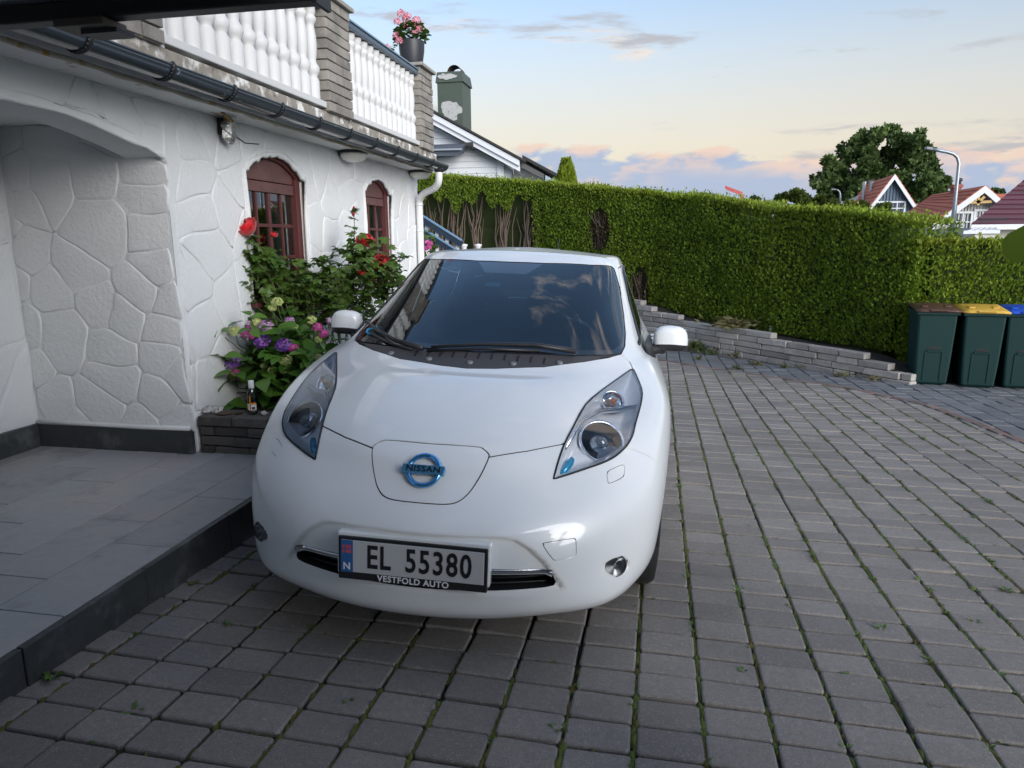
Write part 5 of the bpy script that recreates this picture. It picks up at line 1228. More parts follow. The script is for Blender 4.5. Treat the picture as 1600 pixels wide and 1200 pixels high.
def build_bins():
    green=mat('bin_green_plastic',(.005,.030,.029),.6,spec=.25,noise=(140,.35),bump=(160,.25,.003)); slot=mat('bin_slot',(.006,.010,.010),.7)
    for (x,y,lid,lab,ang) in ((3.56,10.02,(.085,.040,.028),'dark green wheeled bin with brown lid beside the hedge and wall end',-6),(4.08,9.94,(.62,.38,.06),'dark green wheeled bin with yellow lid, between the brown and blue lids',-8),(4.58,9.98,(.015,.085,.52),'dark green wheeled bin with blue lid at the picture edge',-8)):
        z=ground_z(x,y-.1)+.005; M=Matrix.Translation((x,y,z))@rot_z(R(ang)); o=thing('wheeled_bin',lab,'bin',group='wheeled bins in front of the hedge',matrix=M)
        lm=mat('bin_lid_%d'%int(x*100),lid,.4,noise=(60,.12))
        b=MB(); V=[];F=[]
        for w,d,dy,zz in ((.17,.19,.0,0.0),(.185,.215,.0,.04),(.20,.225,.0,.30),(.222,.24,.0,.88),(.222,.24,.0,.93)): V+=[(-w,-d+dy,zz),(w,-d+dy,zz),(w,d+.03+dy,zz),(-w,d+.03+dy,zz)]
        for k in range(4):
            for j in range(4): F.append((k*4+j,k*4+(j+1)%4,(k+1)*4+(j+1)%4,(k+1)*4+j))
        F.append((3,2,1,0)); b.add(V,F); body=b.build('bin_body',green,o,local=True,bevel=.025)
        b=MB(); b.box((-.245,-.262,.90),(.245,.29,.945)); b.build('rim',green,o,local=True,bevel=.012)
        b=MB(); b.box((-.075,-.232,.46),(.075,-.20,.50)); b.build('grip_slot',slot,o,local=True,bevel=.004)
        b=MB(); b.prism([(-.085,-.245,.435),(-.085,-.215,.435),(-.085,-.222,.46),(-.085,-.245,.452)],(.17,0,0)); b.build('grip_ledge',green,o,local=True,bevel=.003)
        for sx in (-1,1): b=MB(); b.prism([(sx*.085,-.205,.06),(sx*.085,-.224,.06),(sx*.085,-.237,.44),(sx*.085,-.215,.44)],(sx*.022,0,0)); b.build('rib',green,o,local=True,bevel=.003)
        b=MB(); V=[];F=[]; n=7
        for i in range(n):
            v=i/(n-1); yy=-.275+.60*v
            for j in range(n):
                u=j/(n-1)*2-1; V.append((u*.252,yy,.948+.055*v+.028*(1-u*u)*(math.sin(v*3.14))**.6))
        for i in range(n-1):
            for j in range(n-1): F.append((i*n+j,i*n+j+1,(i+1)*n+j+1,(i+1)*n+j))
        b.add(V,F); lo=b.build('bin_lid',lm,o,True,True); sd=lo.modifiers.new('s','SOLIDIFY'); sd.thickness=.018; sd.offset=0
        b=MB(); b.box((-.10,-.30,.955),(.10,-.24,.972)); b.build('lid_lip',lm,lo,local=True,bevel=.006)
        for sx in (-.13,.13): b=MB(); b.box((sx-.035,-.12,.985),(sx+.035,.18,1.008)); b.build('lid_ridge',lm,lo,local=True,bevel=.01)
        b=MB(); b.tube([(-.20,.34,.97),(.20,.34,.97)],.016,8); [b.bar((sx,.28,.95),(sx,.35,.97),.03,.03) for sx in (-.2,0,.2)]; b.build('handle_bar',green,o,local=True)
        for sx in (-.235,.235): b=MB(); b.lathe([(.10,-.025),(.10,.025)],(sx,.245,.10),20,(1,0,0)); b.build('wheel',mat('bin_tyre',(.012,.012,.012),.8),o,local=True,bevel=.006)
# ---------------------------------------------------------------- neighbours and far things
def poly_part(name,pts,m,parent,depth=(0,.12,0),bevel=0):
    b=MB(); b.prism([tuple(p) for p in pts],depth); return b.build(name,m,parent,bevel=bevel)
def build_neighbour():
    Y=23.0; wh=mat('white_siding',(.62,.64,.67),.6,noise=(2,.06),var=.05); trim=mat('white_trim',(.70,.72,.76),.5); roof=mat('dark_roof',(.035,.034,.035),.8,noise=(8,.3))
    o=thing('neighbour_house','white weatherboarded gable house behind the hedge, left of the sky','house',at(740,330,Y))
    A=lambda x,y,d=0: at(x,y,Y+d)
    # wall boards under the verge
    def roof_y(x): return 186+(x-640)*(252-166)/(818-660)*1.0-12
    top=lambda x: 178+(x-678)*.543+14
    y=300.
    pts=[A(560,330),A(800,330),A(800,top(800)),A(560,top(560))]
    back=poly_part('wall',pts,wh,o,(0,.3,0))
    z=A(700,300).z; k=0
    x0=A(560,300).x; x1=A(786,300).x
    slope=(A(800,top(800)).z-A(600,top(600)).z)/(A(800,0).x-A(600,0).x); zr=A(700,top(700)).z; xr=A(700,top(700)).x
    while k<22:
        zb=z+k*.185; zt=zb+.185; xe=min(x1,xr+(zb+.02-zr)/slope); xe2=min(x1,xr+(zt-zr)/slope)
        if xe>x0+.5 and zb<A(560,100).z:
            b=MB(); b.add([(x0,Y-.045,zb),(xe,Y-.045,zb),(xe2,Y-.015,zt),(x0,Y-.015,zt),(x0,Y+.02,zb),(xe,Y+.02,zb),(xe2,Y+.02,zt),(x0,Y+.02,zt)],[(0,1,2,3),(0,4,5,1),(1,5,6,2),(3,2,6,7),(4,7,6,5),(0,3,7,4)]); b.build('weatherboard',wh,o)
        k+=1
    b=MB(); p=A(783,300); b.box((p.x-.10,Y-.09,p.z-.5),(p.x+.12,Y-.046,A(783,250).z)); b.build('corner_board',trim,o)
    # verge boards (two, stepped) and roof
    for dy,th,pr in ((0,9,.50),(9,8,.42)):
        b=MB(); a,c=A(560,178+(560-678)*.543+dy),A(816,178+(816-678)*.543+dy); a2,c2=A(560,178+(560-678)*.543+dy+th),A(816,178+(816-678)*.543+dy+th); V=[a,c,c2,a2]; b.prism([(p.x,Y-pr,p.z) for p in V],(0,.05,0)); b.build('verge_board',trim,o)
    a,c=A(560,178+(560-678)*.543-2),A(820,178+(820-678)*.543-2)
    b=MB(); b.prism([(a.x,Y-.56,a.z),(c.x,Y-.56,c.z),(c.x,Y-.56,c.z+.07),(a.x,Y-.56,a.z+.07)],(0,9,0)); b.build('roof',roof,o)
    b=MB(); b.quad((a.x,Y-.45,a.z-.42),(c.x,Y-.45,c.z-.42),(c.x,Y+.1,c.z-.42),(a.x,Y+.1,a.z-.42)); b.build('verge_soffit',trim,o)
    # side wing with its own lower roof
    q=[A(786,300,1.2),A(850,300,1.2),A(850,272,1.2),A(800,253,1.2),A(786,250,1.2)]; poly_part('wing_wall',q,wh,o,(0,.3,0))
    for i,(u,v) in enumerate((((816,247),(870,276)),)):
        a,c=A(*u,.2),A(*v,.2); b=MB(); b.prism([(a.x,Y+.2,a.z),(c.x,Y+.2,c.z),(c.x,Y+.2,c.z+.10),(a.x,Y+.2,a.z+.10)],(0,7,0)); b.build('wing_roof',roof,o)
        a,c=A(812,255,.15),A(850,275,.15); b=MB(); b.prism([(a.x,Y+.15,a.z-.10),(c.x,Y+.15,c.z-.10),(c.x,Y+.15,c.z+.06),(a.x,Y+.15,a.z+.06)],(0,.04,0)); b.build('wing_gutter',mat('grey_gutter',(.10,.10,.10),.5),o)
    # rolled-out awning
    aw=mat('awning_cloth',(.075,.09,.12),.8); a,c=A(600,232,-1.0),A(725,226,-.9); e,f_=A(600,246,-1.0),A(716,243,-.9)
    b=MB(); b.prism([(a.x,a.y,a.z),(c.x,c.y,c.z),(f_.x,f_.y,f_.z),(e.x,e.y,e.z)],(0,.6,.12)); ao=b.build('awning',aw,o)
    b=MB(); b.bar(A(600,236,-1.05),A(722,233,-1.0),.05,.05); b.build('awning_bar',mat('alu',(.5,.52,.55),.4,.8),ao)
    b=MB(); b.lathe([(.09,-.2),(.09,.2)],A(729,227,-.5),12,(1,0,0)); b.build('awning_roller',roof,ao)
    # chimney clad in flaking green sheet
    g=mat('green_chimney_sheet',(.060,.080,.062),.5,noise=(3,.12)); bare=mat('bare_metal_patch',(.42,.42,.41),.6,noise=(6,.2),tint=(9,(.2,.21,.2),.55,.65))
    ch=thing('chimney_stack','green metal-clad chimney with flaking paint patches on the white gable house','chimney',at(709,196,Y+1.5)); C=lambda x,y,d=0: at(x,y,Y+1.5+d)
    a,c=C(683,128),C(722,128); d=C(722,215).z; dep=1.15
    b=MB(); b.box((a.x,a.y,d-.6),(c.x,a.y+dep,a.z)); b.build('shaft',g,ch)
    b=MB(); lo=a.z-.03; hi=C(700,112).z; V=[(a.x-.05,a.y-.05,lo),(c.x+.05,a.y-.05,lo),(c.x+.05,a.y+dep+.05,lo),(a.x-.05,a.y+dep+.05,lo),(a.x+.0,a.y,hi),(c.x-.0,a.y,hi),(c.x,a.y+dep,hi),(a.x,a.y+dep,hi)]; b.add(V,[(0,3,2,1),(4,5,6,7),(0,1,5,4),(1,2,6,5),(2,3,7,6),(3,0,4,7)]); b.build('cap',g,ch)
    P=[]; cx,cz=(a.x+c.x)/2+.12,hi
    b=MB(); V=[];F=[];n=12
    for i in range(n+1): 
        t=math.pi*i/n; V+=[(cx-.24*math.cos(t),a.y+.15,cz+.24*math.sin(t)),(cx-.24*math.cos(t),a.y+.75,cz+.24*math.sin(t))]
    for i in range(n): F.append((2*i,2*i+1,2*i+3,2*i+2))
    b.add(V,F); cw=b.build('cowl',mat('rusty_cowl',(.06,.035,.028),.7),ch,True)
    r=random.Random(2)
    for cxp,cyp,w,h in ((705,172,16,17),(700,120,15,5)):
        pts=[]
        for i in range(26):
            t=2*math.pi*i/26; s=r.uniform(.72,1.12); pts.append(C(cxp+w*s*math.cos(t),cyp+h*s*math.sin(t)))
        yy=a.y-.012 if cyp>140 else a.y-.075
        b=MB(); b.prism([(p.x,yy+(.0 if cyp>140 else (.04*(p.z-lo)/(hi-lo))),p.z) for p in pts],(0,.006,0)); b.build('bare_patch',bare,ch)
def window(o,c,w,h,Y,wm,gm,cols=2,rows=2):
    b=MB(); t=.09
    for x0,x1,z0,z1 in ((-w/2-t,w/2+t,h/2,h/2+t),(-w/2-t,w/2+t,-h/2-t,-h/2),(-w/2-t,-w/2,-h/2,h/2),(w/2,w/2+t,-h/2,h/2)): b.box((c.x+x0,Y-.10,c.z+z0),(c.x+x1,Y-.002,c.z+z1))
    for k in range(1,cols): x=c.x-w/2+w*k/cols; b.box((x-.025,Y-.07,c.z-h/2),(x+.025,Y-.003,c.z+h/2))
    for k in range(1,rows): z=c.z-h/2+h*k/rows; b.box((c.x-w/2,Y-.065,z-.025),(c.x+w/2,Y-.004,z+.025))
    wo=b.build('window',wm,o); 
    for i in range(cols):
        for j in range(rows):
            b=MB(); b.box((c.x-w/2+w*i/cols,Y-.03,c.z-h/2+h*j/rows),(c.x-w/2+w*(i+1)/cols,Y-.005,c.z-h/2+h*(j+1)/rows)); b.build('pane',gm,wo)
def tiled_roof(name,o,m,a,b_,c,d,rows,th=.05):
    """roof plane a-b (eave) to d-c (ridge) laid in overlapping courses"""
    a,b_,c,d=map(Vector,(a,b_,c,d)); n=(b_-a).cross(d-a).normalized(); n=n if n.z>0 else -n; first=None
    base=MB(); base.add([a,b_,c,d],[(0,1,2,3)]); ro=base.build(name,m,o)
    for k in range(rows):
        t0,t1=k/rows,(k+1.12)/rows; t1=min(t1,1)
        p0,p1,p2,p3=a.lerp(d,t0),b_.lerp(c,t0),b_.lerp(c,t1),a.lerp(d,t1)
        q=MB(); q.add([p0+n*th,p1+n*th,p2+n*.012,p3+n*.012,p0,p1,p2,p3],[(0,1,2,3),(0,4,5,1),(1,5,6,2),(3,7,4,0)]); q.build('tile_course',m,ro)
    return ro
def build_far():
    red=mat('red_roof_tiles',(.52,.150,.080),.8,noise=(3,.18),var=.12); wt=mat('white_trim'); gl=mat('far_glass',(.05,.06,.075),.1,0,.6)
    # blue-grey gable house
    Y=46.; o=thing('blue_house','blue-grey boarded gable house with red roof in front of the big tree','house',at(1380,345,Y)); A=lambda x,y,d=0: at(x,y,Y+d)
    bl=mat('blue_boards',(.105,.145,.195),.7,noise=(3,.1),var=.08)
    pk,le,ri=A(1395,281),A(1352,328),A(1432,327)
    poly_part('gable_wall',[A(1352,380),A(1432,380),ri,pk,le],bl,o,(0,.3,0))
    for i in range(16):
        x=lerp(le.x,ri.x,(i+.5)/16); t=1-abs((x-pk.x)/((ri.x if x>pk.x else le.x)-pk.x)); zt=lerp(le.z,pk.z,t); b=MB(); b.box((x-.03,Y-.05,le.z-2),(x+.03,Y-.002,zt-.1)); b.build('batten',bl,o)
    for p,q in ((pk,A(1352,330)),(pk,A(1431,326))):
        p2=Vector((p.x,Y-.35,p.z+.30)); q2=Vector((q.x,Y-.35,q.z+.0)); b=MB(); b.prism([p2,q2,q2-Vector((0,0,.30)),p2-Vector((0,0,.30))],(0,.08,0)); b.build('verge_board',wt,o)
    rb=at(1352,292,53); n_=Vector((rb.x-pk.x,rb.y-pk.y,0)); e0=Vector((le.x,Y-.35,le.z)); p0=Vector((pk.x,Y-.35,pk.z+.28))
    tiled_roof('roof',o,red,e0,e0+n_,p0+n_,p0,8); r0=Vector((ri.x,Y-.35,ri.z)); tiled_roof('roof',o,red,r0+n_,r0,p0,p0+n_,8)
    for x,w in ((1358,1.),): pass
    for x in (1373,1401): window(o,A(x,325.5),.72,.62,Y,wt,gl)
    for (x0,x1,y0,y1,dd) in ((1369,1377,287,302,4),(1355,1364,281,296,6)):
        a,c=A(x0-12,y1,dd),A(x1-12,y0,dd); b=MB(); b.box((a.x+.5,Y+dd,a.z-1.2),(c.x+.62,Y+dd+.5,c.z)); b.build('chimney',mat('dark_flue',(.025,.025,.027),.6),o)
    for x in (1365,1354): a,c=A(x-7,297,3),A(x-3,284,3); b=MB(); b.tube([(c.x,Y+3,a.z-.6),(c.x,Y+3,c.z)],.11,8); b.build('flue_pipe',mat('alu'),o)
    a,c=A(1321,319,6),A(1362,301,5); b=MB(); b.bar(a,c,.12,.35); b.build('dormer_verge',wt,o)
    # grey house with red roof and timber truss
    Y=36.; o=thing('grey_house','pale grey boarded house with red roof, yellow gable truss and brick chimney','house',at(1500,370,Y)); A=lambda x,y,d=0: at(x,y,Y+d)
    gy=mat('grey_boards',(.52,.53,.51),.7,noise=(3,.06),var=.05); pk,le,ri=A(1530,296),A(1448,352),A(1572,326)
    poly_part('gable_wall',[A(1448,420),A(1575,420),ri,pk,le],gy,o,(0,.3,0))
    for i in range(26):
        x=lerp(le.x,ri.x,(i+.5)/26); t=1-abs((x-pk.x)/((ri.x if x>pk.x else le.x)-pk.x)); zt=lerp(le.z if x<pk.x else ri.z,pk.z,t); b=MB(); b.box((x-.022,Y-.035,le.z-2.5),(x+.022,Y-.002,zt-.1)); b.build('batten',gy,o)
    for p,q in ((pk,A(1446,353)),(pk,A(1562,319))):
        p2=Vector((p.x,Y-.6,p.z+.12)); q2=Vector((q.x,Y-.6,q.z)); b=MB(); b.prism([p2,q2,q2-Vector((0,0,.30)),p2-Vector((0,0,.30))],(0,.08,0)); b.build('verge_board',wt,o)
    e0=Vector((A(1446,353).x,Y-.6,A(1446,353).z)); p0=Vector((pk.x,Y-.6,pk.z+.12)); n_=A(1457,304,6)-pk+Vector((0,.6,0)); n_.z=0; r0=Vector((A(1565,322).x,Y-.6,A(1565,322).z))
    ea=A(1420,331,5.5); pa=A(1457,304,6); tiled_roof('roof',o,red,e0,(ea.x,ea.y,ea.z),(pa.x,pa.y,p0.z),p0,9); tiled_roof('roof',o,red,r0+n_,r0,p0,p0+n_,9)
    tr=mat('yellow_timber',(.50,.33,.13),.6); 
    for p,q in (((1506,317),(1549,315)),((1529,301),(1528,321)),((1520,309),(1528,315)),((1538,307),(1530,315))): b=MB(); b.bar(A(*p,-.5),A(*q,-.5),.08,.11); b.build('truss_beam',tr,o)
    window(o,A(1503,347),.62,.75,Y,wt,gl); window(o,A(1534,341),.55,.6,Y,wt,gl)
    br=mat('red_brick_far',(.30,.10,.075),.8,noise=(8,.25)); a,c=A(1490,305,2.5),A(1503,288,2.5); b=MB(); b.box((a.x,Y+2.5,a.z-1),(c.x,Y+3.0,c.z)); cho=b.build('chimney',br,o); b=MB(); b.box((a.x-.05,Y+2.45,c.z-.16),(c.x+.05,Y+3.05,c.z)); b.build('chimney_band',br,cho)
    b=MB(); p=A(1500,283,2.6); b.lathe([(.07,-.3),(.07,0),(.12,.02),(.10,.12),(0,.15)],p,10); b.build('chimney_cowl',mat('dark_flue'),cho)
    # house behind with another red roof
    Y=44.; o=thing('red_roofed_house','red tiled roof of a house hidden behind the grey house','house',at(1560,330,Y)); A=lambda x,y,d=0: at(x,y,Y+d)
    b=MB(); p,q=A(1545,345),A(1640,345); b.box((p.x,Y+.3,p.z-3),(q.x,Y+6,A(1550,325).z)); b.build('wall',gy,o); tiled_roof('roof',o,red,A(1540,322),A(1640,322),A(1630,303,4),A(1548,303,4),7)
    # house with plum roof, nearest on the right
    Y=25.; o=thing('plum_roof_house','white house with plum-coloured tiled roof at the picture edge','house',at(1590,380,Y)); A=lambda x,y,d=0: at(x,y,Y+d)
    plum=mat('plum_tiles',(.105,.030,.045),.45,noise=(4,.15),var=.15); b=MB(); p,q=A(1556,420),A(1760,352); b.box((p.x,Y+.5,p.z-1.),(q.x,Y+7,q.z)); b.build('wall',mat('cream_wall',(.62,.60,.55),.8,noise=(3,.05)),o)
    e0=A(1517,351); e1=A(1760,351); k0=A(1600,290,4.2); k1=A(1760,230,4.2)
    tiled_roof('roof',o,plum,e0,e1,(k1.x,k0.y,k0.z+1.1),(k0.x+.9,k0.y,k0.z+1.1),16,.045)
    b=MB(); b.box((e0.x,e0.y-.04,e0.z-.16),(e1.x,e0.y+.02,e0.z+.0)); b.build('eave_board',wt,o); b=MB(); b.box((e0.x+.2,e0.y+.02,e0.z-.155),(e1.x,e0.y+.55,e0.z-.12)); b.build('eave_soffit',wt,o)
    b=MB(); b.tube([A(1530,343,-.15),A(1575,342,-.15)],.03,6); b.build('snow_guard',mat('dark_flue'),o)
    cg=thing('glazed_porch_roof','low dark glazed porch roof beside the plum-roofed house','roof',at(1540,380,24)); a=lambda x,y,d=0: at(x,y,24+d)
    b=MB(); b.add([a(1508,362),a(1560,361),a(1557,353,1.5),a(1535,353,1.5)],[(0,1,2,3)]); b.build('glazing',gl,cg); b=MB(); b.bar(a(1505,363),a(1562,362),.06,.10); b.build('eave_bar',wt,cg)
    for i in range(5): b=MB(); b.bar(a(1512+11*i,361,-.02),a(1534+6*i,353,1.48),.03,.03); b.build('glazing_bar',wt,cg)
    b=MB(); p,q=a(1518,420),a(1556,363); b.box((p.x,24.05,p.z-.5),(q.x,25,q.z)); b.build('wall',mat('cream_wall'),cg)
    # street lamps
    pole=mat('galvanised_pole',(.36,.40,.44),.45,.7)
    def lamp(label,pts,r,Y,head):
        o=thing('street_lamp',label,'street lamp',at(pts[0][0],pts[0][1]+80,Y),'street lamps beyond the hedge'); P=[at(x,y,Y) for x,y in [(pts[0][0]-(pts[1][0]-pts[0][0])*.8,pts[0][1]+80)]+pts]; b=MB(); b.tube(P,[r]*3+[r*.7]*(len(P)-3),8); b.build('pole',pole,o,True)
        p=at(*head,Y); q=at(*pts[-1],Y); b=MB(); b.bar(p,q,.22,.09); b.build('lamp_head',mat('lamp_head_grey',(.25,.26,.28),.5),o,bevel=.02)
    lamp('tall grey street lamp with curved arm in front of the grey house',[(1487,363),(1490.5,335),(1494,300),(1497,270),(1498.5,255),(1496,246),(1490,240.5),(1480,237.5),(1468,235.2),(1456,233)],.085,28.,(1446,231.5))
    lamp('small curved street lamp left of the big tree, just above the hedge',[(1313,312),(1313,305),(1312,300),(1309,297),(1305,296)],.07,52.,(1299,296))
    # crane far off
    o=thing('tower_crane','distant red crane jib above the hedge','crane',at(1150,330,160)); cm=mat('crane_red',(.50,.10,.09),.6); a=lambda x,y: at(x,y,160)
    for u,v in (((1133,291.5),(1160,301.5)),((1134,294.5),(1160,304.5))): b=MB(); b.bar(a(*u),a(*v),.35,.35); b.build('jib_chord',cm,o)
    for i in range(9): b=MB(); b.bar(a(1133+3*i,291.5+1.1*i),a(1135.5+3*i,295.2+1.1*i),.22,.22); b.build('jib_brace',cm,o)
    b=MB(); b.bar(a(1159,303),a(1159,345),.6,.6); b.build('mast',cm,o)
def leaf_cloud(rng,lobes,n,size):
    """leaf faces scattered in the shells of many lobes"""
    P=[];D=[]
    w=np.array([l[3]**2 for l in lobes]); w=w/w.sum(); pick=rng.choice(len(lobes),n,p=w)
    c=np.array([l[:3] for l in lobes])[pick]; r=np.array([l[3] for l in lobes])[pick]; u=rng.normal(size=(n,3)); u/=np.linalg.norm(u,axis=1,keepdims=True); q=rng.random(n)**.45
    P=c+u*(r*q)[:,None]*np.array([1,1,.8]); D=u+rng.normal(0,.7,(n,3)); return P,D
def build_trees():
    rng=np.random.default_rng(21); r=random.Random(9)
    oak=leaf_mat('oak_green',(.075,.125,.035),(.095,.145,.040),.6,.2,.25); bark=mat('oak_bark',(.05,.04,.03),.9,noise=(4,.3))
    Y=64.; c=at(1377,300,Y); o=thing('big_tree','big dark green broad-crowned tree behind the blue house','tree',at(1377,345,Y)); sc=Y/1109/math.cos(R(25))
    blobs=[(1342,222,17),(1370,216,17),(1388,210,15),(1418,218,17),(1440,228,17),(1325,240,16),(1308,262,18),(1295,280,16),(1300,295,17),(1330,270,22),(1335,292,24),(1360,245,20),(1372,262,22),(1385,280,28),(1410,262,22),(1425,245,20),(1430,275,24),(1448,258,14),(1452,285,17),(1462,290,13),(1465,278,8),(1440,298,20),(1400,298,26),(1360,298,25),(1318,300,20),(1350,228,14),(1405,232,10),(1432,215,9),(1283,288,8),(1470,297,8),(1384,236,11),(1398,248,10)]
    lobes=[]
    for x,y,rr in blobs:
        p=at(x,y,Y+r.uniform(-3,3)); R0=rr*sc*.98
        for _ in range(5): lobes.append((p.x+r.gauss(0,R0*.42),p.y+r.gauss(0,R0*.6),p.z+r.gauss(0,R0*.36),R0*r.uniform(.28,.55)))
    P,D=leaf_cloud(rng,lobes,21000,.3); v,f=sprays(P,D,.34,rng,.42,3); tag(raw('crown',v-np.array(base_of(o)),f,oak,o,smooth=False))
    b=MB(); g=at(1377,345,Y); b.tube([g-Vector((0,0,2)),at(1377,310,Y),at(1375,285,Y)],[.6,.5,.4],8); b.build('trunk',bark,o,True)
    for x,y,rr in blobs[::2]:
        b=MB(); p=at(x,y,Y); s=at(1377,305,Y); m_=s.lerp(p,.5)+Vector((0,0,-.4)); b.tube([s,m_,p],[.26,.15,.05],6); b.build('limb',bark,o,True)
    # lower shrubs and treetops peeping over the hedge
    def bush(label,pxs,Y,m,n,size,sp=.8):
        o=thing('treetop',label,'tree',at(pxs[0][0],345,Y),'treetops beyond the hedge'); lobes=[]
        for x,y,rr in pxs:
            p=at(x,y,Y); R0=rr*Y/1109
            for _ in range(3): lobes.append((p.x+r.gauss(0,R0*.3),p.y+r.gauss(0,R0*.5),p.z+r.gauss(0,R0*.25),R0*r.uniform(.5,.8)))
        P,D=leaf_cloud(rng,lobes,n,size); v,f=sprays(P,D,size,rng,.4); raw('crown',v-np.array(base_of(o)),f,m,o,smooth=False)
        b=MB(); q=at(pxs[0][0],pxs[0][1]+8,Y); b.tube([Vector((q.x,q.y,-1.5)),q],[.10,.04],6); b.build('trunk',bark,o)
    light=leaf_mat('bright_shrub',(.085,.125,.022),(.10,.13,.03),.6,.3,.8); mid=leaf_mat('mid_green_tree',(.06,.10,.03),(.08,.12,.033),.6,.2,.5)
    bush('bright yellow-green shrub top peeping over the hedge left of the big tree',[(1225,312,10),(1240,306,11),(1258,312,12),(1275,316,10),(1300,318,10),(1325,322,9)],20.,light,5200,.09)
    bush('dark treetop just above the hedge seam beside the crane',[(1183,312,4),(1176,312,4)],40.,mid,400,.16)
    bush('dark leafy treetop behind the small curved street lamp',[(1292,310,7),(1280,312,6)],50.,mid,800,.2)
    bush('small treetop above the red roof behind the grey house',[(1556,303,8),(1549,300,4),(1563,305,6)],60.,mid,900,.2)
    bush('green shoots against the blue house wall above the hedge',[(1378,326,6),(1385,323,5),(1348,322,6)],18.,light,1200,.08)
    # the far wooded rim of the valley
    V=[];F=[]; n=160
    for i in range(n+1):
        a=R(-75+150*i/n); d=900; h=14+9*fnoise((i*.13,0,0))+5*fnoise((i*.5,3,0)); V+=[(d*math.sin(a),d*math.cos(a),-6),(d*math.sin(a),d*math.cos(a),h),(d*1.25*math.sin(a),d*1.25*math.cos(a),-6)]
    for i in range(n): F+=[(3*i,3*i+3,3*i+4,3*i+1),(3*i+1,3*i+4,3*i+5,3*i+2)]
    tag(raw('hills',V,F,mat('far_wood',(.03,.045,.035),.9,noise=(.02,.3)),smooth=False),kind='structure')
def build_stairs():
    o=thing('outdoor_staircase','outdoor stair with dark blue handrails and white posts at the far house corner','staircase',(-2.2,9.9,-.3))
    nv=mat('navy_rail',(.020,.035,.06),.4,coat=.4); bt=mat('rail_top_blue',(.16,.28,.42),.4); wp=mat('white_post',(.68,.69,.70),.5)
    Y=9.9
    for (a,c,h) in (((640,330),(722,382),.085),((640,349),(722,401),.075)):
        p,q=at(*a,Y),at(*c,Y); b=MB(); b.bar(p,q,.045,h); ro=b.build('handrail',nv,o); up=Vector((0,0,h/2+.012)); b=MB(); b.bar(p+up,q+up,.075,.018); b.build('rail_cap',bt,ro)
    for x in (665,681,697,713):
        t=(x-640)/82; p=at(x,333+52*t,Y); b=MB(); b.box((p.x-.022,Y+.03,-.5),(p.x+.022,Y+.07,p.z)); b.build('post',wp,o)
    for i in range(9): 
        p=at(650+9*i,390+5*i,Y); b=MB(); b.box((p.x-.16,Y+.1,-.6),(p.x+.16,Y+1.1,p.z-.25)); b.build('step',mat('stair_concrete',(.3,.3,.29),.9),o)
    for x in (725,747): 
        p=at(x,384,10.4); b=MB(); b.lathe([(.04,-.9),(.04,-.02),(.055,0),(.055,.02),(.0,.03)],p,10); tag(b.build('garden_post',wp,None,True),'white rounded post top showing just over the car roof, %s'%('near the stair foot' if x==725 else 'further from the stair'),'post','white posts behind the car')
    l=thing('wall_lantern','small cream wall lantern beside the downpipe','lantern',(WX+.05,8.66,1.78)); c=at(657,308,8.75); b=MB(); b.box((c.x-.03,c.y-.03,c.z-.04),(c.x+.03,c.y+.03,c.z+.035)); b.build('lantern_glass',mat('cream_lens',(.62,.55,.42),.4),l); b=MB(); b.box((c.x-.035,c.y-.035,c.z+.036),(c.x+.035,c.y+.035,c.z+.07)); b.build('lantern_cap',mat('gutter_bracket'),l)
def build_canopy():
    """canopy edge above and behind the photographer, plus an unseen block added for shade"""
    o=thing('garage_canopy','dark canopy edge with pale metal rim crossing above the house gutter','canopy',(-1.6,0,2.1))
    Y=1.72; a=at(0,22,Y); c=at(492,-14,Y); zl=c.z; dk=mat('canopy_dark',(.018,.019,.020),.5,noise=(20,.2)); gy=mat('canopy_rim',(.30,.33,.35),.35,.6); und=mat('canopy_under',(.10,.10,.085),.8,noise=(60,.3))
    x0=-2.30; x1=c.x; z0=at(250,19,Y).z; z1=z0+.055
    b=MB(); b.box((x0,Y,z0),(x1,Y+.05,z0+.045)); b.build('front_beam',dk,o,bevel=.004)
    b=MB(); b.box((x0,Y-.03,z0+.046),(x1,Y+.035,z0+.066)); b.build('metal_rim',gy,o,bevel=.003)
    b=MB(); b.box((x0,-.54,z0+.067),(x1,Y+.02,z0+.13)); b.build('roof_panel',und,o)
    p=at(130,28,Y); b=MB(); b.box((p.x-.075,Y-.02,z0-.022),(p.x+.07,Y+.07,z0-.002)); b.build('runner_bracket',mat('bracket_brown',(.12,.10,.08),.6),o,bevel=.003)
    b=MB(); b.box((p.x-.02,Y+.01,z0-.034),(p.x+.085,Y+.075,z0-.0225)); b.build('runner_slot',dk,o)
    b=MB(); b.box((x1+.001,Y-.02,z0-.012),(x1+.012,Y+.06,z0+.045)); b.build('end_plate',dk,o)
    # unseen block added behind the photographer, sized to shade near paving, bumper and porch
    g=thing('shade_block','unseen dark boarded block added behind the photographer for its shade','shade_block',(1,-3,0)); gm=mat('shade_block_boards',(.10,.105,.105),.7,noise=(6,.2),var=.15)
    for xa,xb,h in ((-2.3,.95,4.6),(.95,3.0,2.72)):
        b=MB(); b.box((xa,-6,-.2),(xb,-.66,h)); b.build('shade_block_body',gm,g)
        for i in range(int((h+.1)/.19)): b=MB(); b.box((xa,-.655,-.1+i*.19),(xb-.004,-.635+.006*(i%2),.085+i*.19)); b.build('board',gm,g)
        b=MB(); b.box((xa-.05,-6.1,h+.005),(xb+.04,-.54,h+.08)); b.build('roof',mat('dark_roof',(.035,.034,.035),.8),g)
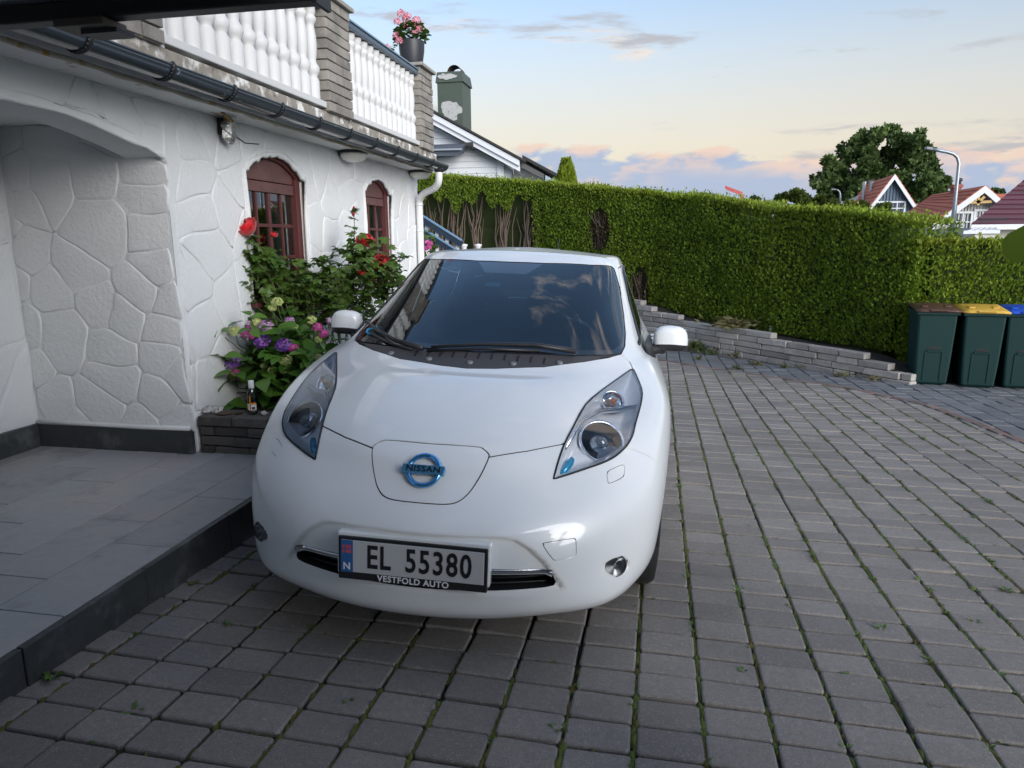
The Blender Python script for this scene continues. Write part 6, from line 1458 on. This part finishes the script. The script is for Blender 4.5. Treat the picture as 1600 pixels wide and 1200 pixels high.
# ---------------------------------------------------------------- planter, flowers
def leaf_mesh(name,w,l,m,fold=.18,curl=.25,tip=1.3,serr=0):
    """one leaf along +Y from the origin, face up"""
    n=5; V=[];F=[]
    for i in range(n+1):
        t=i/n; wd=w*math.sin(math.pi*min(1,t**.85*.97+.02))**(.8 if t<.5 else tip*.75); y=l*t; z=-curl*l*t*t
        V+=[(-wd,y,z+fold*wd+.0),(0,y,z),(wd,y,z+fold*wd)]
    for i in range(n): F+=[(3*i,3*i+1,3*i+4,3*i+3),(3*i+1,3*i+2,3*i+5,3*i+4)]
    me=bpy.data.meshes.new(name); me.from_pydata(V,[],F); me.polygons.foreach_set('use_smooth',[True]*len(F)); me.materials.append(m); me.update(); return me
def aim(o,p,d,roll,s):
    d=Vector(d).normalized(); up=Vector((0,0,1)); x=d.cross(up); x=x.normalized() if x.length>1e-3 else Vector((1,0,0)); z=x.cross(d); M=Matrix((x,d,z)).transposed().to_4x4()@rot_y(roll); M=Matrix.Translation(p)@M@Matrix.Diagonal((s,s,s,1)); o.matrix_local=M
def obj_leaf_mat(name,a,b_,rough=.4,trans=.15,spec=.5):
    if name in MATS: return MATS[name]
    m=bpy.data.materials.new(name); m.use_nodes=True; MATS[name]=m; nt=m.node_tree; N=nt.nodes; L=nt.links; b=N['Principled BSDF']; oi=N.new('ShaderNodeObjectInfo'); mx=N.new('ShaderNodeMix'); mx.data_type='RGBA'; mx.inputs[6].default_value=(*a,1); mx.inputs[7].default_value=(*b_,1); L.new(oi.outputs['Random'],mx.inputs[0])
    tc=N.new('ShaderNodeTexCoord'); nz=N.new('ShaderNodeTexNoise'); nz.inputs['Scale'].default_value=35; L.new(tc.outputs['Object'],nz.inputs[0]); m2=N.new('ShaderNodeMix'); m2.data_type='RGBA'; m2.blend_type='MULTIPLY'; m2.inputs[0].default_value=.5; L.new(mx.outputs[2],m2.inputs[6]); L.new(nz.outputs['Color'],m2.inputs[7])
    L.new(mx.outputs[2],b.inputs['Base Color']); b.inputs['Roughness'].default_value=rough; b.inputs['Specular IOR Level'].default_value=spec
    tl=N.new('ShaderNodeBsdfTranslucent'); L.new(mx.outputs[2],tl.inputs[0]); ms=N.new('ShaderNodeMixShader'); ms.inputs[0].default_value=trans; L.new(b.outputs[0],ms.inputs[1]); L.new(tl.outputs[0],ms.inputs[2]); L.new(ms.outputs[0],N['Material Output'].inputs['Surface']); return m
def rose_bloom(m,rad,seed):
    """cup of overlapping petals: shells that close over the heart and roll back at the rim"""
    V=[];F=[]; r=random.Random(seed)
    for ring,(n,q,end) in enumerate(((3,.30,8),(4,.46,22),(5,.62,36),(6,.80,52),(7,.96,70),(6,1.08,92))):
        for k in range(n):
            a=2*math.pi*(k+.37*ring)/n+r.gauss(0,.10); half=math.pi/n*1.35; k0=len(V); e=R(end+r.gauss(0,11)); R0=rad*q*r.uniform(.84,1.12)
            for i in range(5):
                t=i/4; pol=lerp(R(155),e,t); rr=R0*(1+.16*max(0,t-.7)/.3*(ring>1))
                for s in (-1,-.5,0,.5,1):
                    wd=half*(.55+.45*math.sin(min(1,t*1.1)*math.pi*.62)); edge=1-.10*s*s*t; az=a+s*wd; z=-math.cos(math.pi-pol)*rr*.92*edge*(.95)
                    V.append((rr*math.sin(pol)*math.cos(az)*(1+.03*r.gauss(0,1)),rr*math.sin(pol)*math.sin(az)*(1+.03*r.gauss(0,1)),math.cos(pol)*rr*.9*edge+.05*rad*r.gauss(0,1)*(i>2)))
            for i in range(4):
                for j in range(4): F.append((k0+i*5+j,k0+i*5+j+1,k0+i*5+j+6,k0+i*5+j+5))
    return V,F
def mophead(m_list,rad,seed,flat=.7):
    """hydrangea head: dome of four-petalled florets"""
    r=random.Random(seed); V=[];F=[];MI=[]; n=max(26,int(70*(rad/.07)**1.2))
    for k in range(n):
        ph=math.acos(1-1.45*(k+.5)/n); th=k*2.39996; u=Vector((math.sin(ph)*math.cos(th),math.sin(ph)*math.sin(th),math.cos(ph)*flat)); c=u*rad*r.uniform(.90,1.05); nn=Vector((u.x,u.y,u.z/flat+.1)).normalized()+Vector((r.gauss(0,.2),r.gauss(0,.2),r.gauss(0,.2))); nn.normalize(); e1=nn.orthogonal().normalized(); e2=nn.cross(e1); a0=r.uniform(0,6.28); s=.0125*r.uniform(.85,1.2); mi=0 if r.random()<.62 else 1
        for q in range(4):
            a=a0+q*math.pi/2; d=e1*math.cos(a)+e2*math.sin(a); t=e1*-math.sin(a)+e2*math.cos(a); k0=len(V); V+=[c,c+d*s*.6+t*s*.5+nn*.002,c+d*s+nn*.001,c+d*s*.6-t*s*.5+nn*.002]; F.append((k0,k0+1,k0+2,k0+3)); MI.append(mi)
    return V,F,MI
def build_plants():
    r=random.Random(17); rng=np.random.default_rng(17)
    # brick planter against the house wall
    pb=mat('planter_brick',(.075,.070,.066),.9,noise=(22,.4),var=.3,tint=(5,(.12,.11,.10),.5,.66),bump=(60,.8,.008)); pl=thing('brick_planter','low dark brick planter against the white wall, full of flowers','planter',(-2.4,4.4,.1))
    soil=MB(); soil.box((WX+.02,4.10,-.2),(-1.92,8.0,.30)); soil.build('soil',mat('planter_soil',(.018,.014,.011),1.,bump=(50,1.,.02)),pl)
    for k in range(4):
        z0=PZ-.02+k*.066; x=WX+.035+(0 if k%2 else -.0); l0=.10 if k%2==0 else .24
        first=True
        while x<-1.90:
            l=l0 if first else .245; first=False; x2=min(x+l,-1.88); j=lambda s=.005: r.gauss(0,s); b=MB(); dy=.0 if k<3 else -.01; b.box((x+.004,3.945+dy+j(),z0+.003),(x2-.004,3.945+.20+j(),z0+.061+j(.001))); b.build('planter_brick',pb,pl,bevel=.005); x=x2
        y=4.26
        while y<7.9:
            y2=y+.245; b=MB(); b.box((-2.06+r.gauss(0,.004),y+.004,z0+.003-.05),(-1.88+r.gauss(0,.004),y2-.004,z0+.061-.05)); b.build('planter_brick',pb,pl,bevel=.005); y=y2
    topz=PZ-.02+4*.066
    sm=mat('broken_plaster_lump',(.55,.55,.54),.9,noise=(30,.25),tint=(12,(.18,.17,.16),.5,.62),bump=(60,.8,.01))
    for i,(px,py,s,lab) in enumerate(((325,642,.034,'pale broken plaster lump against the house corner, on the planter'),(341,643,.030,'pale plaster lump, second from the house corner'),(334,645,.022,'small plaster lump between the two bigger pale lumps'),(413,645,.020,'small white stone on the planter right of the bottle'))):
        c=at(px,py,4.03); c.z=topz+s*.5; V=[];F=[]; n=7
        for j in range(n+1):
            for q in range(n): ph=math.pi*j/n; th=2*math.pi*q/n; t=s*r.uniform(.75,1.2); V.append((c.x+t*math.sin(ph)*math.cos(th),c.y+t*math.sin(ph)*math.sin(th),c.z+t*.75*math.cos(ph)))
        for j in range(n):
            for q in range(n): F.append((j*n+q,(j+1)*n+q,(j+1)*n+(q+1)%n,j*n+(q+1)%n))
        b=MB(); b.add(V,F); tag(b.build('plaster_lump',sm),lab,'stone','lumps on the planter edge')
    c=at(352,650,4.02); b=MB(); b.lathe([(.05,0),(.055,.006),(.03,.014),(0,.016)],(c.x,c.y,topz),9); tag(b.build('bark_chip',mat('bark_chip',(.09,.06,.045),.9,noise=(30,.4))),'flat brown bark chip lying on the planter edge','bark')
    c=at(373,651,4.03); b=MB(); b.lathe([(.024,0),(.026,.006),(.018,.010),(0,.010)],(c.x,c.y,topz),9); tag(b.build('seed_case',mat('seed_brown',(.05,.035,.025),.9)),'small round brown seed case beside the bottle foot','seed case')
    # spray bottle
    c=at(396,646,4.05); c.z=topz; bo=thing('clear_bottle','clear plastic bottle with white cap and orange stripe on the planter','bottle',c); k=1.0
    b=MB(); b.lathe([(.0,.0),(.026,.001),(.030,.006),(.031,.03),(.031,.125),(.027,.150),(.018,.166),(.016,.172)],c,24); b.build('bottle_body',glass_mat('bottle_plastic',(.86,.89,.90),.94),bo,True)
    b=MB(); b.lathe([(0,.004),(.027,.004),(.028,.018),(0,.018)],c,20); b.build('liquid',mat('pale_liquid',(.55,.56,.52),.2),bo,True)
    b=MB(); b.lathe([(.0175,.168),(.0185,.172),(.0185,.212),(.016,.218),(0,.219)],c,20); b.build('cap',mat('white_cap',(.72,.74,.75),.35),bo,True)
    def wrap(name,a0,a1,z0,z1,m,rr=.0316):
        V=[];F=[];n=10
        for i in range(n+1): a=lerp(a0,a1,i/n); V+=[(c.x+rr*math.cos(a),c.y+rr*math.sin(a),c.z+z0),(c.x+rr*math.cos(a),c.y+rr*math.sin(a),c.z+z1)]
        for i in range(n): F.append((2*i,2*i+2,2*i+3,2*i+1))
        b=MB(); b.add(V,F); b.build(name,m,bo,True)
    wrap('paper_label',R(-165),R(-15),.028,.072,mat('label_white',(.70,.72,.74),.5)); wrap('orange_stripe',R(-95),R(-78),.024,.125,mat('label_orange',(.72,.26,.02),.5),.0319); wrap('orange_flash',R(-78),R(-25),.066,.078,mat('label_orange'),.0320); wrap('dark_print',R(-70),R(-35),.034,.050,mat('label_ink',(.03,.03,.04),.5),.0320)
    # ------------------------------------------------ hydrangea
    hy=thing('hydrangea','hydrangea with purple, pink and cream flower heads in the planter','shrub',(-2.45,4.55,topz-.05)); base=Vector((-2.45,4.75,topz-.05))
    lm=obj_leaf_mat('hydrangea_leaf',(.055,.150,.018),(.100,.215,.028),.38,.15); me=leaf_mesh('leaf',.036,.115,lm,.25,.28); me2=leaf_mesh('leaf',.045,.132,lm,.22,.35); stem=mat('green_stem',(.07,.10,.03),.7)
    loc0=base_of(hy)
    tips=[]
    for _ in range(105):
        for _t in range(50):
            px,py=r.uniform(318,545),r.uniform(488,642); Y=r.choice((r.uniform(4.25,4.5),r.uniform(4.32,4.9)))
            cy=560+(px-430)**2*.0016*0; 
            if ((px-420)/112)**2+((py-572)/82)**2<1 and not (px<345 and py>625): break
        if py>600: Y=min(Y,4.55)
        tips.append(at(px,py,Y))
    for i,t in enumerate(tips):
        b=MB(); s=base+Vector((r.gauss(0,.10),r.gauss(0,.10),0)); m_=s.lerp(t,.6)+Vector((r.gauss(0,.03),r.gauss(0,.03),.03)); b.tube([s,m_,t],[.005,.004,.003],5); b.build('stem',stem,hy,True) if i%3==0 else None
    cnt=0
    for t in tips:
        a0=r.uniform(0,6.28)
        for k in range(r.choice((2,3,3))):
            if cnt>=300: break
            a=a0+k*2.2+r.gauss(0,.3); d=Vector((math.cos(a),math.sin(a)*.9-.25,r.uniform(-.35,.55))); o=new_object('leaf',r.choice((me,me2)),hy); aim(o,t+d.normalized()*.01-loc0,d,r.gauss(0,.35),r.uniform(.75,1.2)); cnt+=1
    # inner mass of darker leaves, too many and too hidden to tell apart
    V=[];F=[]
    for _ in range(900):
        px,py=r.gauss(425,48),r.gauss(578,34); p=at(px,py,r.uniform(4.55,5.0)); d=Vector((r.gauss(0,1),r.gauss(-.2,.8),r.gauss(.1,.5))).normalized(); x=d.orthogonal().normalized()*.034; k=len(V); V+=[p,p+d*.05+x,p+d*.11,p+d*.05-x]; F.append((k,k+1,k+2,k+3))
    b=MB(); b.add(V,F); tag(b.build('inner_leaves',lm,hy),kind='stuff')
    pur=(mat('petal_purple',(.16,.055,.38),.6),mat('petal_violet',(.30,.10,.46),.6)); pink=(mat('petal_pink',(.52,.060,.28),.6),mat('petal_rose',(.62,.13,.36),.6)); crm=(mat('petal_cream',(.52,.54,.22),.6),mat('petal_green',(.36,.46,.13),.6)); mau=(mat('petal_mauve',(.46,.22,.46),.6),mat('petal_pale',(.62,.50,.60),.6))
    heads=[(345,524,12,pink),(394,518,15,pink),(420,508,13,mau),(372,516,10,crm),(415,532,15,pur),(447,538,15,pur),(463,543,9,pink),(367,563,19,pur),(371,584,12,pink),(352,568,9,crm),(451,561,12,crm),(430,577,8,crm),(448,577,7,crm),(417,570,6,crm),(437,471,10,crm),(430,480,7,crm),(490,499,9,crm),(463,510,7,crm),(500,510,8,pink),(510,520,8,pink),(529,510,7,pink),(501,557,7,crm),(502,529,6,crm),(457,500,8,mau),(405,502,8,crm),(326,536,8,crm),(398,506,8,mau),(520,500,6,mau)]
    for i,(px,py,rad,mm) in enumerate(heads):
        Y=4.42 if py>515 else 4.62; p=at(px,py,Y)-Vector((0,.04,0)); R0=rad*Y/1109*.92; Vv,Ff,MI=mophead(mm,R0,i)
        b=MB(); T=rot_z(r.uniform(0,6))@rot_x(R(28)); 
        b.add([p+(rot_x(R(30))@rot_z(i))@Vector(v) for v in Vv],Ff); b.m=MI; b.build('flower_head',list(mm),hy)
        b=MB(); b.tube([base+Vector((r.gauss(0,.08),r.gauss(0,.08),0)),p+Vector((0,.03,-.10)),p+Vector((0,.0,-R0*.2))],[.005,.004,.003],5); b.build('stem',stem,hy,True)
    # ------------------------------------------------ climbing rose
    ro=thing('rose_bush','red rose bush with arching canes in front of the arched windows','shrub',(-2.5,5.6,topz-.05)); l0=base_of(ro); cane=mat('rose_cane',(.075,.085,.030),.6,noise=(20,.3)); rl=obj_leaf_mat('rose_leaf',(.045,.110,.022),(.110,.185,.032),.42,.18); red=mat('rose_petal',(.62,.007,.012),.55,noise=(30,.15),sheen=.3)
    lf=leaf_mesh('leaf',.024,.062,rl,.25,.25,1.0); 
    def sprig(me0):
        V=[];F=[]; src=[v.co.copy() for v in me0.vertices]; pf=[tuple(p.vertices) for p in me0.polygons]
        for ang,off,s in ((0,.045,1.),(R(62),.030,.85),(R(-62),.030,.85),(R(70),.006,.72),(R(-70),.006,.72)):
            k=len(V); M=Matrix.Translation((0,off,0))@rot_z(ang)@Matrix.Diagonal((s,s,s,1)); V+=[tuple(M@v) for v in src]; F+=[tuple(i+k for i in f) for f in pf]
        m_=bpy.data.meshes.new('leaf'); m_.from_pydata(V,[],F); m_.polygons.foreach_set('use_smooth',[True]*len(F)); m_.materials.append(rl); m_.update(); return m_
    sp=sprig(lf)
    canes=[([(452,520),(415,470),(388,420),(385,362)],4.75,4.72),([(452,520),(430,450),(398,400),(380,395)],4.8,4.75),([(460,520),(440,455),(425,410),(415,400)],4.9,4.85),([(480,520),(475,465),(500,420),(520,400)],5.2,5.4),([(500,520),(515,470),(540,420),(562,385)],5.6,5.9),([(520,520),(535,450),(555,380),(553,332)],5.7,6.0),([(520,520),(560,470),(590,430),(594,412)],5.6,5.8),([(530,520),(575,470),(610,420),(628,400)],5.7,6.1),([(470,520),(450,470),(470,430),(490,405)],5.0,5.2),([(490,520),(490,470),(470,440),(440,430)],5.1,4.9),([(540,510),(565,470),(568,440),(566,428)],5.5,5.6),([(455,520),(410,490),(385,455),(380,430)],4.75,4.68),([(500,515),(480,450),(450,420),(430,395)],5.1,5.0),([(550,510),(600,470),(615,440),(625,420)],5.6,5.9),([(530,515),(530,460),(520,430),(545,395)],5.5,5.7)]
    nl=0; extraV=[];extraF=[]
    sv=[v.co.copy() for v in sp.vertices]; sfz=[tuple(p.vertices) for p in sp.polygons]
    def place_leaf(p,d,s,roll):
        nonlocal nl
        if nl<300:
            o=new_object('leaf',sp,ro); aim(o,p-l0,d,roll,s); nl+=1
        else:
            d=d.normalized(); x=d.cross(Vector((0,0,1))); x=x.normalized() if x.length>1e-3 else Vector((1,0,0)); z=x.cross(d); M=Matrix((x,d,z)).transposed().to_4x4()@rot_y(roll); M=Matrix.Translation(p)@M@Matrix.Diagonal((s,s,s,1)); k=len(extraV); extraV.extend([M@v for v in sv]); extraF.extend([tuple(i+k for i in f) for f in sfz])
    for pts,Ya,Yb in canes:
        P=[at(x,y,lerp(Ya,Yb,i/3)) for i,(x,y) in enumerate(pts)]; P=[Vector((P[0].x,P[0].y,topz-.05))]+P; b=MB(); Q=[]
        for i in range(len(P)-1):
            for t in (0,.25,.5,.75): Q.append(P[i].lerp(P[i+1],t)+Vector((r.gauss(0,.006),r.gauss(0,.006),r.gauss(0,.006))))
        Q.append(P[-1]); b.tube(Q,[lerp(.0065,.0025,i/len(Q)) for i in range(len(Q))],5); b.build('cane',cane,ro,True)
        for q in Q[5:]:
            for _ in range(r.choice((1,2,2))):
                a=r.uniform(0,6.28); d=Vector((math.cos(a),math.sin(a),r.uniform(-.2,.5))); place_leaf(q,d,r.uniform(.75,1.15),r.gauss(0,.5))
    # side shoots filling the bush
    zones=[((395,400),(20,28),4.75,4.9,40),((410,440),(26,30),4.75,5.0,55),((450,455),(32,32),4.9,5.3,90),((505,455),(34,34),5.1,5.6,110),((555,445),(32,40),5.4,5.9,120),((597,430),(24,34),5.6,6.1,80),((565,400),(22,24),5.7,6.0,50),((530,490),(40,20),5.3,5.7,60),((440,490),(30,18),4.9,5.2,40)]
    for (cx,cy),(sx,sy),Ya,Yb,n in zones:
        for _ in range(n):
            p=at(r.gauss(cx,sx*.62),r.gauss(cy,sy*.62),r.uniform(Ya,Yb)); a=r.uniform(0,6.28); d=Vector((math.cos(a),math.sin(a)-.2,r.uniform(-.3,.5))); place_leaf(p,d,r.uniform(.7,1.2),r.gauss(0,.5))
            if r.random()<.30: b=MB(); b.tube([p+Vector((0,0,-.14-.1*r.random()))+Vector((r.gauss(0,.04),r.gauss(0,.04),0)),p],[.0025,.0018],4); b.build('twig',cane,ro)
    if extraV: b=MB(); b.add(extraV,extraF); tag(b.build('small_leaves',rl,ro,True),kind='stuff')
    for i,(px,py,rr,Y,tl) in enumerate(((385,353,14,4.70,(38,-25)),(570,376,12.5,5.88,(40,10)),(594,411,13.5,5.78,(45,15)),(566,427,7.5,5.58,(50,0)),(428,366,5,4.9,(30,0)),(376,440,4,4.66,(60,-30)))):
        p=at(px,py,Y); R0=rr*Y/1109*1.08; V,F=rose_bloom(red,R0,i); M=rot_z(R(tl[1]))@rot_x(R(tl[0])); b=MB(); b.add([p+(M@Vector(v)) for v in V],F); b.build('rose_bloom',red,ro,True)
    for px,py,Y in ((553,327,6.0),(552,333,6.0),(590,398,5.8)): p=at(px,py,Y); b=MB(); b.lathe([(.004,-.03),(.014,-.015),(.017,0),(.010,.02),(0,.03)],p,8); b.build('rose_bud',mat('rose_bud',(.30,.02,.04),.5),ro,True)
    # geranium pot on the end pillar
    c=Vector((-2.68,8.02,3.306)); gp=thing('geranium_pot','dark grey pot of pink geraniums on the end pillar of the terrace','potted plant',c); b=MB(); b.lathe([(0,0),(.085,0),(.105,.01),(.118,.05),(.138,.17),(.142,.265),(.135,.27),(.128,.235),(0,.235)],c,28); b.build('pot',mat('dark_pot',(.028,.029,.036),.45,noise=(20,.15)),gp,True,angle=50)
    gl=obj_leaf_mat('geranium_leaf',(.07,.14,.025),(.12,.20,.04),.55,.25); me=leaf_mesh('leaf',.034,.06,gl,.3,.2,.6); g0=base_of(gp); gpk=(mat('geranium_pink',(.66,.20,.28),.6),mat('geranium_light',(.75,.36,.40),.6))
    for i in range(120):
        a=r.uniform(0,6.28); q=r.random()**.5*.17; p=c+Vector((q*math.cos(a),q*math.sin(a),.25+.20*r.random()*(1-q*2.2)+.02)); o=new_object('leaf',me,gp); aim(o,p-g0,(math.cos(a),math.sin(a)-.2,r.uniform(-.1,.6)),r.gauss(0,.4),r.uniform(.8,1.2))
    for i,(dx,dz) in enumerate(((-.13,.44),(-.08,.52),(-.03,.48),(.0,.50),(.05,.42),(.10,.46),(.11,.38),(.13,.36),(-.15,.30),(-.11,.24),(.06,.34),(-.04,.40),(-.25,.17),(.0,.43))):
        p=c+Vector((dx*.85,-.07-.05*r.random()+dx*.4,dz)); V,F,MI=mophead(gpk,.034+.012*r.random(),50+i,1.); b=MB(); b.add([p+Vector(v) for v in V],F); b.m=MI; b.build('flower_head',list(gpk),gp); b=MB(); b.tube([c+Vector((dx*.3,-.03,.26)),p],[.003,.002],4); b.build('stem',stem,gp)
    for i in range(10): o=new_object('leaf',me,gp); p=c+Vector((-.20+.01*i*r.random(),-.10,.12+.012*i)); aim(o,p-g0,(r.gauss(0,1),-.6,r.gauss(0,.5)),r.gauss(0,.5),.55)
    # pink flowers by the stair
    pf=thing('pink_flower_plant','pink flowering plant between the downpipe and the stair rails','plant',at(668,395,9.3)); q0=base_of(pf)
    for i in range(70): p=at(r.gauss(668,8),r.gauss(383,11),r.uniform(9.1,9.4)); o=new_object('leaf',me,pf); aim(o,p-q0,(r.gauss(0,1),-.5,r.gauss(0,.6)),r.gauss(0,.5),r.uniform(.8,1.3))
    for i,(px,py) in enumerate(((667,379),(672,381),(664,388),(670,386),(661,391))): p=at(px,py,9.05); V,F,MI=mophead(pink,.035,80+i,1.); b=MB(); b.add([p+Vector(v) for v in V],F); b.m=MI; b.build('flower_head',list(pink),pf)
    # shrub just outside the picture on the right; one leaf reaches in
    ls=thing('laurel_shrub','large rounded green laurel leaf reaching in at the picture edge, close to the camera','shrub',at(1690,640,1.25)); q0=base_of(ls); ll=obj_leaf_mat('laurel_leaf',(.15,.22,.018),(.16,.24,.022),.4,.2); me=leaf_mesh('leaf',.034,.085,ll,.08,.12,.7)
    b=MB(); g=at(1700,700,1.3); root=Vector((g.x,g.y,ground_z(g.x,g.y))); tipc=at(1630,385,1.25); b.tube([root,at(1720,700,1.3),at(1680,480,1.28),tipc],[.012,.010,.006,.003],6); b.build('stem',stem,ls,True)
    o=new_object('leaf',me,ls); aim(o,at(1640,392,1.25)-q0,at(1572,368,1.23)-at(1640,392,1.25),R(62),1.0)
    for j in range(7):
        e=root+Vector((.10+.42*r.random(),r.uniform(-.28,.28),.55+.75*r.random())); m_=root.lerp(e,.5)+Vector((.05,0,.08)); b=MB(); b.tube([root,m_,e],[.010,.007,.003],6); b.build('stem',stem,ls,True)
        for k in range(30):
            t=r.uniform(.25,1.); p=(root.lerp(m_,t*2) if t<.5 else m_.lerp(e,t*2-1)); a=r.uniform(0,6.28); d=Vector((math.cos(a),math.sin(a),r.uniform(.0,.8)))
            q=p+d*.085
            if pxof(q)[0]<1640 and q.y>.2: continue
            o=new_object('leaf',me,ls); aim(o,p-q0,d,r.gauss(0,.4),r.uniform(.75,1.1))
build_ground()
build_house()
build_stairs()
build_canopy()
build_hedges()
build_retaining_wall()
build_neighbour()
build_far()
build_trees()
build_car()
build_bins()
build_plants()
